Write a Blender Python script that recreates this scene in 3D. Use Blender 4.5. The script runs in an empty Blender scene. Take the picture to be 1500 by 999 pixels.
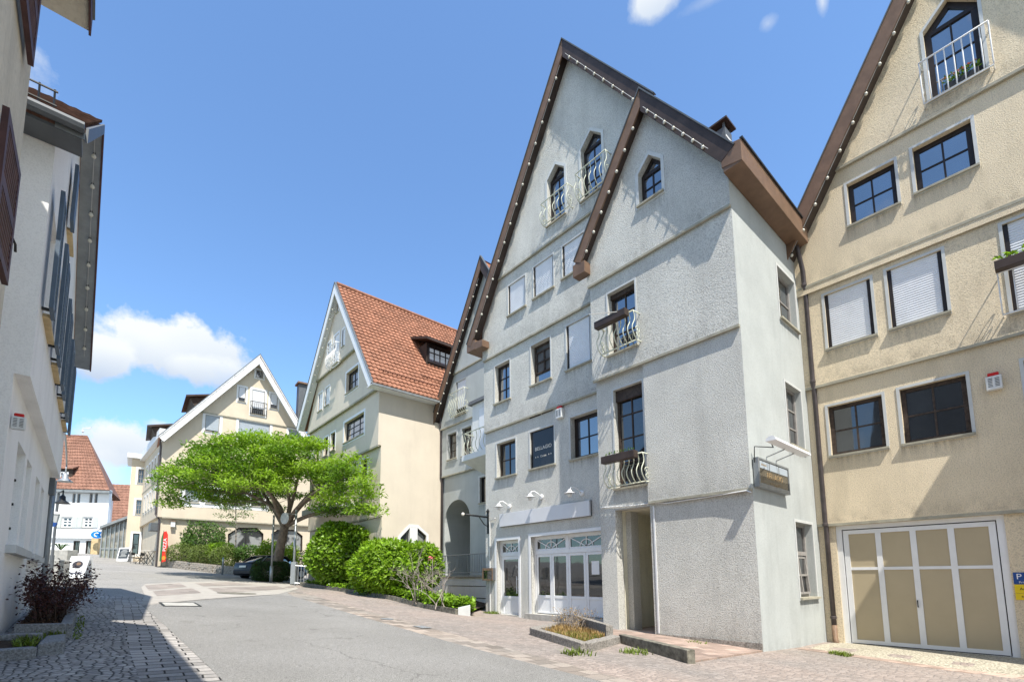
import bpy, bmesh, math, random
from mathutils import Vector, Matrix, noise as mnoise
random.seed(7)
sc = bpy.context.scene
col = sc.collection
PI = math.pi

# ------------------------------------------------------------------ camera
CAM = Vector((0.0, 0.0, 1.6))
F_, PX_, PY_, PITCH, ROLL, YAW = 702.76, 714.69, 765.67, 0.113121, -0.003042, 0.690625
_cy, _sy, _cp, _sp = math.cos(YAW), math.sin(YAW), math.cos(PITCH), math.sin(PITCH)
FW = Vector((_sy * _cp, _cy * _cp, _sp))
_rt = Vector((_cy, -_sy, 0)); _up = _rt.cross(FW)
RT = _rt * math.cos(ROLL) + _up * math.sin(ROLL)
UP = -_rt * math.sin(ROLL) + _up * math.cos(ROLL)
cd = bpy.data.cameras.new("camera")
cam = bpy.data.objects.new("camera", cd); col.objects.link(cam)
cam.matrix_world = Matrix(((RT.x, UP.x, -FW.x, CAM.x), (RT.y, UP.y, -FW.y, CAM.y), (RT.z, UP.z, -FW.z, CAM.z), (0, 0, 0, 1)))
cd.sensor_fit = 'HORIZONTAL'; cd.sensor_width = 36.0
cd.lens = F_ / 1500 * 36.0
cd.shift_x = (750 - PX_) / 1500.0
cd.shift_y = (PY_ - 499.5) / 1500.0
cd.clip_start = 0.05; cd.clip_end = 3000
sc.camera = cam

def ray(px, py):
    return RT * ((px - PX_) / F_) - UP * ((py - PY_) / F_) + FW
def at(d, px, py):
    return CAM + ray(px, py) * d

# ------------------------------------------------------------------ exposure, sun and sky
sc.view_settings.view_transform = 'Standard'
try: sc.view_settings.look = 'None'
except Exception: pass
sc.view_settings.gamma = 1.0
sc.view_settings.use_curve_mapping = False
sc.view_settings.exposure = 0.6
SUNDIR = Vector((0.335, 1.0, -1.75)).normalized()
sl = bpy.data.lights.new("sun", 'SUN'); sl.energy = 5.0; sl.angle = math.radians(0.5); sl.color = (1.0, 0.945, 0.85)
so = bpy.data.objects.new("sun", sl); col.objects.link(so)
so.rotation_euler = SUNDIR.to_track_quat('-Z', 'Y').to_euler(); so.location = (-4, -20, 30)
w = bpy.data.worlds.new("World"); sc.world = w; w.use_nodes = True
nt = w.node_tree; nt.nodes.clear()
N = nt.nodes.new; L = nt.links.new
def mth(op, a, b=None, c=None, clamp=False):
    n = N('ShaderNodeMath'); n.operation = op; n.use_clamp = clamp
    for i, v in enumerate((a, b, c)):
        if v is None: continue
        if isinstance(v, (int, float)): n.inputs[i].default_value = v
        else: L(v, n.inputs[i])
    return n.outputs[0]
out = N('ShaderNodeOutputWorld'); bg = N('ShaderNodeBackground'); L(bg.outputs[0], out.inputs[0])
sky = N('ShaderNodeTexSky'); sky.sky_type = 'NISHITA'; sky.sun_disc = False
sky.sun_elevation = math.asin(-SUNDIR.z); sky.sun_rotation = math.atan2(-SUNDIR.x, -SUNDIR.y)
sky.altitude = 300; sky.air_density = 1.0; sky.dust_density = 0.6; sky.ozone_density = 1.3
tc = N('ShaderNodeTexCoord')
nz = N('ShaderNodeTexNoise'); nz.inputs['Scale'].default_value = 8.0; nz.inputs['Detail'].default_value = 9; nz.inputs['Roughness'].default_value = 0.62
L(tc.outputs['Generated'], nz.inputs['Vector'])
nz2 = N('ShaderNodeTexNoise'); nz2.inputs['Scale'].default_value = 3.5; nz2.inputs['Detail'].default_value = 4
L(tc.outputs['Generated'], nz2.inputs['Vector'])
def dotn(v):
    n = N('ShaderNodeVectorMath'); n.operation = 'DOT_PRODUCT'; L(tc.outputs['Generated'], n.inputs[0]); n.inputs[1].default_value = v
    return n.outputs['Value']
def cloud(cx, cy, wpx, hpx, amp=1.0, soft=0.35, flat=0.0, op=1.0, dirn=None):
    c = Vector(dirn).normalized() if dirn else ray(cx, cy).normalized()
    e1 = Vector((0, 0, 1)).cross(c).normalized() * -1
    e2 = c.cross(e1).normalized()
    if e2.z < 0: e2 = -e2
    if dirn: sx, sy = wpx, hpx
    else: sx = abs((ray(cx + wpx, cy).normalized() - c).length); sy = abs((ray(cx, cy - hpx).normalized() - c).length)
    dx = mth('DIVIDE', dotn(e1), sx); dy = mth('DIVIDE', dotn(e2), sy)
    fr = mth('GREATER_THAN', dotn(c), 0.2)
    d2 = mth('SQRT', mth('ADD', mth('MULTIPLY', dx, dx), mth('MULTIPLY', dy, dy)))
    ns = mth('MULTIPLY', mth('SUBTRACT', nz.outputs['Fac'], 0.5), 2.2 * amp)
    v = mth('ADD', mth('SUBTRACT', 1.0, d2), ns)
    m = mth('MULTIPLY', mth('DIVIDE', v, soft, clamp=True), fr)
    m = mth('MULTIPLY', m, op)
    # a cloud is brighter towards its top and greyer at its base
    sh = mth('ADD', mth('MULTIPLY', dy, 0.55), mth('MULTIPLY', mth('SUBTRACT', nz2.outputs['Fac'], 0.5), 1.6))
    sh = mth('ADD', sh, 0.62, clamp=True)
    return m, sh
clouds = [cloud(248, 503, 106, 54, 1.0, 0.28), cloud(150, 515, 55, 38, 1.0, 0.3), cloud(300, 540, 60, 22, 1.2, .4, op=.8),
          cloud(190, 655, 70, 42, 1.1, 0.35), cloud(130, 690, 70, 45, 0.9, 0.6, op=0.75), cloud(235, 625, 30, 14, 1.3, .5, op=.8),
          cloud(958, 0, 48, 42, 0.9, 0.45), cloud(1125, 36, 14, 16, 1.6, 1.2, op=0.5), cloud(1205, 5, 10, 26, 1.5, 1.0, op=0.7),
          cloud(1040, 0, 60, 14, 1.6, 1.4, op=0.35), cloud(-700, 300, 330, 160, 1.1, 0.5), cloud(-500, -200, 500, 200, 1.2, .6, op=.8), cloud(2400, 200, 300, 150, 1.0, 0.4),
          cloud(0, 0, .75, .42, 1.1, .6, dirn=(-.85, -.7, .38)), cloud(0, 0, .6, .35, 1.1, .6, dirn=(-.55, -.9, .5)), cloud(0, 0, .6, .5, 1.1, .6, dirn=(-.35, -.75, 1.0)), cloud(0, 0, .6, .4, 1.1, .6, dirn=(.45, -1, .45))]  # unseen clouds behind the camera, added to whiten the fill light
sat = N('ShaderNodeHueSaturation'); sat.inputs['Hue'].default_value = 0.507; sat.inputs['Saturation'].default_value = 1.0; sat.inputs['Value'].default_value = 1.0
L(sky.outputs[0], sat.inputs['Color'])
tint = N('ShaderNodeMix'); tint.data_type = 'RGBA'; tint.blend_type = 'MULTIPLY'; tint.inputs[0].default_value = 1
L(sat.outputs[0], tint.inputs[6]); tint.inputs[7].default_value = (0.96, 1.24, 1.34, 1)
cur = tint.outputs[2]
for m, sh in clouds:
    cc = N('ShaderNodeMix'); cc.data_type = 'RGBA'; L(sh, cc.inputs[0])
    cc.inputs[6].default_value = (2.6, 3.1, 3.9, 1); cc.inputs[7].default_value = (4.3, 4.5, 4.6, 1)
    mx = N('ShaderNodeMix'); mx.data_type = 'RGBA'; L(m, mx.inputs[0]); L(cur, mx.inputs[6]); L(cc.outputs[2], mx.inputs[7])
    cur = mx.outputs[2]
L(cur, bg.inputs['Color']); bg.inputs['Strength'].default_value = 0.15

# ------------------------------------------------------------------ the slope everything stands on
def S(t):
    t = max(0.0, min(1.0, t)); return t * t * (3 - 2 * t)
def gz(x, y):
    xx = max(-6.0, min(17.0, x)); yy = max(-25.0, min(75.0, y))
    z = 0.35 + 0.05 * yy - 0.047 * xx
    if yy > 20: z += 0.12 * ((yy - 20) / 23.0) ** 2
    z -= 0.17 * S((xx - 7.6) / 2.5) * S((yy - 8.5) / 3) * (1 - S((yy - 14.5) / 3))
    if yy < 4.4: z += (0.06 + 0.2 * (1 - max(0, yy) / 4.2)) * S((xx - 12.6) / 2.2) * S((4.4 - yy) / .5)
    return z
def GP(px, py):
    d = ray(px, py); t0, t1 = 1.0, 1.0
    while t1 < 300:
        p = CAM + d * t1
        if p.z < gz(p.x, p.y): break
        t0 = t1; t1 *= 1.03
    for _ in range(30):
        t = (t0 + t1) / 2; p = CAM + d * t
        if p.z < gz(p.x, p.y): t1 = t
        else: t0 = t
    return CAM + d * t1
def atg(dist, px):
    """ground point below pixel column px at a depth"""
    p = at(dist, px, 845); return Vector((p.x, p.y, gz(p.x, p.y)))

# ------------------------------------------------------------------ materials
M = {}
def new_mat(name):
    m = bpy.data.materials.new(name); m.use_nodes = True
    t = m.node_tree; b = t.nodes['Principled BSDF']
    return m, t, b
def tcoord(t, scale=None, kind='Object'):
    c = t.nodes.new('ShaderNodeTexCoord')
    if scale is None: return c.outputs[kind]
    mp = t.nodes.new('ShaderNodeMapping'); mp.inputs['Scale'].default_value = scale
    t.links.new(c.outputs[kind], mp.inputs['Vector']); return mp.outputs[0]
def noise_node(t, vec, scale, detail=5, rough=.55):
    n = t.nodes.new('ShaderNodeTexNoise'); n.inputs['Scale'].default_value = scale; n.inputs['Detail'].default_value = detail
    n.inputs['Roughness'].default_value = rough; t.links.new(vec, n.inputs['Vector']); return n
def ramp(t, fac, stops):
    r = t.nodes.new('ShaderNodeValToRGB'); e = r.color_ramp.elements
    while len(e) < len(stops): e.new(.5)
    for i, (p, c) in enumerate(stops):
        e[i].position = p; e[i].color = (c[0], c[1], c[2], 1)
    t.links.new(fac, r.inputs[0]); return r.outputs[0]
def mixc(t, fac, a, b, mode='MIX'):
    n = t.nodes.new('ShaderNodeMix'); n.data_type = 'RGBA'; n.blend_type = mode
    for i, v in ((0, fac), (6, a), (7, b)):
        if isinstance(v, (int, float)): n.inputs[i].default_value = v
        elif isinstance(v, tuple): n.inputs[i].default_value = (v[0], v[1], v[2], 1)
        else: t.links.new(v, n.inputs[i])
    return n.outputs[2]
def bump(t, b, h, strength, dist):
    n = t.nodes.new('ShaderNodeBump'); n.inputs['Strength'].default_value = strength; n.inputs['Distance'].default_value = dist
    t.links.new(h, n.inputs['Height']); t.links.new(n.outputs[0], b.inputs['Normal']); return n
def pmat(name, c, rough=.8, var=.12, vs=2.0, bs=0, bd=.004, bstr=1.0, metal=0, streak=0, spec=.3):
    m, t, b = new_mat(name)
    v = tcoord(t)
    n = noise_node(t, v, vs, 6, .6)
    lo = tuple(x * (1 - var) for x in c); hi = tuple(min(1, x * (1 + var)) for x in c)
    cc = ramp(t, n.outputs['Fac'], [(.3, lo), (.7, hi)])
    if streak:
        sv = tcoord(t, (2.2, 2.2, .16)); sn = noise_node(t, sv, 2.2, 5, .65)
        sf = ramp(t, sn.outputs['Fac'], [(.52, (0, 0, 0)), (.78, (1, 1, 1))])
        mm = t.nodes.new('ShaderNodeMath'); mm.operation = 'MULTIPLY'; mm.inputs[1].default_value = streak; t.links.new(sf, mm.inputs[0])
        cc = mixc(t, mm.outputs[0], cc, tuple(x * .55 for x in c))
    t.links.new(cc, b.inputs['Base Color'])
    b.inputs['Roughness'].default_value = rough; b.inputs['Metallic'].default_value = metal
    b.inputs['Specular IOR Level'].default_value = spec
    if bs:
        bn = noise_node(t, v, bs, 3, .6); bump(t, b, bn.outputs['Fac'], bstr, bd)
    M[name] = m; return m
def plaster(name, c, grain=26, depth=.02, var=.07, streak=.25, contrast=.93):
    """rough-cast render: blobby grain in bump and colour"""
    m, t, b = new_mat(name); v = tcoord(t)
    n = noise_node(t, v, .9, 6, .6)
    cc = ramp(t, n.outputs['Fac'], [(.3, tuple(x * (1 - var) for x in c)), (.7, tuple(min(1, x * (1 + var)) for x in c))])
    g = noise_node(t, v, grain, 3, .65)
    k_ = contrast; gf = ramp(t, g.outputs['Fac'], [(.34, (k_, k_, k_)), (.54, (1.04, 1.04, 1.04))])
    cc = mixc(t, 1.0, cc, gf, 'MULTIPLY')
    sv = tcoord(t, (1.1, 1.1, .16)); sn = noise_node(t, sv, 2.0, 6, .66)
    sf = ramp(t, sn.outputs['Fac'], [(.50, (0, 0, 0)), (.78, (1, 1, 1))])
    mm = t.nodes.new('ShaderNodeMath'); mm.operation = 'MULTIPLY'; mm.inputs[1].default_value = streak; t.links.new(sf, mm.inputs[0])
    cc = mixc(t, mm.outputs[0], cc, tuple(x * .5 for x in c))
    t.links.new(cc, b.inputs['Base Color']); b.inputs['Roughness'].default_value = .95; b.inputs['Specular IOR Level'].default_value = .1
    bump(t, b, g.outputs['Fac'], 1.0, depth)
    M[name] = m
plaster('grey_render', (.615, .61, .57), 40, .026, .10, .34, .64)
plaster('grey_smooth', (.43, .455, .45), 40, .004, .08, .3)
plaster('beige_render', (.76, .65, .475), 50, .02, .08, .34, .70)
plaster('cream_render', (.64, .575, .48), 60, .004, .05, .15)
plaster('lemon_render', (.60, .525, .415), 60, .004, .05, .15)
plaster('white_render', (.84, .83, .81), 60, .002, .05, .25)
plaster('old_cream_render', (.60, .555, .46), 18, .008, .10, .6)
plaster('far_white_render', (.80, .82, .84), 40, .003, .04, .1)
plaster('passage_render', (.80, .77, .62), 26, .02, .1, .35)
plaster('vault_render', (.47, .47, .47), 26, .01, .1, .35)
pmat('trim_white', (.70, .71, .71), .7, .06, 4, 60, .001, streak=.2)
pmat('trim_grey', (.54, .555, .55), .8, .06, 4, 60, .002, streak=.2)
pmat('ledge', (.36, .34, .27), .9, .2, 5, 40, .004)
pmat('paint_white', (.76, .77, .78), .45, .04, 3, streak=.1)
pmat('paint_cream', (.60, .62, .50), .5, .08, 6)
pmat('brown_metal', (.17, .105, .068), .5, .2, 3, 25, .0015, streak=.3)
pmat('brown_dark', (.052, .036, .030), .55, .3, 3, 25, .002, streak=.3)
pmat('copper_pipe', (.10, .085, .085), .4, .25, 4, metal=.4)
pmat('frame_dark', (.022, .016, .014), .45, .3, 8)
pmat('frame_worn', (.055, .040, .032), .7, .5, 14, 60, .002)
pmat('frame_wood', (.20, .13, .085), .6, .3, 9)
pmat('frame_grey', (.30, .285, .27), .6, .15, 9)
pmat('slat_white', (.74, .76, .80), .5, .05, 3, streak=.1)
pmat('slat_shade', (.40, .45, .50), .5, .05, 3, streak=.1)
pmat('shutter_blue', (.085, .12, .165), .5, .15, 5)
pmat('shutter_red', (.085, .042, .040), .6, .3, 6, 50, .002)
pmat('shutter_pale', (.50, .54, .53), .6, .08, 6)
pmat('bulb', (.60, .58, .50), .25, .03, 5, spec=.5)
pmat('cable_grey', (.42, .42, .42), .6, .1, 8)
pmat('iron_black', (.02, .022, .024), .45, .3, 10)
pmat('steel_grey', (.34, .36, .37), .4, .12, 6, metal=.5)
pmat('zinc', (.28, .30, .31), .45, .15, 4, metal=.4)
pmat('lead_grey', (.105, .115, .125), .5, .15, 4)
pmat('sign_board', (.64, .645, .67), .35, .03, 2)
pmat('sign_black', (.016, .015, .017), .25, .2, 3, spec=.5)
pmat('sign_grey', (.36, .37, .37), .6, .1, 5)
pmat('sign_text', (.75, .70, .62), .5, .02, 3)
pmat('sign_brown', (.11, .095, .07), .25, .25, 3, spec=.5)
pmat('sign_gold', (.40, .28, .15), .4, .1, 3)
pmat('sign_blue', (.02, .07, .26), .4, .05, 3)
pmat('sign_yellow', (.75, .55, .02), .5, .05, 3)
pmat('sign_cyan', (.01, .20, .62), .4, .05, 3)
pmat('red_plastic', (.55, .02, .018), .35, .08, 5)
pmat('alarm_white', (.66, .67, .66), .45, .06, 8)
pmat('panel_beige', (.44, .37, .25), .55, .05, 1.2)
pmat('granite', (.27, .25, .225), .9, .6, 30, 50, .02)
pmat('granite_dark', (.22, .23, .24), .9, .5, 45, 50, .01)
pmat('concrete_strip', (.36, .335, .30), .9, .12, 3, 40, .004)
pmat('concrete', (.40, .39, .36), .92, .22, 5, 40, .006, streak=.3)
pmat('concrete_mossy', (.17, .16, .13), .95, .55, 9, 40, .01)
pmat('soil', (.055, .038, .028), 1, .6, 25, 40, .03)
pmat('bark', (.21, .165, .13), .95, .4, 6, 22, .03)
pmat('bark_pale', (.30, .26, .22), .95, .4, 8, 30, .01)
pmat('twig_dark', (.085, .06, .05), .9, .3, 8)
pmat('twig_grey', (.30, .26, .23), .9, .3, 8)
pmat('car_paint', (.010, .011, .018), .3, .1, 2, spec=.4)
pmat('car_trim', (.014, .014, .015), .6, .1, 8)
pmat('rubber', (.016, .016, .017), .85, .2, 15)
pmat('alloy', (.42, .43, .44), .35, .1, 6, metal=.8)
pmat('lamp_red', (.40, .012, .012), .2, .1, 6)
pmat('plate_white', (.75, .75, .70), .5, .03, 4)
pmat('dry_stone', (.36, .32, .27), .95, .35, 9, 30, .02)
pmat('sandstone', (.55, .42, .24), .9, .25, 6, 40, .006)
pmat('wood_table', (.60, .56, .50), .6, .1, 5)
pmat('timber_dark', (.05, .038, .03), .7, .3, 8)
pmat('dark_room', (.10, .10, .10), .8, .4, 2)
pmat('paper', (.80, .80, .80), .7, .02, 3)
pmat('flag_red', (.72, .035, .02), .6, .05, 3)
pmat('flag_orange', (.85, .25, .03), .6, .05, 3)
pmat('flag_green', (.03, .14, .05), .6, .05, 3)
pmat('chalkboard', (.035, .045, .055), .6, .5, 9)
pmat('photo_dark', (.05, .045, .05), .4, .7, 14)
pmat('text_ink', (.10, .10, .14), .6, .1, 5)

def glass(name, c, rough=.03, ior=1.6, curtain=None, cscale=18):
    m, t, b = new_mat(name); v = tcoord(t)
    if curtain:
        wv = t.nodes.new('ShaderNodeTexWave'); wv.wave_type = 'BANDS'; wv.bands_direction = 'DIAGONAL'
        mp = tcoord(t, (1, 1, 0)); t.links.new(mp, wv.inputs['Vector']); wv.inputs['Scale'].default_value = cscale * .5; wv.inputs['Distortion'].default_value = 5; wv.inputs['Detail'].default_value = 3
        n = noise_node(t, v, 1.3, 2)
        f = ramp(t, n.outputs['Fac'], [(.44, (0, 0, 0)), (.54, (1, 1, 1))])
        cc = mixc(t, wv.outputs['Fac'], tuple(x * .82 for x in curtain), curtain)
        cc = mixc(t, f, c, cc); t.links.new(cc, b.inputs['Base Color'])
    else:
        n = noise_node(t, v, 1.1, 3)
        cc = ramp(t, n.outputs['Fac'], [(.35, tuple(x * .5 for x in c)), (.7, tuple(x * 1.4 for x in c))]); t.links.new(cc, b.inputs['Base Color'])
    b.inputs['Roughness'].default_value = rough; b.inputs['IOR'].default_value = ior
    b.inputs['Specular IOR Level'].default_value = .5; b.inputs['Coat Weight'].default_value = 1; b.inputs['Coat IOR'].default_value = ior; b.inputs['Coat Roughness'].default_value = .0
    bn = noise_node(t, v, 1.6, 1); bump(t, b, bn.outputs['Fac'], .25, .01)
    M[name] = m
glass('glass', (.02, .024, .028))
glass('glass_sky', (.035, .055, .085), ior=2.3)  # blue base tone stands in for reflected sky
glass('glass_shop', (.03, .03, .03), ior=1.55)
glass('glass_curtain', (.03, .033, .035), curtain=(.30, .31, .31))
glass('glass_beige', (.13, .12, .10), curtain=(.30, .27, .22))
glass('glass_car', (.015, .02, .022), ior=1.7)

def leaf_mat(name, c, var=.45, trans=.35, rough=.55):
    m = bpy.data.materials.new(name); m.use_nodes = True; t = m.node_tree
    for n in list(t.nodes): t.nodes.remove(n)
    o = t.nodes.new('ShaderNodeOutputMaterial'); g = t.nodes.new('ShaderNodeNewGeometry')
    lo = (c[0] * (1 - var * .8), c[1] * (1 - var), c[2] * (1 - var)); hi = (c[0] * (1 + var * 1.3), c[1] * (1 + var), c[2] * (1 + var * .5))
    cc = ramp(t, g.outputs['Random Per Island'], [(0, lo), (1, hi)])
    p = t.nodes.new('ShaderNodeBsdfPrincipled'); p.inputs['Roughness'].default_value = rough; p.inputs['Specular IOR Level'].default_value = .35
    t.links.new(cc, p.inputs['Base Color'])
    tr = t.nodes.new('ShaderNodeBsdfTranslucent'); br = mixc(t, 1.0, cc, (1.25, 1.35, .55), 'MULTIPLY'); t.links.new(br, tr.inputs['Color'])
    mx = t.nodes.new('ShaderNodeMixShader'); mx.inputs[0].default_value = trans
    t.links.new(p.outputs[0], mx.inputs[1]); t.links.new(tr.outputs[0], mx.inputs[2]); t.links.new(mx.outputs[0], o.inputs[0])
    M[name] = m
leaf_mat('leaf_lime', (.21, .36, .042), .45, .45)
leaf_mat('leaf_lime_deep', (.115, .235, .025), .5, .35)
leaf_mat('leaf_laurel', (.15, .29, .025), .5, .3, .35)
leaf_mat('leaf_bright', (.18, .33, .025), .45, .35, .4)
leaf_mat('leaf_dark', (.030, .075, .018), .5, .25)
leaf_mat('leaf_box', (.12, .18, .05), .5, .25)
leaf_mat('leaf_mid', (.075, .16, .035), .45, .3)
leaf_mat('leaf_red', (.050, .020, .022), .6, .25)
leaf_mat('leaf_yellow', (.24, .36, .03), .3, .4)
leaf_mat('leaf_dry', (.30, .22, .10), .5, .25)
leaf_mat('grass_green', (.13, .20, .035), .5, .3)
leaf_mat('flower_pink', (.45, .12, .16), .5, .2)
leaf_mat('bark_chip', (.085, .055, .04), .6, .05, .9)

def sett_mat(name, c, scale, bw=.5, bh=.25, mortar=.03, var=.35, depth=.03, dist=.35, tint=None, rot=0.0, joint=(.05, .05, .048)):
    m, t, b = new_mat(name)
    c0 = t.nodes.new('ShaderNodeTexCoord'); mp = t.nodes.new('ShaderNodeMapping'); mp.inputs['Rotation'].default_value = (0, 0, rot)
    t.links.new(c0.outputs['Object'], mp.inputs['Vector']); v0 = mp.outputs[0]
    dn = noise_node(t, v0, 1.1, 3); 
    vm = t.nodes.new('ShaderNodeVectorMath'); vm.operation = 'MULTIPLY_ADD'; t.links.new(dn.outputs['Color'], vm.inputs[0])
    vm.inputs[1].default_value = (dist, dist, 0); t.links.new(v0, vm.inputs[2])
    br = t.nodes.new('ShaderNodeTexBrick'); t.links.new(vm.outputs[0], br.inputs['Vector'])
    br.inputs['Scale'].default_value = scale; br.inputs['Brick Width'].default_value = bw; br.inputs['Row Height'].default_value = bh
    br.inputs['Mortar Size'].default_value = mortar; br.inputs['Mortar Smooth'].default_value = .6; br.inputs['Bias'].default_value = 0
    lo = tuple(x * (1 - var) for x in c); hi = tuple(x * (1 + var) for x in c)
    br.inputs['Color1'].default_value = (*lo, 1); br.inputs['Color2'].default_value = (*hi, 1); br.inputs['Mortar'].default_value = (*joint, 1)
    fn = noise_node(t, v0, 45, 4, .7); ff = ramp(t, fn.outputs['Fac'], [(.3, (.72, .72, .72)), (.7, (1.15, 1.15, 1.15))])
    cc = mixc(t, .8, br.outputs['Color'], ff, 'MULTIPLY')
    ln = noise_node(t, v0, .35, 4); lf = ramp(t, ln.outputs['Fac'], [(.35, (.8, .8, .8)), (.65, tint or (1.1, 1.08, 1.05))]); cc = mixc(t, .9, cc, lf, 'MULTIPLY')
    t.links.new(cc, b.inputs['Base Color']); b.inputs['Roughness'].default_value = .85; b.inputs['Specular IOR Level'].default_value = .25
    a = t.nodes.new('ShaderNodeMath'); a.operation = 'MULTIPLY_ADD'; t.links.new(br.outputs['Fac'], a.inputs[0]); a.inputs[1].default_value = -1.0
    k = t.nodes.new('ShaderNodeMath'); k.operation = 'MULTIPLY'; t.links.new(fn.outputs['Fac'], k.inputs[0]); k.inputs[1].default_value = .45; t.links.new(k.outputs[0], a.inputs[2])
    bump(t, b, a.outputs[0], 1.0, depth)
    M[name] = m
sett_mat('kerb_setts', (.30, .28, .255), 3.6, 1.3, .95, .03, .35, .02, .12, tint=(1.12, 1.0, .92), rot=.05, joint=(.2, .19, .18))
sett_mat('kerb_setts_dark', (.42, .40, .38), 4.2, 1.2, .7, .045, .3, .04, .15, rot=.03, joint=(.05, .05, .05))
sett_mat('slab_brown', (.30, .265, .24), 2.0, 1.3, 1.0, .015, .22, .008, .05, joint=(.38, .36, .33))
sett_mat('slab_red', (.40, .30, .25), 3.0, 1.0, .6, .02, .3, .008, .1, joint=(.3, .27, .24), rot=.3)
def cobble_mat(name, c, scale, joint, var=.3, depth=.03, rand=.6, tint=(1.1, 1.05, 1.0), jw=.035):
    m, t, b = new_mat(name); v0 = tcoord(t)
    dn = noise_node(t, v0, .8, 3)
    vm = t.nodes.new('ShaderNodeVectorMath'); vm.operation = 'MULTIPLY_ADD'; t.links.new(dn.outputs['Color'], vm.inputs[0]); vm.inputs[1].default_value = (.5, .5, 0); t.links.new(v0, vm.inputs[2])
    ve = t.nodes.new('ShaderNodeTexVoronoi'); ve.voronoi_dimensions = '2D'; ve.feature = 'DISTANCE_TO_EDGE'; vc = t.nodes.new('ShaderNodeTexVoronoi'); vc.voronoi_dimensions = '2D'
    for q in (ve, vc): q.inputs['Scale'].default_value = scale; q.inputs['Randomness'].default_value = rand; t.links.new(vm.outputs[0], q.inputs['Vector'])
    sp = t.nodes.new('ShaderNodeSeparateColor'); t.links.new(vc.outputs['Color'], sp.inputs[0])
    lo = tuple(x * (1 - var) for x in c); hi = tuple(x * (1 + var) for x in c)
    cc = ramp(t, sp.outputs[0], [(0, lo), (1, hi)])
    fn = noise_node(t, v0, 50, 4, .7); ff = ramp(t, fn.outputs['Fac'], [(.3, (.75, .75, .75)), (.7, (1.15, 1.15, 1.15))]); cc = mixc(t, .9, cc, ff, 'MULTIPLY')
    ln = noise_node(t, v0, .4, 4); lf = ramp(t, ln.outputs['Fac'], [(.35, (.82, .82, .82)), (.65, tint)]); cc = mixc(t, .9, cc, lf, 'MULTIPLY')
    jn = noise_node(t, v0, 2.2, 3); jr = t.nodes.new('ShaderNodeMapRange'); t.links.new(jn.outputs['Fac'], jr.inputs[0]); jr.inputs[1].default_value = .3; jr.inputs[2].default_value = .7; jr.inputs[3].default_value = jw; jr.inputs[4].default_value = jw * 3
    dv = t.nodes.new('ShaderNodeMath'); dv.operation = 'DIVIDE'; dv.use_clamp = True; t.links.new(ve.outputs['Distance'], dv.inputs[0]); t.links.new(jr.outputs[0], dv.inputs[1])
    sm = t.nodes.new('ShaderNodeMath'); sm.operation = 'POWER'; t.links.new(dv.outputs[0], sm.inputs[0]); sm.inputs[1].default_value = 1.5
    cc = mixc(t, sm.outputs[0], joint, cc)
    t.links.new(cc, b.inputs['Base Color']); b.inputs['Roughness'].default_value = .85; b.inputs['Specular IOR Level'].default_value = .25
    pk = t.nodes.new('ShaderNodeMath'); pk.operation = 'MINIMUM'; t.links.new(ve.outputs['Distance'], pk.inputs[0]); pk.inputs[1].default_value = .22
    a = t.nodes.new('ShaderNodeMath'); a.operation = 'MULTIPLY_ADD'; t.links.new(fn.outputs['Fac'], a.inputs[0]); a.inputs[1].default_value = .08; t.links.new(pk.outputs[0], a.inputs[2])
    bump(t, b, a.outputs[0], 1.0, depth * 3); M[name] = m
cobble_mat('sett_grey', (.40, .39, .375), 11.5, (.05, .05, .05), .25, .025, .6, jw=.06)
cobble_mat('sett_pale', (.325, .29, .265), 9.0, (.20, .18, .165), .16, .015, .55, tint=(1.1, 1.0, .95))
def asphalt(name, c, sc_=120):
    m, t, b = new_mat(name); v = tcoord(t)
    n1 = noise_node(t, v, sc_, 3, .75); n2 = noise_node(t, v, .5, 5); n3 = noise_node(t, v, 30, 4, .7)
    c1 = ramp(t, n1.outputs['Fac'], [(.36, tuple(x * .5 for x in c)), (.5, c), (.64, tuple(min(1, x * 1.55) for x in c))])
    f2 = ramp(t, n2.outputs['Fac'], [(.3, (.88, .88, .87)), (.7, (1.08, 1.08, 1.08))]); cc = mixc(t, 1, c1, f2, 'MULTIPLY')
    f3 = ramp(t, n3.outputs['Fac'], [(.3, (.86, .86, .86)), (.7, (1.1, 1.1, 1.1))]); cc = mixc(t, 1, cc, f3, 'MULTIPLY')
    # hairline cracks and old oil spots
    dn = noise_node(t, v, 1.5, 4); vm = t.nodes.new('ShaderNodeVectorMath'); vm.operation = 'MULTIPLY_ADD'; t.links.new(dn.outputs['Color'], vm.inputs[0]); vm.inputs[1].default_value = (.8, .8, 0); t.links.new(v, vm.inputs[2])
    ve = t.nodes.new('ShaderNodeTexVoronoi'); ve.voronoi_dimensions = '2D'; ve.feature = 'DISTANCE_TO_EDGE'; ve.inputs['Scale'].default_value = .33; t.links.new(vm.outputs[0], ve.inputs['Vector'])
    ck = ramp(t, ve.outputs['Distance'], [(.0, (.62, .62, .62)), (.006, (1, 1, 1))]); mk = noise_node(t, v, .45, 2); mf = ramp(t, mk.outputs['Fac'], [(.48, (0, 0, 0)), (.56, (1, 1, 1))])
    cc = mixc(t, mf, cc, mixc(t, 1, cc, ck, 'MULTIPLY'))
    on_ = noise_node(t, v, 1.7, 2); of = ramp(t, on_.outputs['Fac'], [(.66, (1, 1, 1)), (.74, (.78, .77, .76))]); cc = mixc(t, 1, cc, of, 'MULTIPLY')
    t.links.new(cc, b.inputs['Base Color']); b.inputs['Roughness'].default_value = .9; b.inputs['Specular IOR Level'].default_value = .2
    bump(t, b, n1.outputs['Fac'], .8, .012); M[name] = m
asphalt('asphalt', (.245, .24, .23), 85)
asphalt('asphalt_far', (.285, .275, .26), 70)
asphalt('apron', (.38, .35, .28), 25)
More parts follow.
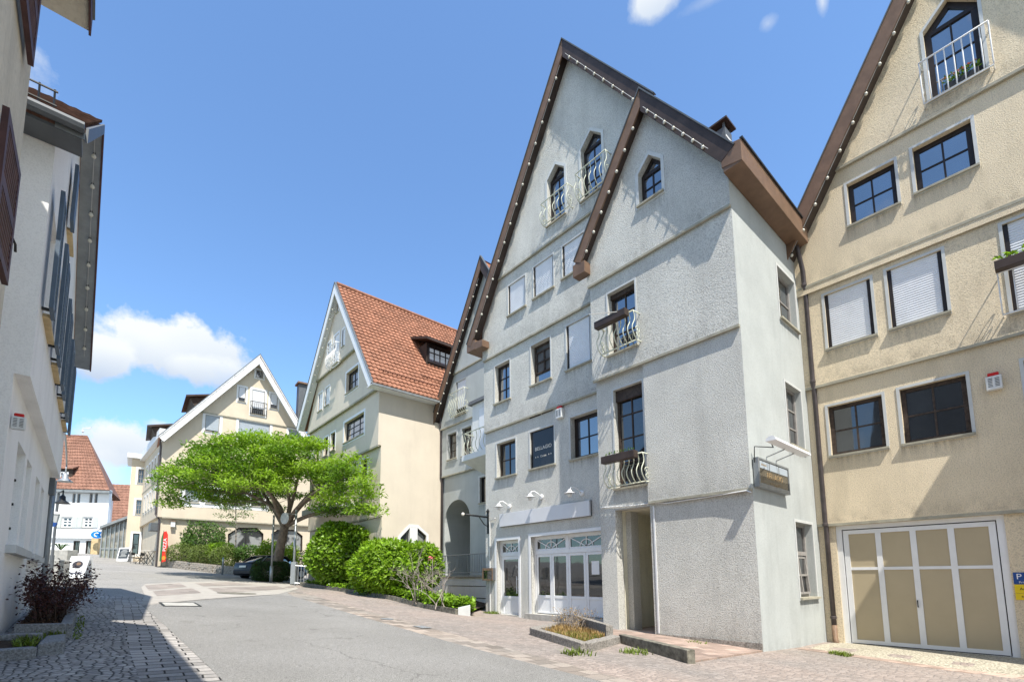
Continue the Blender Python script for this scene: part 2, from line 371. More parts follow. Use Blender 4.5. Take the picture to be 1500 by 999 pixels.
def tile_mat(name, c, var=.3):
    m, t, b = new_mat(name); v = tcoord(t)
    g = t.nodes.new('ShaderNodeNewGeometry')
    n = noise_node(t, v, 1.2, 5); n2 = noise_node(t, v, 9, 4)
    c1 = ramp(t, n2.outputs['Fac'], [(.3, tuple(x * (1 - var) for x in c)), (.7, tuple(min(1, x * (1 + var)) for x in c))])
    f = ramp(t, n.outputs['Fac'], [(.35, (.72, .74, .76)), (.7, (1.1, 1.12, 1.15))])
    cc = mixc(t, .9, c1, f, 'MULTIPLY'); t.links.new(cc, b.inputs['Base Color'])
    b.inputs['Roughness'].default_value = .8; b.inputs['Specular IOR Level'].default_value = .25; M[name] = m
tile_mat('tile_orange', (.31, .142, .086), .28)
tile_mat('tile_old', (.27, .14, .098), .45)
tile_mat('tile_brown', (.16, .095, .072), .4)

def stain_mat(name='rain_stain', up=False, sc3=(7, 7, .5), amt=.42):
    m, t, b = new_mat(name); g = tcoord(t, None, 'Generated'); v = tcoord(t, sc3)
    sx_ = t.nodes.new('ShaderNodeSeparateXYZ'); t.links.new(g, sx_.inputs[0]); n = noise_node(t, v, 1.6, 5, .7)
    f = ramp(t, n.outputs['Fac'], [(.42, (0, 0, 0)), (.72, (1, 1, 1))])
    iv = t.nodes.new('ShaderNodeMath'); iv.operation = 'SUBTRACT'; iv.inputs[0].default_value = 1; t.links.new(sx_.outputs[2], iv.inputs[1])
    p = t.nodes.new('ShaderNodeMath'); p.operation = 'POWER'; t.links.new(iv.outputs[0] if up else sx_.outputs[2], p.inputs[0]); p.inputs[1].default_value = 1.6
    q = t.nodes.new('ShaderNodeMath'); q.operation = 'MULTIPLY'; t.links.new(p.outputs[0], q.inputs[0]); t.links.new(f, q.inputs[1])
    k = t.nodes.new('ShaderNodeMath'); k.operation = 'MULTIPLY'; t.links.new(q.outputs[0], k.inputs[0]); k.inputs[1].default_value = amt
    t.links.new(k.outputs[0], b.inputs['Alpha']); b.inputs['Base Color'].default_value = (.16, .15, .125, 1); b.inputs['Roughness'].default_value = 1; b.inputs['Specular IOR Level'].default_value = 0
    M[name] = m
stain_mat()
stain_mat('splash_stain', True, (2.5, 2.5, 1.6), .27)

# ------------------------------------------------------------------ mesh helpers
class Face:
    """a vertical wall plane: u runs along d, z up, e outward along n"""
    def __init__(s, o, d, n):
        s.o = Vector((o[0], o[1])); s.d = Vector(d).normalized(); s.n = Vector(n).normalized()
    def P(s, u, z, e=0.0):
        q = s.o + s.d * u + s.n * e; return (q.x, q.y, z)
    def px(s, x, y, e=0.0):
        r = ray(x, y); o = s.o + s.n * e
        t = ((o.x - CAM.x) * s.n.x + (o.y - CAM.y) * s.n.y) / (r.x * s.n.x + r.y * s.n.y)
        p = CAM + r * t; q = Vector((p.x, p.y)) - s.o
        return q.dot(s.d), p.z
    def rect(s, tl, tr, br, bl, e=0.0):
        a, b, c, d = (s.px(*p, e=e) for p in (tl, tr, br, bl))
        ul = (a[0] + d[0]) / 2; ur = (b[0] + c[0]) / 2
        return min(ul, ur), max(ul, ur), (c[1] + d[1]) / 2, (a[1] + b[1]) / 2

class MB:
    def __init__(s): s.v = []; s.f = []
    def add(s, vs, fs):
        k = len(s.v); s.v += [tuple(v) for v in vs]; s.f += [tuple(i + k for i in f) for f in fs]; return s
    def quad(s, a, b, c, d): return s.add([a, b, c, d], [(0, 1, 2, 3)])
    def hexa(s, p):
        return s.add(p, [(0, 1, 2, 3), (7, 6, 5, 4), (0, 4, 5, 1), (1, 5, 6, 2), (2, 6, 7, 3), (3, 7, 4, 0)])
    def box(s, x0, x1, y0, y1, z0, z1):
        return s.hexa([(x0, y0, z0), (x1, y0, z0), (x1, y1, z0), (x0, y1, z0), (x0, y0, z1), (x1, y0, z1), (x1, y1, z1), (x0, y1, z1)])
    def fbox(s, F, u0, u1, z0, z1, e0, e1):
        return s.hexa([F.P(u0, z0, e0), F.P(u1, z0, e0), F.P(u1, z1, e0), F.P(u0, z1, e0), F.P(u0, z0, e1), F.P(u1, z0, e1), F.P(u1, z1, e1), F.P(u0, z1, e1)])
    def obox(s, c, ax, ay, az, hx, hy, hz):
        c = Vector(c); ax, ay, az = (Vector(a).normalized() for a in (ax, ay, az)); p = []
        for k in (-1, 1):
            for i, j in ((-1, -1), (1, -1), (1, 1), (-1, 1)): p.append(c + ax * hx * i + ay * hy * j + az * hz * k)
        return s.hexa(p)
    def bar(s, a, b, w, h, up=(0, 0, 1)):
        a, b = Vector(a), Vector(b); d = b - a; L_ = d.length; d.normalize(); up = Vector(up)
        sd = d.cross(up)
        if sd.length < 1e-4: sd = d.cross(Vector((1, 0, 0)))
        sd.normalize(); up = sd.cross(d)
        return s.obox((a + b) / 2, d, sd, up, L_ / 2, w / 2, h / 2)
    def prism(s, F, loop, e0, e1):
        n = len(loop); vs = [F.P(u, z, e0) for u, z in loop] + [F.P(u, z, e1) for u, z in loop]
        return s.add(vs, [tuple(range(n)), tuple(range(2 * n - 1, n - 1, -1))] + [(i, (i + 1) % n, n + (i + 1) % n, n + i) for i in range(n)])
    def ring(s, F, lo, li, e0, e1):
        n = len(lo); vs = []
        for l, e in ((lo, e0), (li, e0), (lo, e1), (li, e1)): vs += [F.P(u, z, e) for u, z in l]
        fs = []
        for i in range(n):
            j = (i + 1) % n
            fs += [(i, j, n + j, n + i), (2 * n + i, 3 * n + i, 3 * n + j, 2 * n + j), (i, 2 * n + i, 2 * n + j, j), (n + i, n + j, 3 * n + j, 3 * n + i)]
        return s.add(vs, fs)
    def tube(s, pts, r, n=7, r2=None, cap=True):
        pts = [Vector(p) for p in pts]; m = len(pts); vs = []; prev = None
        for i, p in enumerate(pts):
            d = (pts[min(i + 1, m - 1)] - pts[max(i - 1, 0)]).normalized()
            if prev is None:
                a = d.cross(Vector((0, 0, 1)))
                if a.length < 1e-3: a = d.cross(Vector((1, 0, 0)))
            else: a = prev - d * prev.dot(d)
            a.normalize(); prev = a; b = d.cross(a)
            rr = r if r2 is None else r + (r2 - r) * i / max(1, m - 1)
            if isinstance(r, (list, tuple)): rr = r[i]
            for k in range(n):
                t = 2 * PI * k / n; vs.append(p + (a * math.cos(t) + b * math.sin(t)) * rr)
        fs = [(i * n + k, i * n + (k + 1) % n, (i + 1) * n + (k + 1) % n, (i + 1) * n + k) for i in range(m - 1) for k in range(n)]
        if cap: fs += [tuple(range(n - 1, -1, -1)), tuple(range((m - 1) * n, m * n))]
        return s.add(vs, fs)
    def lathe(s, c, prof, n=14, axis=(0, 0, 1)):
        c = Vector(c); ax = Vector(axis).normalized(); a = ax.cross(Vector((0, 1, 0)))
        if a.length < 1e-3: a = ax.cross(Vector((1, 0, 0)))
        a.normalize(); b = ax.cross(a); vs = []
        for r, h in prof:
            for k in range(n):
                t = 2 * PI * k / n; vs.append(c + ax * h + (a * math.cos(t) + b * math.sin(t)) * max(r, 1e-4))
        m = len(prof)
        fs = [(i * n + k, i * n + (k + 1) % n, (i + 1) * n + (k + 1) % n, (i + 1) * n + k) for i in range(m - 1) for k in range(n)]
        fs += [tuple(range(n - 1, -1, -1)), tuple(range((m - 1) * n, m * n))]
        return s.add(vs, fs)
    def ball(s, c, r, n=8, m=6):
        return s.lathe(c, [(r * math.sin(PI * i / m), -r * math.cos(PI * i / m)) for i in range(m + 1)], n)
    def build(s, name, mat, parent=None, smooth=False, loc=None, recalc=True, bevel=0):
        if parent is not None: o0 = WL[parent.name]
        else:
            if loc is None:
                n = max(1, len(s.v)); loc = (sum(v[0] for v in s.v) / n, sum(v[1] for v in s.v) / n, min(v[2] for v in s.v) if s.v else 0)
            o0 = Vector(loc)
        me = bpy.data.meshes.new(name)
        me.from_pydata([(v[0] - o0.x, v[1] - o0.y, v[2] - o0.z) for v in s.v], [], s.f)
        if recalc:
            bm = bmesh.new(); bm.from_mesh(me); bmesh.ops.recalc_face_normals(bm, faces=bm.faces); bm.to_mesh(me); bm.free()
        if smooth: me.polygons.foreach_set('use_smooth', [True] * len(me.polygons))
        me.materials.append(M[mat] if isinstance(mat, str) else mat)
        o = bpy.data.objects.new(name, me); col.objects.link(o)
        if parent is not None: o.parent = parent
        else: o.location = o0
        WL[o.name] = o0
        if bevel:
            b = o.modifiers.new('bevel', 'BEVEL'); b.width = bevel; b.segments = 2; b.limit_method = 'ANGLE'
        return o
WL = {}
def tag(o, label, cat, group=None, kind=None):
    if kind: o['kind'] = kind
    if label: o['label'] = label
    if cat: o['category'] = cat
    if group: o['group'] = group
    return o
def thing(name, label, cat, loc, group=None):
    o = bpy.data.objects.new(name, None); col.objects.link(o); o.location = loc; o.empty_display_size = .2
    WL[o.name] = Vector(loc); return tag(o, label, cat, group)
def structure(o): o['kind'] = 'structure'; return o

def area(l): return sum(l[i][0] * l[(i + 1) % len(l)][1] - l[(i + 1) % len(l)][0] * l[i][1] for i in range(len(l))) / 2
def offset(loop, d):
    """grow (d>0) a convex loop"""
    n = len(loop); sgn = 1 if area(loop) > 0 else -1; out = []
    for i in range(n):
        p0, p1, p2 = (Vector(loop[(i + k) % n]) for k in (-1, 0, 1))
        a = (p1 - p0).normalized(); b = (p2 - p1).normalized()
        n1 = Vector((a.y, -a.x)) * sgn; n2 = Vector((b.y, -b.x)) * sgn
        m = (n1 + n2); m.normalize(); k = d / max(.3, m.dot(n1)); q = p1 + m * k; out.append((q.x, q.y))
    return out
def interval(loop, z):
    us = []
    n = len(loop)
    for i in range(n):
        (u0, z0), (u1, z1) = loop[i], loop[(i + 1) % n]
        if (z0 - z) * (z1 - z) < 0: us.append(u0 + (u1 - u0) * (z - z0) / (z1 - z0))
    return (min(us), max(us)) if len(us) >= 2 else None
def panel(mb, F, outline, holes, e, thick=.3, rev=.2):
    """wall sheet with openings: front, edges and reveals"""
    zs = sorted(set(round(z, 5) for l in [outline] + holes for _, z in l))
    for za, zb in zip(zs, zs[1:]):
        if zb - za < 1e-4: continue
        k = (zb - za) * 1e-3
        ia, ib = interval(outline, za + k), interval(outline, zb - k)
        if not ia or not ib: continue
        cuts = []
        for h in holes:
            ha, hb = interval(h, za + k), interval(h, zb - k)
            if ha and hb: cuts.append((ha, hb))
        cuts.sort(key=lambda c: c[0][0] + c[1][0])
        la, lb = ia[0], ib[0]
        for (a0, a1), (b0, b1) in cuts:
            mb.quad(F.P(la, za, e), F.P(a0, za, e), F.P(b0, zb, e), F.P(lb, zb, e)); la, lb = a1, b1
        mb.quad(F.P(la, za, e), F.P(ia[1], za, e), F.P(ib[1], zb, e), F.P(lb, zb, e))
    n = len(outline)
    for i in range(n):
        a, b = outline[i], outline[(i + 1) % n]
        mb.quad(F.P(*a, e), F.P(*b, e), F.P(*b, e - thick), F.P(*a, e - thick))
    for h in holes:
        for i in range(len(h)):
            a, b = h[i], h[(i + 1) % len(h)]
            mb.quad(F.P(*a, e), F.P(*b, e), F.P(*b, e - rev), F.P(*a, e - rev))
def rloop(r): u0, u1, z0, z1 = r; return [(u0, z0), (u1, z0), (u1, z1), (u0, z1)]

# ------------------------------------------------------------------ windows
def window(b, F, e, loop, holes, frame='frame_dark', glass_='glass', nx=2, nz=2, fw=.07, mw=.035, dep=.15, sill=True, surround='trim_white',
           sw=.1, slats=0.0, slat_mat='slat_white', box=0.0, side_dark=.05, name='window', transom=None, tilt=0.0, sillmat='ledge', proud=.015, stain=False):
    """opening + surround + sill + frame + panes (+ roller shutter); loop is a 4- or 5-point opening"""
    holes.append(loop)
    us = [p[0] for p in loop]; zz = [p[1] for p in loop]; u0, u1, z0, z1 = min(us), max(us), min(zz), max(zz)
    fr = MB()
    inner = offset(loop, -fw)
    fr.ring(F, loop, inner, e - dep - .06, e - dep)
    iu0, iu1, iz0, iz1 = u0 + fw, u1 - fw, z0 + fw, z1 - fw
    ztop = iz1 if transom is None else transom
    if tilt:                                              # sash tipped into the room at the top
        pass
    for i in range(1, nx):
        uu = iu0 + (iu1 - iu0) * i / nx; wide = mw * (2.0 if (nx == 4 and i == 2) else 1)
        zt = ztop
        fr.fbox(F, uu - wide / 2, uu + wide / 2, iz0, zt, e - dep - .05, e - dep - .012)
    for j in range(1, nz):
        q = iz0 + (ztop - iz0) * j / nz; fr.fbox(F, iu0, iu1, q - mw / 2, q + mw / 2, e - dep - .048, e - dep - .014)
    if transom is not None:
        iv = interval(loop, transom - .01) or (u0, u1)
        fr.fbox(F, iv[0] + .02, iv[1] - .02, transom - .05, transom + .05, e - dep - .055, e - dep + .004)
    wo = fr.build(name, frame, b)
    MB().prism(F, offset(loop, -fw * .6), e - dep - .035, e - dep - .045).build('pane', glass_, wo)
    if surround and sw > 0:
        MB().ring(F, offset(loop, sw), offset(loop, .002), e - .03, e + proud).build('surround', surround, wo)
    if sill:
        MB().fbox(F, u0 - .06, u1 + .06, z0 - .045, z0 + .004, e - dep + .002, e + .075).build('sill', sillmat, wo)
        if stain: MB().quad(F.P(u0 - .08, z0 - .55, e + .004), F.P(u1 + .08, z0 - .55, e + .004), F.P(u1 + .08, z0 - .05, e + .004), F.P(u0 - .08, z0 - .05, e + .004)).build('rain_stain', 'rain_stain', wo, recalc=False)
    if box:
        MB().fbox(F, u0 + .003, u1 - .003, z1 - box, z1 - .003, e - dep - .02, e - dep + .07).build('shutter_box', frame, wo)
    if slats:
        sb = MB(); zb = z1 - (z1 - z0) * slats; pitch = .058; n = max(2, int((z1 - zb) / pitch)); a0, a1 = u0 + side_dark, u1 - side_dark
        ez = e - dep + .055
        for k in range(n):
            za = z1 - (k + 1) * (z1 - zb) / n; zc = z1 - k * (z1 - zb) / n
            zm = (za + zc) / 2; q = .0105
            pr = [(za + .004, ez - .006), (za + .010, ez + q * .5), (zm, ez + q), (zc - .010, ez + q * .5), (zc - .002, ez - .006)]
            for (p0, p1) in zip(pr, pr[1:]):
                sb.quad(F.P(a0, p0[0], p0[1]), F.P(a1, p0[0], p0[1]), F.P(a1, p1[0], p1[1]), F.P(a0, p1[0], p1[1]))
            sb.quad(F.P(a0, za - .002, ez - .006), F.P(a1, za - .002, ez - .006), F.P(a1, za + .004, ez - .006), F.P(a0, za + .004, ez - .006))
        sb.build('roller_shutter', slat_mat, wo, recalc=False)
        MB().fbox(F, u0 + .004, a0 + .006, z0 + .004, z1 - .004, e - dep + .003, e - dep + .075).build('guide_rail', frame, wo)
        MB().fbox(F, a1 - .006, u1 - .004, z0 + .004, z1 - .004, e - dep + .003, e - dep + .075).build('guide_rail', frame, wo)
    return wo

def railing(b, F, e, u0, u1, zb, zt, off=.28, belly=.14, nb=8, r=.011, mat='paint_cream', scroll=True, straight_side=True):
    """bellied iron balcony grille"""
    mb = MB()
    ro = e + off
    for zq, oo in ((zt, ro), (zb, e + off * .62)):
        mb.tube([F.P(u0, zq, e - .01), F.P(u0, zq, oo), F.P(u1, zq, oo), F.P(u1, zq, e - .01)], r * 1.35, 6)
    def prof(t):                                          # t 0 top .. 1 bottom
        q = off + (off * .62 - off) * t
        q += belly * math.sin(PI * max(0, (t - .35) / .65)) ** 1.0 if t > .35 else -.03 * math.sin(PI * t / .35)
        return q
    for i in range(nb + 1):
        uu = u0 + (u1 - u0) * i / nb
        mb.tube([F.P(uu, zt + (zb - zt) * k / 10, e + prof(k / 10)) for k in range(11)], r, 5)
    if scroll:
        for uu in (u0, u1):
            for c, rad in ((.62, .11), (.82, .08)):
                zc = zt + (zb - zt) * c
                mb.tube([F.P(uu, zc + rad * math.sin(t * .6) * (1 - t / 16), e + .12 + rad * math.cos(t * .6) * (1 - t / 16)) for t in range(13)], r * .8, 5)
    return mb.build('railing', mat, b, smooth=True)

def lights(name, label, a, b_, n, drop=.06, side=Vector((0, 0, 0))):
    """festoon of bulbs stretched along a verge"""
    a, b_ = Vector(a), Vector(b_)
    r = thing(name, label, 'string lights', a, 'bulb strings along the gable edges')
    MB().tube([a.lerp(b_, i / 30) + Vector((0, 0, -.02 * abs(math.sin(PI * n * i / 30)) * .3)) for i in range(31)], .007, 5).build('cable', 'cable_grey', r)
    for i in range(n):
        p = a.lerp(b_, (i + .5) / n)
        q = MB(); q.lathe(p + Vector((0, 0, -drop)), [(0, -.052), (.03, -.04), (.042, -.01), (.03, .022), (.016, .034)], 8); bo = q.build('bulb', 'bulb', r, smooth=True)
        MB().lathe(p + Vector((0, 0, -drop)), [(.018, .032), (.02, .07), (.012, .08)], 8).build('socket', 'iron_black', bo)
    return r

def slope(b, name, mat, p0, p1, p2, p3, th=.12, sub=None):
    """roof slab: p0,p1 along the eave, p2,p3 along the ridge (p2 above p1)"""
    p = [Vector(q) for q in (p0, p1, p2, p3)]; n = (p[1] - p[0]).cross(p[3] - p[0]).normalized()
    if n.z < 0: n = -n
    mb = MB(); mb.hexa([q - n * th for q in p] + [q for q in p])
    return mb.build(name, mat, b)
def tiles(b, p0, p1, p2, p3, mat, course=.34, wave=.22, amp=.035, step=.045, name='roof_tiles'):
    """courses of curved clay tiles laid on a slope"""
    p0, p1, p2, p3 = (Vector(q) for q in (p0, p1, p2, p3))
    n = (p1 - p0).cross(p3 - p0).normalized()
    if n.z < 0: n = -n
    rows = max(2, int((p3 - p0).length / course)); cols = max(2, int((p1 - p0).length / wave)); seg = 4
    mb = MB(); vs = []; fs = []; w_ = cols * seg + 1
    for r in range(rows):
        jit = [random.uniform(-.006, .006) for _ in range(cols + 1)]
        for tt, lift in ((r / rows, step), ((r + 1.06) / rows, 0.006)):
            tt = min(1.0, tt); a = p0.lerp(p3, tt); c = p1.lerp(p2, tt)
            for k in range(w_):
                s_ = k / (w_ - 1); ph = (k % seg) / seg
                h = amp * (math.cos(2 * PI * ph)) + lift + jit[k // seg]
                vs.append(a.lerp(c, s_) + n * (h + .03))
        o = r * 2 * w_
        fs += [(o + k, o + k + 1, o + w_ + k + 1, o + w_ + k) for k in range(w_ - 1)]
        # riser of the course
        base = len(vs)
    mb.add(vs, fs)
    # risers
    vs2 = []; fs2 = []
    for r in range(rows):
        o = r * 2 * w_
        k0 = len(vs2)
        for k in range(w_): vs2.append(vs[o + k]); vs2.append(Vector(vs[o + k]) - n * (step + .015))
        fs2 += [(k0 + 2 * k, k0 + 2 * k + 2, k0 + 2 * k + 3, k0 + 2 * k + 1) for k in range(w_ - 1)]
    mb.add(vs2, fs2)
    return mb.build(name, mat, b, recalc=False)
def verge(b, F, eb, ew, p0, p1, h=.3, th=.05, mat='brown_metal', mat2='brown_dark', up=.06, name='barge_board'):
    """barge board along a gable edge from p0 to p1 (u,z at the roof surface), mitred upright at the apex, with the boarded soffit behind it"""
    a, c = Vector(p0), Vector(p1)
    d = (c - a).normalized(); nn = Vector((-d.y, d.x))
    if nn.y < 0: nn = -nn
    hi_end = c if c.y > a.y else a
    gap = .004 * (1 if (a.x + c.x) / 2 > hi_end.x else -1)
    def at_(p, k):
        if p is hi_end: return (p.x + gap, p.y + k / nn.y)
        return tuple(p + nn * k)
    def strip(k0, k1): return [at_(a, k0), at_(c, k0), at_(c, k1), at_(a, k1)]
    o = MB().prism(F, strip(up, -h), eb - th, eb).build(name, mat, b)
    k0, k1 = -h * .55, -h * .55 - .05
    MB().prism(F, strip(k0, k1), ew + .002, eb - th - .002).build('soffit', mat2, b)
    MB().prism(F, strip(up + .03, up + .002), eb - .09, eb + .03).build('verge_cap', 'lead_grey', b)
    return o

# ------------------------------------------------------------------ foliage
def leaf_cloud(pts, size, ratio=.5, droop=.3, up=.5, curl=.0):
    """one folded leaf-shaped face per point; pts = [(position, outward)]"""
    mb = MB(); vs = []; fs = []
    for p, o in pts:
        s_ = size * random.uniform(.65, 1.35)
        t = Vector((random.gauss(0, 1), random.gauss(0, 1), random.gauss(0, .6) - droop)) + o * .4; t.normalize()
        n = o * .7 + Vector((random.gauss(0, .55), random.gauss(0, .55), up + random.gauss(0, .45)))
        sd = t.cross(n)
        if sd.length < 1e-3: continue
        sd.normalize(); nn = sd.cross(t)
        k = len(vs); wd = sd * s_ * ratio * .5
        vs += [p, p + t * s_ * .45 + wd + nn * s_ * .06, p + t * s_, p + t * s_ * .45 - wd + nn * s_ * .06]
        fs.append((k, k + 1, k + 2, k + 3))
    return mb.add(vs, fs)
def blob_points(c, rx, ry, rz, n, shell=.55, lump=.25, freq=1.2, flat_bottom=None, box=False, seed=0):
    pts = []; c = Vector(c); off = Vector((seed * 13.7, seed * 5.1, seed * 3.3))
    for _ in range(n):
        if box:
            while True:
                q = Vector((random.uniform(-1, 1), random.uniform(-1, 1), random.uniform(-1, 1)))
                m = max(abs(q.x), abs(q.y), abs(q.z)); 
                if m > .02: break
            o = Vector((q.x ** 5, q.y ** 5, q.z ** 5)); o = o.normalized() if o.length > 1e-6 else Vector((0, 0, 1))
            q = q / m * (1 - random.random() ** 2 * (1 - shell))
            # rounded box
            q = Vector((q.x, q.y, q.z)) * (1 - .13 * (abs(q.x * q.y) + abs(q.y * q.z) + abs(q.x * q.z)))
        else:
            q = Vector((random.gauss(0, 1), random.gauss(0, 1), random.gauss(0, 1))).normalized(); o = q.copy()
            q *= (1 - random.random() ** 1.7 * (1 - shell))
        wp = Vector((q.x * rx, q.y * ry, q.z * rz))
        l = 1 + lump * mnoise.noise((c + wp.normalized() * max(rx, rz)) * freq + off)
        p = c + wp * l
        if flat_bottom is not None and p.z < flat_bottom: p.z = flat_bottom + random.random() * .1
        pts.append((p, o))
    return pts
def bush(name, label, c, rx, ry, rz, n, size, mat, cat='bush', stems=5, box=False, lump=.25, freq=1.2, ratio=.55, group=None, shell=.5, ground=None, stem_mat='bark', seed=0):
    g = ground if ground is not None else gz(c[0], c[1])
    r = thing(name, label, cat, (c[0], c[1], g), group)
    leaf_cloud(blob_points(c, rx, ry, rz, n, shell, lump, freq, g + .03, box, seed), size, ratio, .1, .5).build('foliage', mat, r, recalc=False)
    st = MB()
    for k in range(stems):
        a = random.uniform(0, 2 * PI); q = Vector((math.cos(a) * rx * .55, math.sin(a) * ry * .55, 0))
        b0 = Vector((c[0], c[1], g - .05)) + q * .35; b1 = Vector(c) + q + Vector((0, 0, rz * random.uniform(-.1, .5)))
        st.tube([b0, b0.lerp(b1, .5) + Vector((random.uniform(-.05, .05), random.uniform(-.05, .05), 0)), b1], .03, 5, .008)
    st.build('stem', stem_mat, r)
    return r
def drape(name, poly, mat, lift=.004, step=1.0, kind='structure', solid=0.0):
    """a sheet following the slope, poly = [(x,y)...]"""
    bm = bmesh.new(); vs = [bm.verts.new((p[0], p[1], 0)) for p in poly]; bm.faces.new(vs)
    for ax in (0, 1):
        lo = min(p[ax] for p in poly); hi = max(p[ax] for p in poly); k = math.ceil(lo / step) * step
        while k < hi:
            no = (1, 0, 0) if ax == 0 else (0, 1, 0); co = (k, 0, 0) if ax == 0 else (0, k, 0)
            bmesh.ops.bisect_plane(bm, geom=bm.verts[:] + bm.edges[:] + bm.faces[:], plane_co=co, plane_no=no, dist=1e-5); k += step
    bmesh.ops.triangulate(bm, faces=bm.faces[:])
    for v in bm.verts: v.co.z = gz(v.co.x, v.co.y) + lift
    bmesh.ops.recalc_face_normals(bm, faces=bm.faces[:])
    for f in bm.faces:
        if f.normal.z < 0: f.normal_flip()
    me = bpy.data.meshes.new(name); bm.to_mesh(me); bm.free(); me.materials.append(M[mat])
    o = bpy.data.objects.new(name, me); col.objects.link(o); WL[o.name] = Vector((0, 0, 0))
    if kind: o['kind'] = kind
    return o
def text(body, size, F, u, z, e, mat, parent=None, name='lettering', align='CENTER', ext=.002, width=1.0, flip=False):
    cu = bpy.data.curves.new(name, 'FONT'); cu.body = body; cu.size = size; cu.align_x = align; cu.align_y = 'CENTER'; cu.extrude = ext; cu.space_character = width
    to = bpy.data.objects.new(name + '_tmp', cu); col.objects.link(to)
    dg = bpy.context.evaluated_depsgraph_get(); me0 = bpy.data.meshes.new_from_object(to.evaluated_get(dg))
    vs = [v.co.copy() for v in me0.vertices]; fs = [tuple(p.vertices) for p in me0.polygons]
    bpy.data.objects.remove(to); bpy.data.curves.remove(cu); bpy.data.meshes.remove(me0)
    sg = -1 if flip else 1
    mb = MB(); mb.add([F.P(u + sg * v.x, z + v.y, e + v.z) for v in vs], fs)
    return mb.build(name, mat, parent) if parent is not None else mb

# ------------------------------------------------------------------ ground, road, paving
bm = MB(); xs = [-250, -120, -60, -30, -15] + [x * 1.5 for x in range(-6, 17)] + [28, 35, 50, 80, 140, 300]; ys = [-200, -90, -40] + [y * 1.5 for y in range(-16, 50)] + [85, 110, 160, 260, 600]
nx_ = len(xs)
bm.add([(x, y, gz(x, y) - .05) for y in ys for x in xs], [(j * nx_ + i, j * nx_ + i + 1, (j + 1) * nx_ + i + 1, (j + 1) * nx_ + i) for j in range(len(ys) - 1) for i in range(nx_ - 1)])
structure(bm.build('ground', 'asphalt_far', None, loc=(0, 0, 0)))
# right road edge, gutter strip and pavement, measured on the slope
RE = [(5.6, -12), (5.0, 4.4), (4.97, 5.6), (5.0, 7.7), (5.25, 12.5), (5.55, 17.3), (5.9, 19.2)]
RO = [(6.2, -12), (5.43, 4.24), (5.52, 4.84), (5.64, 7.5), (5.99, 12.6), (6.5, 18.5), (6.74, 21.2)]
drape('road', [(1.12, -12)] + RE[:6] + [(5.27, 18.39), (2.58, 15.76), (.97, 13.73), (1.06, 10), (1.12, 5)], 'asphalt')
drape('gutter_strip', RE + RO[::-1], 'kerb_setts', .002)
drape('pavement', RO + [(8.3, 25.5), (14.2, 25.5), (14.2, 20), (15.4, 14), (15.4, 4.2), (19, 4.0), (19, -12)], 'sett_pale', .003)
drape('cobbled_pavement', [(-4, -12), (.45, -12), (.45, 12), (.5, 16.2), (-.2, 21), (-4, 22)], 'sett_grey', .004)
drape('gutter_strip', [(.45, -12), (1.12, -12), (1.12, 5), (1.06, 10), (.97, 13.73), (1.25, 16.17), (.5, 16.2), (.45, 12)], 'kerb_setts_dark', .002)
drape('street', [(1.25, 16.17), (.97, 13.73), (2.58, 15.76), (5.27, 18.39), (5.55, 17.3), (5.9, 19.2), (6.74, 21.2), (8.3, 25.5), (8.3, 44), (4.0, 46), (3, 80), (-30, 80), (-30, 22), (-4, 22), (-.2, 21), (.5, 16.2)], 'asphalt_far', -.004)
# band of brown slabs and pale strips that crosses the street
def gpoly(*pts): return [tuple(GP(*p)[:2]) for p in pts]
drape('crossing_strip', gpoly((212, 872), (207, 860), (213, 855), (262, 852.5), (335, 850.5), (400, 852.5), (429, 856), (437, 862), (405, 871), (300, 878.5), (207, 887)), 'concrete_strip', .004)
for q in (((212, 857), (263, 854), (274, 859.5), (218, 864.5)), ((223.5, 865.8), (281, 861.3), (295, 868.3), (230, 872.8)), ((285, 854), (338, 852.5), (377, 856.6), (298, 858.8)), ((304, 860.8), (405, 857.8), (421, 862.5), (321, 868.5))):
    drape('paving_panel', gpoly(*q), 'slab_brown', .008)
drape('side_road_edge', [(6.8, 22.8), (7.9, 24.9), (8.0, 24.4), (6.9, 22.2)], 'slab_brown', .008)
drape('apron', [(12.9, 4.0), (14.95, 4.15), (19, 4.15), (19, -3), (14.8, -3), (13.6, -1.0), (12.9, 1.5)], 'apron', .012)
drape('apron_edge', [(12.45, 4.15), (12.9, 4.05), (12.9, 1.5), (13.6, -1.0), (14.8, -3), (14.4, -3.2), (13.2, -1.2), (12.45, 1.4)], 'slab_red', .012)
def plate(name, label, cat, c, rx, ry, mat, frame=None, rect=True):
    p = Vector(c); q = [(p.x - rx, p.y - ry), (p.x + rx, p.y - ry), (p.x + rx, p.y + ry), (p.x - rx, p.y + ry)] if rect else [(p.x + rx * math.cos(t * PI / 8), p.y + ry * math.sin(t * PI / 8)) for t in range(16)]
    o = drape(name, q, mat, .016, kind=None); tag(o, label, cat)
    return o
plate('manhole_cover', 'round dark rusty manhole cover in the band of slabs across the street', 'manhole cover', (3.95, 18.3), .62, .42, 'concrete_mossy', rect=False)
plate('access_cover', 'rectangular access cover framed in dark steel beside the left gutter', 'access cover', (1.75, 13.9), .34, .42, 'concrete')
plate('drain_cover', 'small dark drain cover in the right gutter strip', 'drain cover', (5.55, 10.5), .16, .16, 'granite_dark', rect=False)
plate('drain_cover', 'dark patch-like drain lid nearer the shop on the right gutter strip', 'drain cover', (5.6, 9.0), .13, .2, 'granite_dark')
sg = MB()
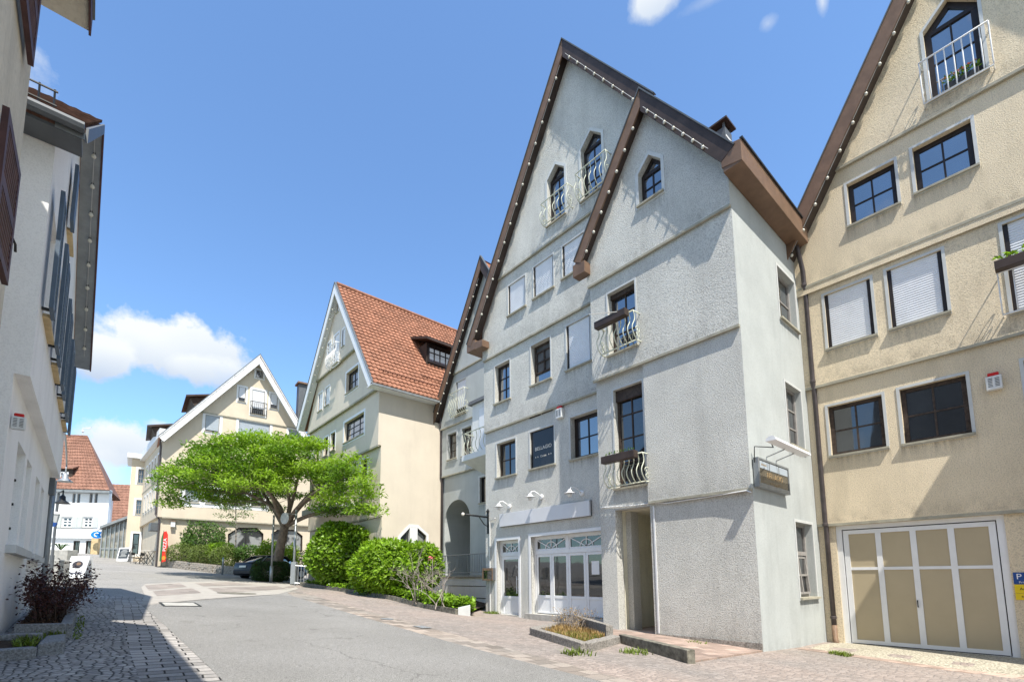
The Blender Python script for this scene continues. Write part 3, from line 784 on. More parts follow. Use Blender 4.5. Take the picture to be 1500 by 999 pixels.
for x0, x1, y0, y1 in ((1.36, 2.14, 13.42, 13.47), (1.36, 2.14, 14.33, 14.38), (1.36, 1.41, 13.47, 14.33), (2.09, 2.14, 13.47, 14.33)):
    sg.hexa([(x0, y0, gz(x0, y0) + .006), (x1, y0, gz(x1, y0) + .006), (x1, y1, gz(x1, y1) + .006), (x0, y1, gz(x0, y1) + .006), (x0, y0, gz(x0, y0) + .02), (x1, y0, gz(x1, y0) + .02), (x1, y1, gz(x1, y1) + .02), (x0, y1, gz(x0, y1) + .02)])
tag(sg.build('cover_frame', 'iron_black'), 'dark steel frame round the rectangular access cover', 'frame')

# ------------------------------------------------------------------ GREY GABLED HOUSE (big gable with a smaller wing in front)
LF = Face((11.38, 0), (0, 1), (-1, 0))
WF = Face((10.88, 0), (0, 1), (-1, 0))
YS = 4.216
SF = Face((10.66, YS), (1, 0), (0, -1))                       # side wall, u = x - 10.66
GH = thing('gabled_house', 'tall grey rough-rendered house with two steep brown-edged gables and a ground floor shop', 'building', (11.5, 9, .3))
wall = MB(); side = MB()
h_lo, h_a, h_b, h_c, h_d = [], [], [], [], []
_window = window
def window(b, *a, **k):
    if b is GH: k.setdefault('stain', True); k.setdefault('sw', .05); k.setdefault('surround', 'trim_grey')
    return _window(b, *a, **k)
# ---- big gable: windows per floor (pixel corners of the openings read on the wall plane)
def R(F, e, *p): return rloop(F.rect(*p, e=e))
g = R(LF, 0, (727.3, 651), (755, 641.3), (755.7, 694), (728.5, 700))
window(GH, LF, 0, g, h_lo,  frame='frame_worn', nx=2, nz=2, glass_='glass', dep=.17)
sgn = R(LF, 0, (776.8, 633.6), (811.8, 621.7), (811.8, 679), (776.8, 687.6))
so_ = window(GH, LF, 0, sgn, h_lo, frame='sign_black', nx=1, nz=1, glass_='sign_black', dep=.05, fw=.03)
u0, u1, z0, z1 = LF.rect((776.8, 633.6), (811.8, 621.7), (811.8, 679), (776.8, 687.6))
uc, zc = (u0 + u1) / 2, (z0 + z1) / 2
SGB = thing('restaurant_panel', 'black panel with pale lettering in a window frame of the grey gable', 'sign', LF.P(uc, z0, -.03))
MB().fbox(LF, u0 + .035, u1 - .035, z0 + .035, z1 - .035, -.088, -.062).build('panel', 'sign_black', SGB)
text('BELLAGIO', .17, LF, uc, zc + .02, -.061, 'sign_text', SGB, flip=True)
text('Cucina', .10, LF, uc, zc - .26, -.061, 'sign_text', SGB, flip=True)
for k in (-3, -2, 2, 3):
    st = MB(); st.prism(LF, [(uc + (k * .1 + (.05 if k > 0 else -.05)) + .03 * math.cos(PI / 2 + q * PI / 5) * (1 if q % 2 == 0 else .45), zc - .26 + .03 * math.sin(PI / 2 + q * PI / 5) * (1 if q % 2 == 0 else .45)) for q in range(10)], -.061, -.057)
    st.build('star', 'sign_text', SGB)
i_ = R(LF, 0, (835.7, 611.9), (876, 599), (877.7, 664.4), (836.4, 672.9))
window(GH, LF, 0, i_, h_lo, frame='frame_dark', nx=2, nz=2, glass_='glass_sky', dep=.2, fw=.11)
e1, e2, e3 = .07, .14, .21
d_ = R(LF, e1, (724.7, 537.5), (746.6, 526.7), (747, 583.8), (725.6, 591.6))
window(GH, LF, e1, d_, h_a, nx=2, nz=3, glass_='glass_sky', dep=.17)
e_ = R(LF, e1, (777.5, 508), (805.7, 492.5), (806.6, 551.6), (778.7, 567.6))
wo = window(GH, LF, e1, e_, h_a, frame='frame_worn', nx=1, nz=1, glass_='dark_room', dep=.17)  # dark sheet in place of glass, standing in for the unlit room
us = [p[0] for p in e_]; zz = [p[1] for p in e_]
cas = MB()                                                     # the sash that stands open into the room
cu0, cu1, cz0, cz1 = min(us) + .08, max(us) - .1, min(zz) + .45, max(zz) - .25
for (a, b_) in (((cu0, cz0), (cu0, cz1)), ((cu1, cz0), (cu1, cz1)), ((cu0, cz0), (cu1, cz0)), ((cu0, cz1), (cu1, cz1)), ((cu0, (cz0 + cz1) / 2), (cu1, (cz0 + cz1) / 2)), (((cu0 + cu1) / 2, cz0), ((cu0 + cu1) / 2, cz1))):
    cas.bar(LF.P(*a, e1 - .185), LF.P(*b_, e1 - .185), .05, .05, (1, 0, 0))
cas.build('sash', 'frame_worn', wo)
gb = MB(); gb.fbox(LF, min(us) + .05, max(us) - .05, min(zz) + .07, min(zz) + .36, e1 - .19, e1 - .18); gb.build('pane', 'glass_sky', wo)
f_ = R(LF, e1, (829.7, 478), (864.3, 460.7), (865, 529), (830.6, 542.6))
window(GH, LF, e1, f_, h_a, nx=1, nz=1, slats=1.0, dep=.11)
for q in (((744.5, 420.5), (769, 402.4), (769.7, 448.7), (745, 463)), ((781, 393.4), (810, 371.5), (810.5, 421), (782.6, 437.6)), ((823.7, 361.6), (855.6, 340), (856, 389.5), (824.6, 409))):
    window(GH, LF, e2, R(LF, e2, *q), h_b, nx=1, nz=1, slats=.97, dep=.10)
def pent(F, e, bl, br, el, er, ap):
    a, b, c, d, t = (F.px(*p, e=e) for p in (bl, br, el, er, ap))
    ul = (a[0] + c[0]) / 2; ur = (b[0] + d[0]) / 2; zb = (a[1] + b[1]) / 2; ze = (c[1] + d[1]) / 2
    lo, hi = min(ul, ur), max(ul, ur)
    return [(lo, zb), (hi, zb), (hi, ze), ((lo + hi) / 2, max(t[1], ze + .2)), (lo, ze)]
P1 = pent(LF, e3, (803.5, 331), (827.7, 314.7), (801, 264), (826.6, 246), (817.3, 237.6))
P2 = pent(LF, e3, (852.4, 297), (882.4, 274), (851, 219.4), (881, 196), (869, 188))
for P_ in (P1, P2):
    window(GH, LF, e3, P_, h_c, nx=2, nz=3, glass_='glass_sky', dep=.16, transom=P_[2][1] - .04, fw=.08, sw=.09)
for P_, (tl, tr) in ((P1, ((791.5, 298.4), (830, 269))), (P2, ((841.7, 254.4), (886, 220)))):
    a = LF.px(*tl, e=e3 + .28); b_ = LF.px(*tr, e=e3 + .28); zt = (a[1] + b_[1]) / 2
    railing(GH, LF, e3, min(a[0], b_[0]), max(a[0], b_[0]), P_[0][1] + .0, zt, .26, .13, 6, r=.013)
# shop front openings
dl = R(LF, 0, (727.5, 793), (760.5, 788.5), (759.3, 903.6), (727.8, 897.6))
sl_ = R(LF, 0, (776.5, 787), (882.5, 775.5), (884.5, 909), (780, 903.6))
h_lo += [dl, sl_]
panel(wall, LF, [(7.6, -.4), (13.9, -.4), (13.9, 7.12), (7.6, 7.12)], h_lo, 0, .35, .24)
panel(wall, LF, [(6.2, 7.12), (13.9, 7.12), (13.9, 9.96), (6.2, 9.96)], h_a, e1, .35, .2)
panel(wall, LF, [(6.2, 9.96), (13.9, 9.96), (13.9, 11.36), (13.0, 12.83), (6.2, 12.83)], h_b, e2, .35, .2)
panel(wall, LF, [(6.2, 12.83), (13.0, 12.83), (9.2, 19.08), (6.2, 14.5)], h_c, e3, .35, .2)
for zl, ee in ((7.12, e1), (9.96, e2), (12.83, e3)):           # dirty lip under each jetty
    a_ = 12.9 if zl > 12 else 13.85; MB().quad(LF.P(8.3, zl + .05, ee + .003), LF.P(a_, zl + .05, ee + .003), LF.P(a_, zl + .6, ee + .003), LF.P(8.3, zl + .6, ee + .003)).build('splash_stain', 'splash_stain', GH, recalc=False)
    l = MB(); l.fbox(LF, 8.3, 13.88 if zl < 12 else 12.95, zl - .05, zl + .012, ee - .05, ee + .012); l.build('jetty_lip', 'ledge', GH)
# ---- wing
hw_g, hw_1, hw_2, hw_3 = [], [], [], []
dw = [WF.px(*p, e=0) for p in ((895.8, 748.7), (955.5, 742.3), (960.6, 932.4), (899, 922))]
dwl = rloop((6.69, 7.74, .17, 3.40)); hw_g.append(dwl)
w3 = R(WF, 0, (898.4, 572.8), (942, 556.6), (944.5, 709.7), (903, 715))
window(GH, WF, 0, w3, hw_1, nx=2, nz=4, glass_='glass', dep=.17, box=.32, frame='frame_worn')
w2 = R(WF, e2, (889.4, 432.3), (930, 409.5), (931.9, 504.3), (893.3, 522.3))
window(GH, WF, e2, w2, hw_2, nx=2, nz=3, glass_='glass_sky', dep=.2, box=.14, frame='frame_worn')
w1 = pent(WF, e3, (937, 301.8), (969, 281), (934.5, 257), (968.3, 232), (951, 226.5))
window(GH, WF, e3, w1, hw_3, nx=2, nz=2, glass_='glass_sky', dep=.16, transom=w1[2][1] - .04, fw=.08, sw=.09)
panel(wall, WF, [(YS + .005, -.5), (8.24, -.5), (8.24, 3.49), (YS + .005, 3.49)], hw_g, 0, .3, .3)
panel(wall, WF, [(6.68, 3.49), (8.24, 3.49), (8.24, 7.17), (6.68, 7.17)], hw_1, 0.001, .3, .2)
panel(wall, WF, [(YS + .005, 3.49), (6.68, 3.49), (6.68, 7.17), (YS + .005, 7.17)], [], .08, .3, .2)
panel(wall, WF, [(YS + .005, 7.17), (8.26, 7.17), (8.26, 10.04), (YS + .005, 10.04)], hw_2, e2, .3, .2)
panel(wall, WF, [(YS + .005, 10.04), (8.30, 10.04), (8.30, 10.95), (6.2, 14.28), (YS + .005, 11.2)], hw_3, e3, .3, .2)
for zl, ee, a, b_ in ((3.49, .08, YS, 6.68), (7.17, e2, YS, 8.26), (10.04, e3, YS, 8.30)):
    MB().quad(WF.P(a + .01, zl + .05, ee + .003), WF.P(b_ - .01, zl + .05, ee + .003), WF.P(b_ - .01, zl + .55, ee + .003), WF.P(a + .01, zl + .55, ee + .003)).build('splash_stain', 'splash_stain', GH, recalc=False)
    l = MB(); l.fbox(WF, a + .004, b_ - .004, zl - .05, zl + .012, ee - .05, ee + .012); l.build('jetty_lip', 'ledge', GH)
wall.box(10.98, 11.36, 8.14, 8.236, -.3, 10.9)                 # return of the wing
# hidden sides and back
wall.quad((11.4, 13.895, -.5), (24, 13.895, -.5), (24, 13.895, 11.4), (11.4, 13.895, 11.4))
wall.quad((24, YS, -.5), (24, 13.9, -.5), (24, 13.9, 11.4), (24, YS, 11.4)); wall.add([(24, 13.9, 11.4), (24, YS, 11.2), (24, 9.2, 19)], [(0, 1, 2)])
wall.build('wall', 'grey_render', GH)
hs = []
def sx(r): return [(p[0], p[1]) for p in r]
s1 = R(SF, 0, (1137.5, 389), (1163, 416), (1167.5, 486), (1142.5, 466))
window(GH, SF, 0, s1, hs, frame='frame_grey', nx=1, nz=2, glass_='glass', dep=.13, sw=.07)
s2 = R(SF, 0, (1149.9, 560.7), (1174, 574.5), (1176.6, 661), (1155, 648))
window(GH, SF, 0, s2, hs, frame='frame_grey', nx=2, nz=3, glass_='glass', dep=.13, sw=.07)
s3 = R(SF, 0, (1165, 765.6), (1190.5, 767.5), (1195, 873), (1172, 876))
wo = window(GH, SF, 0, s3, hs, frame='frame_grey', nx=2, nz=1, glass_='glass', dep=.16, sw=.07, transom=max(p[1] for p in s3) - .75)
su0, su1 = min(p[0] for p in s3), max(p[0] for p in s3); sz0, sz1 = min(p[1] for p in s3), max(p[1] for p in s3)
sa = MB()                                                       # lower sash tipped inwards
for uu in (su0 + .12, (su0 + su1) / 2, su1 - .12): sa.bar(SF.P(uu, sz0 + .1, -.13), SF.P(uu, sz1 - .85, -.2), .05, .06, (0, 1, 0))
for q in (0, .5, 1): sa.bar(SF.P(su0 + .1, sz0 + .1 + (sz1 - .95 - sz0) * q, -.13 - .07 * q), SF.P(su1 - .1, sz0 + .1 + (sz1 - .95 - sz0) * q, -.13 - .07 * q), .05, .05)
sa.build('sash', 'frame_grey', wo)
for x0_, za, zb in ((.22, -.7, 3.49), (.14, 3.49, 7.17), (.08, 7.17, 10.04), (.01, 10.04, 11.2)):
    cut = [h for h in hs if min(p[1] for p in h) < zb and max(p[1] for p in h) > za]
    panel(side, SF, [(x0_ + .002, za), (13.3, za), (13.3, zb), (x0_ + .002, zb)], cut, 0, .3, .2)
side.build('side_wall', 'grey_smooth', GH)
MB().quad(WF.P(YS + .02, .22, .004), WF.P(6.55, .22, .004), WF.P(6.55, .95, .004), WF.P(YS + .02, .95, .004)).build('splash_stain', 'splash_stain', GH, recalc=False)
MB().quad(SF.P(.24, -.12, .004), SF.P(4.1, -.22, .004), SF.P(4.1, .5, .004), SF.P(.24, .55, .004)).build('splash_stain', 'splash_stain', GH, recalc=False)
pl = MB(); pl.fbox(WF, YS + .002, 6.66, -.3, .22, .002, .03); pl.build('plinth', 'granite', GH)
# doorway passage
ps = MB(); x0, x1 = 11.19, 12.9
ps.quad((x0, 7.74, .15), (x1, 7.9, .15), (x1, 7.9, 3.42), (x0, 7.74, 3.42)); ps.quad((x0, 6.69, .15), (x1, 6.6, .15), (x1, 6.6, 3.42), (x0, 6.69, 3.42))
ps.quad((x1, 6.6, .15), (x1, 7.9, .15), (x1, 7.9, 3.42), (x1, 6.6, 3.42)); ps.quad((x0, 6.69, 3.4), (x0, 7.74, 3.4), (x1, 7.9, 3.4), (x1, 6.6, 3.4))
ps.build('passage', 'passage_render', GH, recalc=False)
fl = MB(); fl.box(10.86, 12.9, 6.60, 7.9, -.2, .185); fl.build('passage_floor', 'slab_red', GH)
dp = MB(); dp.box(12.84, 12.88, 6.7, 7.3, .19, 2.3); dp.build('inner_door', 'trim_grey', GH)
# ---- roofs
def LFr(y): return 19.2 - 1.655 * (y - 9.2) if y > 9.2 else 19.2 - 1.507 * (9.2 - y)
XB, XW, XE = 10.85, 10.40, 24.0
slope(GH, 'roof', 'tile_brown', (XB + .02, 14.42, LFr(14.42)), (XE, 14.42, LFr(14.42)), (XE, 9.2, 19.2), (XB + .02, 9.2, 19.2))
slope(GH, 'roof', 'tile_brown', (XB + .02, 6.0, LFr(6.0)), (XE, 6.0, LFr(6.0)), (XE, 9.2, 19.2), (XB + .02, 9.2, 19.2))
slope(GH, 'roof', 'tile_brown', (XW + .02, 3.82, 10.84), (XE, 3.82, 10.84), (XE, 6.2, 14.40), (XW + .02, 6.2, 14.40))
slope(GH, 'roof', 'tile_brown', (XW + .02, 8.56, 10.72), (11.5, 8.56, 10.72), (11.5, 6.2, 14.40), (XW + .02, 6.2, 14.40))
LW = Face((11.38, 0), (0, 1), (-1, 0))
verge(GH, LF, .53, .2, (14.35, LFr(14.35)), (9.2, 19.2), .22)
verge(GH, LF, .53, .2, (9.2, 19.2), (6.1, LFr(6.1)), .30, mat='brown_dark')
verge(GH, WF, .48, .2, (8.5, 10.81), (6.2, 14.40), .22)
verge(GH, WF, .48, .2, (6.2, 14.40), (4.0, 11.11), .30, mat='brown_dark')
def eave_end(x0, x1, y0, y1, zb, zt, out):
    """boxed eave; out = +1 when the gutter side is +y"""
    mb = MB(); ya, yb = (y0, y1) if out > 0 else (y1, y0)      # ya wall side, yb outer side
    mb.hexa([(x0, ya, zb), (x1, ya, zb), (x1, yb, zb + .02), (x0, yb, zb + .02), (x0, ya, zt - .05), (x1, ya, zt - .05), (x1, yb, zt), (x0, yb, zt)]); return mb
eave_end(10.86, 24, 13.9, 14.42, 10.36, 10.78, 1).build('eave_box', 'brown_metal', GH, bevel=.01)
eave_end(10.86, 11.2, 13.45, 13.893, 10.30, 10.62, 1).build('eave_return', 'brown_metal', GH, bevel=.01)
eave_end(10.41, 10.70, 8.18, 8.62, 10.36, 10.76, 1).build('eave_box', 'brown_metal', GH, bevel=.01)
eave_end(10.42, 14.58, 3.80, YS - .003, 10.66, 11.22, -1).build('eave_box', 'brown_metal', GH, bevel=.01)
MB().hexa([(10.408, 3.81, 10.7), (10.62, 3.81, 10.7), (10.62, 4.24, 10.8), (10.408, 4.24, 10.8), (10.408, 3.81, 11.2), (10.62, 3.81, 11.2), (10.62, 4.24, 11.3), (10.408, 4.24, 11.3)]).build('eave_return', 'brown_metal', GH)
gt = MB(); gt.box(10.412, 14.6, 3.765, 3.83, 11.20, 11.25); gt.build('gutter_edge', 'iron_black', GH)
# chimney
ccx, ccy, hw_ = 15.3, 6.2, .25
ch = MB(); ch.box(ccx - hw_, ccx + hw_, ccy - hw_, ccy + hw_, 12.5, 16.28); cho = ch.build('chimney', 'lead_grey', GH)
ck = MB(); h2 = .36; ck.add([(ccx + i * h2, ccy + j * h2, z) for z in (16.46, 16.52) for i, j in ((-1, -1), (1, -1), (1, 1), (-1, 1))] + [(ccx, ccy, 16.86)],
              [(0, 1, 2, 3), (0, 1, 5, 4), (1, 2, 6, 5), (2, 3, 7, 6), (3, 0, 4, 7), (4, 5, 8), (5, 6, 8), (6, 7, 8), (7, 4, 8)]); ck.build('cap', 'brown_dark', cho)
for i in (-1, 1):
    for j in (-1, 1): p = MB(); p.box(ccx + i * .2 - .03, ccx + i * .2 + .03, ccy + j * .2 - .03, ccy + j * .2 + .03, 16.28, 16.47); p.build('cap_post', 'lead_grey', cho)
for k in range(4): MB().box(ccx - .2 + k * .11, ccx - .14 + k * .11, ccy - hw_ - .012, ccy - hw_ - .002, 15.55, 15.85).build('vent_slot', 'trim_white', cho)
MB().box(ccx - .22, ccx + .22, ccy - hw_ - .012, ccy - hw_ - .002, 15.93, 16.0).build('vent_band', 'trim_white', cho)
# railings of the wing's french windows
for q, (tl, tr), e in ((w2, ((878, 474), (936.6, 455)), e2), (w3, ((887, 676), (950, 659)), .0)):
    u0 = min(p[0] for p in q) - .12; u1 = max(p[0] for p in q) + .14; zb = min(p[1] for p in q) + .03
    a = WF.px(*tl, e=e + .3); b_ = WF.px(*tr, e=e + .3)
    railing(GH, WF, e, u0, u1, zb, (a[1] + b_[1]) / 2 , .3, .15, 8, r=.014)
    zt = (a[1] + b_[1]) / 2
    fbx = MB(); fbx.fbox(WF, u0 + .12, u1 - .02, zt - .12, zt + .07, e + .31, e + .5)
    up = q is w2
    fo = thing('flower_box', 'brown flower box on the upper balcony rail of the wing' if up else 'brown flower box with thin sprouts on the lower balcony rail of the wing', 'flower box', WF.P((u0 + u1) / 2, zt, e + .4), 'flower boxes on balcony rails')
    fbx.build('box', 'brown_dark', fo, bevel=.01)
    MB().fbox(WF, u0 + .14, u1 - .04, zt + .05, zt + .075, e + .33, e + .48).build('soil', 'soil', fo)
    if up: MB().tube([WF.P(u0 + .35, zt + .04, e + .5), WF.P(u1 + .1, zt + .34, e + .55)], .012, 5).build('cane', 'sign_text', fo)
    else:
        pp = [(Vector(WF.P(random.uniform(u0 + .2, u1 - .1), zt + .08 + random.random() * .07, e + .4)), Vector((0, 0, 1))) for _ in range(60)]
        leaf_cloud(pp, .07, .4, -.6).build('sprouts', 'leaf_mid', fo, recalc=False)
# slab strip on wall: cable crossing the wing front at the lower jetty
cb = MB(); cb.tube([WF.P(8.2, 3.52, .02), WF.P(7.2, 3.46, .02), WF.P(6.6, 3.46, .02), WF.P(6.2, 3.40, .06), WF.P(5.2, 3.42, .06), WF.P(4.3, 3.44, .1), (10.72, 4.19, 3.38)], .014, 5); cb.build('cable', 'trim_white', GH)
cb = MB(); cb.fbox(WF, 6.56, 6.6, .23, 3.38, .001, .02); cb.build('cable_duct', 'trim_white', GH)
vt = MB(); 
for q in (((776, 605.6), (792, 600.5), (792, 607), (776, 612.6)), ((793.8, 599.9), (809.7, 594.5), (809.7, 600), (793.8, 606))):
    u0, u1, z0, z1 = LF.rect(*q); vt.fbox(LF, u0, u1, z0 - .03, z1 - .02, .001, .012)
vt.build('vent', 'brown_dark', GH)

# ---- restaurant door and glazed front
def shop_leaf(parent, u0, u1, z0, z1, kick, e, name, handle=False, fw=.07):
    fr = MB(); fr.ring(LF, rloop((u0, u1, z0, z1)), rloop((u0 + fw, u1 - fw, z0 + .05, z1 - fw)), e - .05, e)
    fr.fbox(LF, u0 + fw, u1 - fw, kick - .06, kick + .03, e - .048, e - .003)
    o = fr.build(name, 'paint_white', parent, bevel=.006)
    MB().fbox(LF, u0 + fw, u1 - fw, kick + .03, z1 - fw, e - .035, e - .022).build('pane', 'glass_shop', o)
    MB().fbox(LF, u0 + fw, u1 - fw, z0 + .05, kick - .06, e - .034, e - .018).build('kick_panel', 'paint_white', o)
    return o
def fanlight(parent, u0, u1, z0, z1, e):
    fr = MB(); fr.ring(LF, rloop((u0, u1, z0, z1)), rloop((u0 + .05, u1 - .05, z0 + .05, z1 - .05)), e - .05, e)
    o = fr.build('fanlight', 'paint_white', parent)
    MB().fbox(LF, u0 + .05, u1 - .05, z0 + .05, z1 - .05, e - .04, e - .03).build('pane', 'glass_shop', o)
    uc = (u0 + u1) / 2; zb = z0 + .05; hh = z1 - z0 - .1; ww = (u1 - u0) / 2 - .05; mm = MB()
    for r_ in (.18, .72):
        rr = hh * r_; n = 12
        arc = [(uc + rr * 1.15 * math.cos(PI * k / n), zb + rr * math.sin(PI * k / n)) for k in range(n + 1)]
        if r_ < .3: mm.prism(LF, arc, e - .028, e - .004)
        else: mm.tube([LF.P(*p, e - .016) for p in arc], .018, 5)
    for a, b_ in (((uc, zb), (uc, z1 - .05)), ((uc, zb), (uc - ww, z1 - .06)), ((uc, zb), (uc + ww, z1 - .06))):
        mm.bar(LF.P(*a, e - .016), LF.P(*b_, e - .016), .03, .024, (1, 0, 0))
    mm.build('tracery', 'paint_white', o)
dy0, dy1, dz0, dz1 = min(p[0] for p in dl), max(p[0] for p in dl), min(p[1] for p in dl), max(p[1] for p in dl)
sy0, sy1, sz0, sz1 = min(p[0] for p in sl_), max(p[0] for p in sl_), min(p[1] for p in sl_), max(p[1] for p in sl_)
ztr = dz0 + (dz1 - dz0) * .785
SFR = MB(); E0 = -.2
for lp in (dl, sl_):
    SFR.ring(LF, lp, offset(lp, -.06), E0 - .04, E0 + .03)
    SFR.ring(LF, offset(lp, .1), lp, -.02, .018)
SFR.fbox(LF, dy0 + .06, dy1 - .06, ztr, ztr + .1, E0 - .04, E0 + .03); 
zt2 = sz0 + (sz1 - sz0) * .775
SFR.fbox(LF, sy0 + .06, sy1 - .06, zt2, zt2 + .13, E0 - .04, E0 + .03); ym = (sy0 + sy1) / 2
SFR.fbox(LF, ym - .05, ym + .05, zt2 + .13, sz1 - .06, E0 - .04, E0 + .03)
SFR.build('shop_front', 'paint_white', GH)
fanlight(GH, dy0 + .06, dy1 - .06, ztr + .1, dz1 - .06, E0 + .01)
fanlight(GH, sy0 + .06, ym - .05, zt2 + .13, sz1 - .06, E0 + .01); fanlight(GH, ym + .05, sy1 - .06, zt2 + .13, sz1 - .06, E0 + .01)
dr = shop_leaf(GH, dy0 + .07, dy1 - .07, dz0 + .01, ztr - .005, dz0 + .62, E0 + .015, 'door', fw=.11)
hd = MB(); hu = dy0 + .22
hd.tube([LF.P(hu, dz0 + .75, E0 + .09), LF.P(hu, dz0 + 1.35, E0 + .09)], .018, 7); hd.tube([LF.P(hu, dz0 + .85, E0), LF.P(hu, dz0 + .85, E0 + .09)], .012, 6); hd.tube([LF.P(hu, dz0 + 1.25, E0), LF.P(hu, dz0 + 1.25, E0 + .09)], .012, 6)
hd.build('handle', 'paint_white', dr)
MB().ball(LF.P(dy0 + .13, dz0 + 1.05, E0 + .02), .03).build('lock', 'iron_black', dr)
n4 = 4
for k in range(n4):
    a = sy0 + .065 + (sy1 - sy0 - .13) * k / n4; b_ = sy0 + .065 + (sy1 - sy0 - .13) * (k + 1) / n4
    sh_ = shop_leaf(GH, a + .004, b_ - .004, sz0 + .1, zt2 - .004, sz0 + .66, E0 + .015, 'glazed_door', fw=.085)
    if k == 0: MB().fbox(LF, a + .22, a + .5, sz0 + 1.35, sz0 + 1.75, E0 - .006, E0 - .002).build('notice', 'paper', sh_)
stp = MB(); stp.fbox(LF, sy0 - .05, sy1 + .25, -.2, sz0 + .08, -.2, .10); stp.build('step', 'concrete', GH)
stp = MB(); stp.fbox(LF, dy0, dy1, -.2, dz0 + .01, -.2, .03); stp.build('threshold', 'concrete', GH)
# sign board, lamps, alarm, menu box, bracket
u0, u1, z0, z1 = LF.rect((733.8, 753), (866.5, 732.9), (866.5, 754.3), (735, 772.5))
sbd = thing('signboard', 'long blank pale signboard above the shop front', 'sign', LF.P((u0 + u1) / 2, z0, .06))
MB().fbox(LF, u0, u1, z0, z1, .03, .10).build('board', 'sign_board', sbd, bevel=.006)
MB().fbox(LF, u0 - .012, u1 + .012, z0 - .012, z1 + .012, .004, .03).build('back_frame', 'lead_grey', sbd)
for k, (px, lab) in enumerate((((743, 742), 'white wall lamp above the door end of the blank signboard'), ((789.5, 728), 'white wall lamp above the middle of the blank signboard'), ((848, 722.5), 'white wall lamp in shade above the right end of the blank signboard'))):
    u, z = LF.px(*px, e=.05)
    lp = thing('wall_lamp', lab, 'lamp', LF.P(u, z, .02), 'lamps over the signboard')
    MB().lathe(LF.P(u - .08, z, .0), [(.085, 0), (.085, .03), (.05, .05)], 12, axis=(-1, 0, 0)).build('wall_plate', 'paint_white', lp, smooth=False)
    MB().tube([LF.P(u - .08, z, .04), LF.P(u - .04, z + .1, .14), LF.P(u + .02, z + .18, .24), LF.P(u + .07, z + .16, .34), LF.P(u + .08, z + .07, .38)], .018, 7).build('arm', 'paint_white', lp, smooth=True)
    MB().lathe(LF.P(u + .08, z + .07, .38), [(.03, .03), (.06, .0), (.075, -.05), (.17, -.085), (.175, -.095), (.07, -.07)], 14).build('shade', 'paint_white', lp, smooth=True)
    MB().lathe(LF.P(u + .08, z - .03, .38), [(.02, .04), (.07, .01), (.08, -.05), (.05, -.1), (0, -.115)], 12).build('globe', 'alarm_white', lp, smooth=True)
def alarm(F, u, z, e, label, s=1.0):
    t = thing('alarm_box', label, 'alarm', F.P(u, z, e))
    MB().fbox(F, u - .13 * s, u + .13 * s, z - .17 * s, z + .15 * s, e + .002, e + .14 * s).build('housing', 'alarm_white', t, bevel=.015)
    b_ = MB(); b_.fbox(F, u - .09 * s, u + .09 * s, z + .15 * s, z + .23 * s, e + .03 * s, e + .12 * s); b_.build('beacon', 'red_plastic', t, bevel=.012)
    gq = MB()
    for q in (-1, 1):
        for k in range(6): gq.fbox(F, u + q * .055 * s - .035 * s, u + q * .055 * s + .035 * s, z - .1 * s + k * .036 * s, z - .085 * s + k * .036 * s, e + .14 * s + .001, e + .146 * s)
    gq.build('grille', 'lead_grey', t)
    return t
u, z = LF.px(819, 605, e=.1); alarm(LF, u, z, 0, 'white alarm box with red beacon on the grey gable above the shop')
u0, u1, z0, z1 = LF.rect((708, 832.5), (723, 831), (723.5, 849.5), (708.5, 850), e=.1)
mbx = thing('menu_box', 'small wooden framed menu box on the wall left of the shop door', 'menu box', LF.P((u0 + u1) / 2, z0, .1))
MB().fbox(LF, u0, u1, z0, z1, .004, .14).build('case', 'lead_grey', mbx); MB().ring(LF, rloop((u0, u1, z0, z1)), rloop((u0 + .05, u1 - .05, z0 + .05, z1 - .09)), .14, .16).build('frame', 'frame_wood', mbx)
MB().fbox(LF, u0 + .05, u1 - .05, z0 + .05, z1 - .09, .141, .15).build('pane', 'glass', mbx)
ba, bz = LF.px(715.5, 757, e=.05); bb, bz2 = LF.px(668, 752.5, e=1.3)
brk = thing('sign_bracket', 'black wrought iron bracket with ball tip on the grey house corner', 'bracket', LF.P(13.75, bz, .05))
MB().fbox(LF, 13.70, 13.80, bz - .62, bz + .18, .004, .03).build('wall_plate', 'iron_black', brk)
MB().tube([LF.P(13.75, bz, .02), LF.P(13.75, bz + .02, 1.12)], .035, 8).build('arm', 'iron_black', brk, smooth=True)
MB().tube([LF.P(13.75, bz - .35, .03), LF.P(13.75, bz - .28, .2), LF.P(13.75, bz - .08, .38), LF.P(13.75, bz, .45)], .018, 6).build('brace', 'iron_black', brk, smooth=True)
MB().ball(LF.P(13.75, bz + .02, 1.18), .062).build('tip', 'sign_text', brk, smooth=True)
MB().lathe(LF.P(13.75, bz + .18, .02), [(.06, 0), (.075, .05), (.02, .12), (0, .16)], 6).build('finial', 'iron_black', brk)
dpm = MB(); dpm.tube([LF.P(13.62, .3, .03), LF.P(13.62, bz - .15, .03), LF.P(13.3, bz - .08, .05)], .02, 6); dpm.build('conduit', 'trim_white', GH)

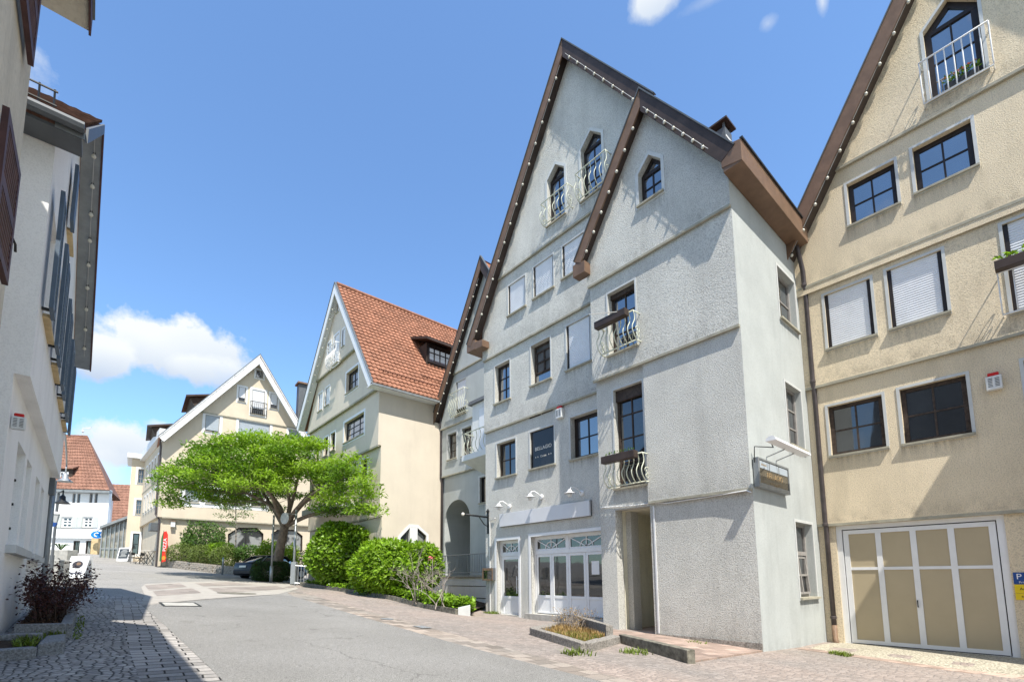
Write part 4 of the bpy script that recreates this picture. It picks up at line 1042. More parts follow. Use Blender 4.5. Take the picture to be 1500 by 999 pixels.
# hanging cube sign and tube lamp on the side wall
bs = thing('wall_sign', 'framed brown sign box with gold lettering on the pale side wall', 'sign', SF.P(1.6, 3.6, .1))
u0, u1, z0, z1 = SF.rect((1110.5, 672), (1154, 686), (1156, 721), (1111.5, 713.5), e=.11)
MB().fbox(SF, u0, u1, z0, z1, .03, .11).build('box', 'sign_brown', bs)
MB().ring(SF, rloop((u0 - .02, u1 + .02, z0 - .02, z1 + .02)), rloop((u0 + .05, u1 - .03, z0 + .07, z1 - .02)), .02, .125).build('frame', 'zinc', bs)
pn = MB(); a_, b_ = u0 + .06, u1 - .04
for k in range(3): pn.fbox(SF, a_ + (b_ - a_) * k / 3 + .02, a_ + (b_ - a_) * (k + 1) / 3 - .02, z1 - .2, z1 - .04, .111, .118)
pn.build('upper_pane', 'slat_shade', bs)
text('BELLAGIO', .2, SF, (u0 + u1) / 2 + .04, (z0 + z1) / 2 - .03, .112, 'sign_gold', bs)
text('* * Cucina * *', .1, SF, (u0 + u1) / 2 + .04, (z0 + z1) / 2 - .2, .112, 'sign_gold', bs)
text('RISTORANTE', .05, SF, u0 + .3, z1 - .12, .119, 'sign_gold', bs)
tl_ = thing('sign_lamp', 'white half-round strip lamp held out over the brown sign box', 'lamp', SF.P(1.8, 4.4, .5))
pa = SF.px(1129, 646, e=.55); pb = SF.px(1181, 667.5, e=.55); zl = (pa[1] + pb[1]) / 2
hp = []
for k in range(9):
    t = PI * k / 8; hp.append((math.cos(t) * .1, math.sin(t) * .1))
mb = MB(); m_ = len(hp)
mb.add([SF.P(pa[0], zl + h_, .55 + q) for q, h_ in hp] + [SF.P(pb[0], zl + h_, .55 + q) for q, h_ in hp], [tuple(range(m_)), tuple(range(2 * m_ - 1, m_ - 1, -1))] + [(i, (i + 1) % m_, m_ + (i + 1) % m_, m_ + i) for i in range(m_)])
mb.build('reflector', 'paint_white', tl_)
for uu in (u0 + .45, u0 + 1.0): MB().tube([SF.P(uu, z1, .12), SF.P(uu, zl - .12, .13), SF.P(uu, zl - .02, .5)], .014, 6).build('arm', 'steel_grey', tl_)
MB().tube([SF.P(u0 - .05, z1 - .1, .06), SF.P(u0 - .04, z1 + .25, .08), SF.P(u0 + .25, zl + .02, .35), SF.P(pa[0] + .02, zl + .03, .52)], .012, 6).build('cable', 'iron_black', tl_, smooth=True)
# bulb strings
lights('string_lights', 'bulb string along the left edge of the tallest grey gable', LF.P(14.0, LFr(14.0) - .42, .50), LF.P(9.35, 18.5, .50), 14)
lights('string_lights', 'bulb string along the right edge of the tallest grey gable', LF.P(9.05, 18.62, .56), LF.P(6.5, LFr(6.5) - .45, .56), 8, .04)
lights('string_lights', "bulb string along the left edge of the wing's gable", WF.P(8.25, 10.8, .45), WF.P(6.32, 13.85, .45), 7)
lights('string_lights', "bulb string along the right edge of the wing's gable above its pointed window", WF.P(6.1, 13.88, .51), WF.P(4.5, 11.45, .51), 7, .04)

# ------------------------------------------------------------------ BEIGE GABLED HOUSE on the right, with the garage
RF = Face((14.93, 0), (0, 1), (-1, 0))
_window2 = window
def window(b, *a, **k):
    if b is BH or b is globals().get('NH'): k.setdefault('stain', True); k.setdefault('sw', .062); k.setdefault('surround', 'trim_grey')
    return _window2(b, *a, **k)
BH = thing('gabled_house', 'beige rough-rendered house with roller shutters above a wide garage door', 'building', (15.5, 0, -.3))
bw = MB(); f1, f2, f3, f4 = .07, .14, .21, .28
hb0, hb1, hb2, hb3, hb4 = [], [], [], [], []
gl = R(RF, 0, (1221.5, 767.8), (1469.7, 751), (1496, 962.7), (1239, 943.5)); gl = [(u, max(z, -.1)) if z < 1 else (u, 2.9) for u, z in gl]
hb0.append(gl)
r7 = R(RF, f1, (1212.8, 596.7), (1291.5, 577), (1298.3, 655.6), (1217.7, 667)); window(BH, RF, f1, r7, hb1, frame='frame_worn', nx=2, nz=2, dep=.1, fw=.09)
r8 = R(RF, f1, (1318.5, 570.8), (1413.6, 548), (1424.6, 634.7), (1324.2, 650)); window(BH, RF, f1, r8, hb1, frame='frame_worn', nx=2, nz=2, dep=.1, fw=.09)
du = min(p[0] for p in r8); r9 = [(u - 1.42 - .6, z) for u, z in r8]; window(BH, RF, f1, r9, hb1, frame='frame_worn', nx=2, nz=2, dep=.1, fw=.09)
r4 = R(RF, f2, (1207.8, 433), (1273.6, 407.6), (1282, 491), (1212.8, 511)); window(BH, RF, f2, r4, hb2, nx=1, nz=1, slats=1, dep=.11, side_dark=.07)
r5 = R(RF, f2, (1299.5, 397), (1378.2, 365.4), (1388.5, 456.7), (1306, 482.6)); window(BH, RF, f2, r5, hb2, nx=1, nz=1, slats=1, dep=.11, side_dark=.07)
r6a = RF.px(1467.6, 329.7, e=f2); r6b = RF.px(1484.7, 457.9, e=f2)
r6 = rloop((r6a[0] - 1.25, r6a[0], r6b[1], r6a[1])); window(BH, RF, f2, r6, hb2, nx=1, nz=1, slats=1, dep=.11, side_dark=.07)
r1 = R(RF, f3, (1240.4, 271.5), (1309.4, 234), (1315.4, 299.6), (1245.3, 331)); window(BH, RF, f3, r1, hb3, nx=2, nz=2, glass_='glass_sky', dep=.13, fw=.1)
r2 = R(RF, f3, (1336.8, 219), (1420.5, 174), (1430.3, 243.5), (1342.7, 283)); window(BH, RF, f3, r2, hb3, nx=2, nz=2, glass_='glass_sky', dep=.13, fw=.1)
r3 = pent(RF, f4, (1364, 149), (1444, 102.5), (1351, 45.6), (1431, 0), (1388, -4)); window(BH, RF, f4, r3, hb4, nx=2, nz=2, glass_='glass_sky', dep=.13, fw=.12, transom=r3[2][1] - .06)
a = RF.px(1345.6, 94.5, e=f4 + .3); b_ = RF.px(1447, 30, e=f4 + .3)
railing(BH, RF, f4, b_[0], a[0], r3[0][1] - .12, (a[1] + b_[1]) / 2, .3, .03, 8, r=.014, mat='paint_white')
fo = thing('flower_box', 'dark flower box with small coloured flowers on the sill of the beige attic window', 'flower box', RF.P((r3[0][0] + r3[1][0]) / 2, r3[0][1], f4), 'flower boxes on balcony rails')
fu0, fu1 = r3[0][0] + .1, r3[1][0] - .25
MB().fbox(RF, fu0, fu1, r3[0][1] + .01, r3[0][1] + .17, f4 - .1, f4 + .05).build('box', 'iron_black', fo, bevel=.01)
leaf_cloud([(Vector(RF.P(random.uniform(fu0, fu1), r3[0][1] + .18 + random.random() * .18, f4 - .02 + random.uniform(-.06, .06))), Vector((0, 0, 1))) for _ in range(170)], .07, .5, -.2).build('plants', 'leaf_mid', fo, recalc=False)
leaf_cloud([(Vector(RF.P(random.uniform(fu0, fu1), r3[0][1] + .3 + random.random() * .12, f4)), Vector((-1, 0, .4))) for _ in range(14)], .07, .8, 0).build('blossoms', 'flower_pink', fo, recalc=False)
# railing + flower box of the right shutter door
u0, u1 = min(p[0] for p in r6) - .15, max(p[0] for p in r6) + .15; zb = min(p[1] for p in r6); zt = RF.px(1466, 395, e=f2 + .3)[1]
railing(BH, RF, f2, u0, u1, zb - .05, zt - .05, .28, .06, 7, r=.013, mat='paint_white')
fo = thing('flower_box', 'dark brown flower box with bright green leaves at the right edge of the photo', 'flower box', RF.P((u0 + u1) / 2, zt, f2 + .4), 'flower boxes on balcony rails')
MB().fbox(RF, u0, u1 + .02, zt - .06, zt + .14, f2 + .3, f2 + .5).build('box', 'brown_dark', fo, bevel=.01)
leaf_cloud([(Vector(RF.P(random.uniform(u0, u1), zt + .14 + random.random() * .12, f2 + .4)), Vector((0, 0, 1))) for _ in range(160)], .1, .5, -.1).build('plants', 'leaf_bright', fo, recalc=False)
YL, YR = 4.95, -5.4
ra, rb = RF.px(1171, 318, e=.75), RF.px(1318, -4, e=.75)
sl2 = (rb[1] - ra[1]) / (ra[0] - rb[0]); apy = (YL + YR) / 2 - .1
def RFr(y): return ra[1] + .12 + sl2 * (ra[0] - y) if y > apy else ra[1] + .12 + sl2 * (ra[0] - apy) - sl2 * (apy - y)
panel(bw, RF, [(YR, -1), (YL, -1), (YL, 2.96), (YR, 2.96)], hb0, 0, .35, .2)
panel(bw, RF, [(YR, 2.96), (YL, 2.96), (YL, 6.70), (YR, 6.70)], hb1, f1, .35, .15)
panel(bw, RF, [(YR, 6.70), (YL, 6.70), (YL, 9.56), (YR, 9.56)], hb2, f2, .35, .16)
zl = RFr(YL) - .15
panel(bw, RF, [(YR, 9.56), (YL, 9.56), (YL, min(zl, 12.3)), (YL - max(0, 12.42 - zl) / sl2, 12.42), (YR + max(0, 12.42 - zl) / sl2, 12.42), (YR, min(zl, 12.3))], hb3, f3, .35, .18)
uL = YL - max(0, 12.42 - zl) / sl2; uR = YR + max(0, 12.42 - zl) / sl2
panel(bw, RF, [(uR, 12.42), (uL, 12.42), (apy, RFr(apy) - .15)], hb4, f4, .35, .18)
bw.quad((14.95, YL - .01, -1), (26, YL - .01, -1), (26, YL - .01, 11), (14.95, YL - .01, 11)); bw.quad((14.95, YR, -1), (26, YR, -1), (26, YR, 11), (14.95, YR, 11)); bw.quad((26, YR, -1), (26, YL, -1), (26, YL, 11), (26, YR, 11))
bw.build('wall', 'beige_render', BH)
for zq, ee in ((2.96, f1), (6.70, f2), (9.56, f3), (12.42, f4)):
    q_ = max(0, zq - zl) / sl2 + .1; MB().quad(RF.P(YR + q_, zq + .05, ee + .003), RF.P(YL - q_, zq + .05, ee + .003), RF.P(YL - q_ - .3, zq + .6, ee + .003), RF.P(YR + q_, zq + .6, ee + .003)).build('splash_stain', 'splash_stain', BH, recalc=False)
    l = MB(); l.fbox(RF, YR + .1 + max(0, zq - zl) / sl2, YL - .02 - max(0, zq - zl) / sl2, zq - .055, zq + .012, ee - .05, ee + .012); l.build('jetty_lip', 'ledge', BH)
slope(BH, 'roof', 'tile_brown', (14.2, YL + .45, RFr(YL + .45)), (26, YL + .45, RFr(YL + .45)), (26, apy, RFr(apy)), (14.2, apy, RFr(apy)))
slope(BH, 'roof', 'tile_brown', (14.2, YR - .45, RFr(YR - .45)), (26, YR - .45, RFr(YR - .45)), (26, apy, RFr(apy)), (14.2, apy, RFr(apy)))
verge(BH, RF, .76, f3, (YL + .42, RFr(YL + .42)), (apy, RFr(apy)), .26)
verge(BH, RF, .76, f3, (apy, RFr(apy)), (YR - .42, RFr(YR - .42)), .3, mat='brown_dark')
eave_end(14.25, 26, YL + .002, YL + .45, RFr(YL + .45) - .5, RFr(YL + .45) - .12, 1).build('eave_box', 'brown_metal', BH)
lights('string_lights', 'bulb string along the left edge of the beige gable', RF.P(YL - .05, RFr(YL) - .46, .70), RF.P(apy + .2, RFr(apy + .2) - .5, .70), 16)
# garage door
gu0, gu1, gz0, gz1 = min(p[0] for p in gl), max(p[0] for p in gl), min(p[1] for p in gl), max(p[1] for p in gl)
gr = MB(); gr.ring(RF, rloop((gu0 + .002, gu1 - .002, gz0, gz1)), rloop((gu0 + .12, gu1 - .12, gz0 + .015, gz1 - .1)), -.16, -.045); gfo = gr.build('garage_frame', 'paint_white', BH)
gd = MB(); a0, a1, c0, c1 = gu0 + .14, gu1 - .14, gz0 + .03, gz1 - .125
gd.ring(RF, rloop((a0, a1, c0, c1)), rloop((a0 + .11, a1 - .11, c0 + .09, c1 - .10)), -.14, -.07)
zq = c0 + (c1 - c0) * .655
for k in (1, 2, 3): uu = a0 + .055 + (a1 - a0 - .11) * k / 4; gd.fbox(RF, uu - .055, uu + .055, c0 + .09, c1 - .10, -.138, -.073)
gd.fbox(RF, a0 + .11, a1 - .11, zq - .035, zq + .035, -.136, -.076)
gdo = gd.build('garage_door', 'paint_white', BH)
us_ = [a0 + .11] + [a0 + .055 + (a1 - a0 - .11) * k / 4 for k in (1, 2, 3)] + [a1 - .11]
hq = RF.P(us_[2], c0 + .75, 0)
MB().tube([RF.P(us_[2] + .03, c0 + .95, -.07), RF.P(us_[2] + .03, c0 + .95, -.035), RF.P(us_[2] + .03, c0 + 1.1, -.035), RF.P(us_[2] + .03, c0 + 1.1, -.07)], .011, 6).build('handle', 'iron_black', gdo)
MB().fbox(RF, a0 + .02, a1 - .02, c0 - .028, c0 + .002, -.135, -.06).build('rubber_seal', 'rubber', gdo)
for k in range(4):
    ua = us_[k] + (.055 if k else 0); ub = us_[k + 1] - (.055 if k < 3 else 0)
    for za, zb in ((c0 + .09, zq - .035), (zq + .035, c1 - .10)):
        MB().fbox(RF, ua - .004, ub + .004, za - .004, zb + .004, -.125, -.095).build('infill_panel', 'panel_beige', gdo)
MB().fbox(RF, gu0 + .1, gu1 - .1, -.3, gz0 + .02, -.25, -.06).build('threshold', 'concrete', BH)
MB().fbox(RF, gu0, gu1, gz0, gz1, -.30, -.2).build('garage_back', 'iron_black', BH)
# downpipe in the corner
u, z = RF.px(1171, 370, e=.15); 
dp = MB(); py = 4.02; xx = 14.72
dp.tube([(14.35, 4.02, 10.62), (14.5, py, 10.4), (xx, py, 10.0), (xx, py, 9.62), (xx + .06, py, 9.45), (xx + .06, py, 6.8), (xx + .12, py, 6.6), (xx + .12, py, 3.05), (xx + .17, py, 2.85), (xx + .17, py, .35)], .058, 10)
dpo = tag(dp.build('downpipe', 'copper_pipe', None, smooth=True), 'dark brown downpipe in the corner between the grey side wall and the beige house', 'downpipe')
for zq, xq in ((9.62, xx), (6.85, xx + .06), (2.95, xx + .13), (.55, xx + .17)):
    MB().lathe((xq, py, zq), [(.06, -.04), (.07, -.03), (.07, .03), (.06, .04)], 10).build('collar', 'copper_pipe', dpo)
MB().tube([(xx + .17, py, .36), (xx + .17, py, -.02), (xx + .05, py - .06, -.12)], .062, 10).build('foot', 'frame_wood', dpo, smooth=True)
u, z = RF.px(1456, 560, e=f1 + .1); alarm(RF, u, z, f1, 'white alarm box with red beacon on the beige house at the right', .95)
u, z = RF.px(1495, 848, e=.02)
for k, (w_, h_, dz, mt, lab, tx, tm, dy) in enumerate(((.62, .24, .02, 'sign_blue', 'blue parking sign with white letters right of the garage door', 'P', 'paint_white', -.3), (.62, .18, -.2, 'sign_yellow', 'upper yellow plate under the blue parking sign', 'Ausfahrt', 'sign_black', -.25), (.5, .13, -.36, 'sign_yellow', 'lower smaller yellow plate under the blue parking sign', 'freihalten', 'sign_black', -.25))):
    uq = u - w_ / 2 + .1
    sgn_ = thing('wall_plate', lab, 'sign', RF.P(uq, z + dz, .01))
    MB().fbox(RF, uq - w_ / 2, uq + w_ / 2, z + dz - h_ / 2, z + dz + h_ / 2, .004, .018).build('plate', mt, sgn_)
    if k == 0:
        text('P', .16, RF, uq + w_ / 2 - .08, z + dz + .03, .0185, tm, sgn_, flip=True); text('Privat', .06, RF, uq + w_ / 2 - .14, z + dz - .085, .0185, tm, sgn_, flip=True)
    else: text(tx, .075 if k == 1 else .06, RF, uq + w_ / 2 - .2, z + dz, .0185, tm, sgn_, flip=True)

# ------------------------------------------------------------------ NARROW GREY HOUSE set back, with terrace and arch
NF = Face((14.0, 0), (0, 1), (-1, 0))
NH = thing('narrow_house', 'narrow grey gabled house set back, with an arched passage and raised terrace', 'building', (14.5, 17, .6))
nw = MB(); hn = [[], [], [], []]
arch_c = [NF.px(*p, e=-.15) for p in ((654, 760), (695, 760), (678, 731), (674, 840))]
ya, yb = min(arch_c[0][0], arch_c[1][0]) + .15, max(arch_c[0][0], arch_c[1][0]) - .05; zr = arch_c[2][1]; zf = 1.68
rad = (yb - ya) / 2; zsp = zr - rad
arch = [(ya, zf), (yb, zf)] + [((ya + yb) / 2 + rad * math.cos(PI * k / 14), zsp + rad * math.sin(PI * k / 14)) for k in range(15)]
arch = [arch[0], arch[1]] + arch[2:]
hn[0].append(arch)
window(NH, NF, 0, R(NF, 0, (703, 700), (712, 697), (712, 735), (703, 737)), hn[0], nx=1, nz=1, dep=.1, sw=.1)
for q in (((655.7, 637.6), (668.5, 631.5), (668.7, 669.5), (656.5, 674.5)), ((676.5, 628.8), (690.5, 623), (690.8, 664), (677.5, 668.5))):
    window(NH, NF, .14, R(NF, .14, *q), hn[1], frame='frame_worn', nx=2, nz=3, dep=.15, sw=.12, glass_='glass_beige')
fr_ = R(NF, .21, (667.6, 560.6), (682, 553.7), (682.6, 604), (668, 609)); window(NH, NF, .21, fr_, hn[2], nx=1, nz=1, slats=.8, dep=.12, sw=.0, surround=None)
railing(NH, NF, .21, min(p[0] for p in fr_) - .2, max(p[0] for p in fr_) + .25, min(p[1] for p in fr_), min(p[1] for p in fr_) + 1.15, .25, .12, 8, r=.014)
panel(nw, NF, [(13.0, 0), (20.69, 0), (20.69, 6.82), (13.0, 6.82)], hn[0], 0, .3, 2.5)
panel(nw, NF, [(13.0, 6.82), (20.69, 6.82), (20.69, 9.36), (13.0, 9.36)], hn[1], .14, .3, .2)
NA = NF.px(706, 383, e=.5); NB = NF.px(642, 595, e=.5); nsl = (NA[1] - NB[1]) / (NB[0] - NA[0])
def NFr(y): return NA[1] + .1 - nsl * abs(y - NA[0])
ycl = lambda z, m=.12: NA[0] + (NA[1] + .1 - m - z) / nsl
panel(nw, NF, [(2 * NA[0] - ycl(9.36), 9.36), (min(20.69, ycl(9.36)), 9.36), (min(20.69, ycl(12.0)), 12.0), (2 * NA[0] - ycl(12.0), 12.0)], hn[2], .21, .3, .2)
panel(nw, NF, [(2 * NA[0] - ycl(12.0), 12.0), (ycl(12.0), 12.0), (NA[0], NA[1])], [], .28, .3, .2)
nw.quad((14, 13.9, 0), (24, 13.9, 0), (24, 13.9, 11), (14, 13.9, 11)); nw.quad((24, 13, 0), (24, 20.6, 0), (24, 20.6, 11), (24, 13, 11))
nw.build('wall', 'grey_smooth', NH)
va = MB(); va.quad((16.5, ya - .2, zf - .1), (16.5, yb + .2, zf - .1), (16.5, yb + .2, zr + .2), (16.5, ya - .2, zr + .2)); va.build('passage_back', 'vault_render', NH)
for zq, ee in ((6.82, .14), (9.36, .21), (12.0, .28)):
    l = MB(); l.fbox(NF, 14, min(20.66, ycl(zq)) - .05, zq - .05, zq + .012, ee - .05, ee + .012); l.build('jetty_lip', 'ledge', NH)
slope(NH, 'roof', 'tile_orange', (13.42, 20.9, NFr(20.9)), (24, 20.9, NFr(20.9)), (24, NA[0], NFr(NA[0])), (13.42, NA[0], NFr(NA[0])))
yr_ = 2 * NA[0] - 20.9
slope(NH, 'roof', 'tile_orange', (13.42, yr_, NFr(20.9)), (24, yr_, NFr(20.9)), (24, NA[0], NFr(NA[0])), (13.42, NA[0], NFr(NA[0])))
verge(NH, NF, .6, .2, (20.95, NFr(20.95)), (NA[0], NFr(NA[0])), .26)
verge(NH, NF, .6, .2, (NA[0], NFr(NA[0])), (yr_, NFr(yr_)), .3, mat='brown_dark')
lights('string_lights', 'bulb string along the left edge of the narrow grey gable', NF.P(20.5, NFr(20.5) - .5, .56), NF.P(NA[0] + .2, NFr(NA[0] + .2) - .55, .56), 13)
# glazed bay with balcony on the narrow house
bay = MB(); by0, by1 = 13.95, 16.82
bay.fbox(NF, by0, by1, 6.95, 9.42, .15, 1.0); bo = bay.build('bay', 'trim_white', NH)
rf_ = MB(); rf_.hexa([NF.P(by0, 9.42, .2), NF.P(by1 + .15, 9.42, .2), NF.P(by1 + .15, 9.42, 1.15), NF.P(by0, 9.42, 1.15), NF.P(by0, 9.95, .2), NF.P(by1, 9.95, .2), NF.P(by1 + .12, 9.58, 1.12), NF.P(by0, 9.58, 1.12)]); rf_.build('bay_roof', 'lead_grey', NH)
MB().fbox(NF, 14.3, 16.3, 7.1, 9.1, 1.0, 1.02).build('blind', 'slat_white', bo)
bal = MB(); bal.fbox(NF, by0, by1, 6.70, 6.95, .2, 1.6); bal.hexa([NF.P(by0, 6.15, .15), NF.P(by1 - .3, 6.15, .15), NF.P(by1 - .3, 6.15, .3), NF.P(by0, 6.15, .3), NF.P(by0, 6.70, .15), NF.P(by1, 6.70, .15), NF.P(by1, 6.70, 1.6), NF.P(by0, 6.70, 1.6)]); bal.build('balcony', 'trim_white', NH)
railing(NH, NF, 1.0, by0, by1 - .1, 6.97, 7.95, .55, .15, 10, r=.016)
# terrace, its wall and rail
tr = MB(); tr.box(12.9, 14.0, 14.6, 20.69, -.4, 1.62); tr.build('terrace', 'white_render', NH)
cp = MB(); cp.box(12.82, 13.99, 14.55, 20.685, 1.622, 1.70); cp.build('coping', 'concrete', NH)
gv = MB(); gv.box(12.89, 12.898, 15.6, 18.5, 1.22, 1.245); gv.box(12.89, 12.898, 15.6, 17.0, .72, .745); gv.build('wall_joint', 'iron_black', NH)
rl = thing('terrace_railing', 'grey iron bar railing along the white terrace wall below the arch', 'railing', (12.9, 17.5, 1.7))
m = MB(); m.tube([(12.9, 15.2, 2.62), (12.9, 20.6, 2.62)], .022, 6); m.tube([(12.9, 15.2, 1.82), (12.9, 20.6, 1.82)], .018, 6); m.build('rail', 'zinc', rl)
for k in range(4): MB().tube([(12.9, 15.2 + k * 1.8, 1.70), (12.9, 15.2 + k * 1.8, 2.62)], .022, 6).build('post', 'zinc', rl)
m = MB()
for k in range(44):
    if k % 15: m.tube([(12.9, 15.2 + k * .1227, 1.82), (12.9, 15.2 + k * .1227, 2.62)], .009, 5)
m.build('bars', 'zinc', rl)
dn = MB(); dn.tube([(13.78, 20.58, 10.6), (13.78, 20.58, 9.6), (13.85, 20.6, 9.4), (13.85, 20.6, 6.9), (13.92, 20.6, 6.7), (13.92, 20.6, 1.7)], .06, 8); tag(dn.build('downpipe', 'copper_pipe', None, smooth=True), 'brown downpipe between the narrow grey house and the cream side wall', 'downpipe')

# ------------------------------------------------------------------ CREAM HOUSE with the orange tiled roof
CF = Face((10.55, 0), (0, 1), (-1, 0)); CY = 20.70
CS = Face((0, CY), (1, 0), (0, -1))
CH = thing('gabled_house', 'cream house with a steep orange tiled roof behind the round tree', 'building', (12, 26, 1.2))
cw = MB(); hc = [[], [], [], [], []]; ce = [0, .12, .28, .44, .6]; cz = [4.54, 7.95, 10.75, 13.65]
CFe = lambda k, *q: R(CF, ce[k], *q)
window(CH, CF, ce[2], CFe(2, (504.6, 620), (533.8, 602.6), (532.6, 635), (503.8, 649)), hc[2], nx=3, nz=3, glass_='glass_sky', dep=.15, sw=.14, surround='paint_white')
for q in (((480, 694), (504, 682), (504, 726), (480, 736)),): window(CH, CF, ce[1], CFe(1, *q), hc[1], nx=3, nz=2, glass_='glass_sky', dep=.15, sw=.14, surround='paint_white')
window(CH, CF, ce[1], CFe(1, (528, 676), (538, 670), (538, 722), (528, 727)), hc[1], nx=1, nz=3, glass_='glass', dep=.15, sw=.12, surround='paint_white')
for q in (((494.5, 632), (501, 626), (501, 652), (494.5, 657)), ((484, 639), (490.5, 633), (490.5, 660), (484, 665)), ((471, 646), (478, 641), (478, 668), (471, 673))):
    window(CH, CF, ce[2], CFe(2, *[(x - 10, y + 5) for x, y in q]), hc[2], nx=1, nz=3, glass_='glass', dep=.12, sw=.1, surround='paint_white')
window(CH, CF, ce[3], CFe(3, (507.6, 546.4), (525, 535), (524.6, 565), (507, 577.6)), hc[3], nx=2, nz=2, glass_='glass', dep=.15, sw=.12, surround='paint_white')
for q in (((466.3, 578.8), (472.5, 573.5), (472.5, 599), (466.3, 604)), ((476.5, 570), (482.8, 565), (482.8, 591), (476.5, 596.5))):
    window(CH, CF, ce[3], CFe(3, *q), hc[3], nx=1, nz=1, slats=1, dep=.1, sw=.08, surround='paint_white')
window(CH, CF, ce[4], CFe(4, (493, 446), (496, 443), (496, 455.5), (493, 460)), hc[4], nx=1, nz=1, glass_='glass', dep=.12, sw=.06)
window(CH, CF, ce[4], CFe(4, (480.6, 504), (485, 500), (485, 523), (480.6, 527)), hc[4], nx=1, nz=1, slats=1, dep=.08, sw=.1, surround='paint_white')
window(CH, CF, ce[4], CFe(4, (501.5, 484), (505, 481), (505, 506), (501.5, 509)), hc[4], nx=1, nz=1, slats=1, dep=.08, sw=.1, surround='paint_white')
fd = CFe(4, (489.3, 494), (496, 488.5), (496, 530), (489.3, 535)); window(CH, CF, ce[4], fd, hc[4], nx=1, nz=1, slats=1, dep=.08, sw=.12, surround='paint_white')
railing(CH, CF, ce[4], min(p[0] for p in fd) - .3, max(p[0] for p in fd) + .4, min(p[1] for p in fd) - .1, min(p[1] for p in fd) + 1.0, .3, .12, 8, r=.018, mat='paint_white')
CA = CF.px(491, 417, e=.9); CR = CF.px(540, 548, e=.9); CL = CF.px(437, 622, e=.9)
sr_, sl_2 = (CA[1] - CR[1]) / (CA[0] - CR[0]), (CA[1] - CL[1]) / (CL[0] - CA[0])
def CFr(y): return CA[1] - (sr_ * (CA[0] - y) if y < CA[0] else sl_2 * (y - CA[0]))
yR = lambda z: max(CY + .005, CA[0] - (CA[1] - .2 - z) / sr_); yL = lambda z: min(CL[0] - .3, CA[0] + (CA[1] - .2 - z) / sl_2)
zs_ = [-.2] + cz + [CA[1] - .2]
zkink = CA[1] - .2 - sr_ * (CA[0] - CY)
for k in range(5):
    za, zb = zs_[k], zs_[k + 1]
    out = [(yR(za), za), (yL(za), za), (yL(zb), zb), (yR(zb), zb)] if k < 4 else [(yR(za), za), (yL(za), za), (CA[0], zb)]
    if k < 4 and za < zkink < zb: out = out[:3] + [(yR(zb), zb), (CY + .005, zkink)]
    panel(cw, CF, out, hc[k], ce[k], .5, .2)
hcs = []
hw = [CS.px(*p) for p in ((583.5, 805), (626.5, 808), (626, 783), (612, 769.5), (600, 769), (583.5, 786))]
hu0, hu1 = hw[0][0], hw[1][0]; hz = [(hu0, 2.0), (hu1, 2.0), (hu1, hw[2][1]), (hw[3][0], (hw[3][1] + hw[4][1]) / 2), (hw[4][0], (hw[3][1] + hw[4][1]) / 2), (hu0, hw[5][1])]
ow = window(CH, CS, 0, offset(hz, -.1), hcs, nx=1, nz=1, frame='frame_dark', glass_='glass_curtain', dep=.12, sw=.14, surround='paint_white', fw=.05)
MB().fbox(CS, (hu0 + hu1) / 2 - .22, (hu0 + hu1) / 2 + .22, 2.1, hw[3][1] - .08, -.14, .012).build('mullion', 'paint_white', ow)
zeave = CF.px(541, 560, e=.9)[1]
for k in range(5):
    za, zb = zs_[k], min(zs_[k + 1], zkink)
    if zb <= za: continue
    panel(cw, CS, [(10.55 - ce[k] + .003, za), (13.99, za), (13.99, zb), (10.55 - ce[k] + .003, zb)], [h for h in hcs if za < h[0][1] < zb], 0, .3, .2)
cw.quad((14.0, CY + .02, 0), (24, CY + .02, 0), (24, CY + .02, zkink), (14.0, CY + .02, zkink)); yb_ = CL[0] - .3
cw.quad((10.6, yb_, 0), (24, yb_, 0), (24, yb_, 12), (10.6, yb_, 12)); cw.quad((24, CY, 0), (24, yb_, 0), (24, yb_, 12), (24, CY, 12))
cw.build('wall', 'cream_render', CH)
for zq, k in zip(cz, (1, 2, 3, 4)):
    l = MB(); l.fbox(CF, yR(zq) + .01, yL(zq) - .05, zq - .07, zq + .015, ce[k] - .08, ce[k] + .012); l.build('jetty_lip', 'ledge', CH)
XV = 10.55 - .92; ye = CR[0] - .35
tp = [(XV, ye, CFr(ye)), (24, ye, CFr(ye)), (24, CA[0], CA[1]), (XV, CA[0], CA[1])]
slope(CH, 'roof', 'tile_brown', *tp)
tiles(CH, *[(p[0] + (.05 if i in (0, 3) else 0), p[1], p[2] + .01) for i, p in enumerate(tp)], 'tile_orange', .31, .25, .026, .055)
slope(CH, 'roof', 'tile_orange', (XV, CL[0] + .2, CFr(CL[0] + .2)), (24, CL[0] + .2, CFr(CL[0] + .2)), (24, CA[0], CA[1]), (XV, CA[0], CA[1]))
rd = MB(); rd.tube([(XV + .1, CA[0], CA[1] + .06), (24, CA[0], CA[1] + .06)], .14, 8); rd.build('ridge_tiles', 'tile_orange', CH)
verge(CH, CF, .93, .5, (ye, CFr(ye)), (CA[0], CA[1]), .32, mat='paint_white', mat2='trim_white')
verge(CH, CF, .93, .5, (CA[0], CA[1]), (CL[0] + .2, CFr(CL[0] + .2)), .32, mat='paint_white', mat2='trim_white')
eb = MB(); eb.box(XV - .02, 13.6, ye - .1, CY - .004, zeave - .22, CFr(ye) - .1); eb.build('eave_box', 'paint_white', CH, bevel=.01)
gt = MB(); gt.box(XV - .02, 13.5, ye - .17, ye - .10, CFr(ye) - .16, CFr(ye) - .06); gt.build('gutter', 'zinc', CH)
lights('string_lights', 'white bulb string along the left edge of the cream gable', CF.P(CL[0] - .2, CFr(CL[0] - .2) - .55, .82), CF.P(CA[0] + .3, CFr(CA[0] + .3) - .6, .82), 14)
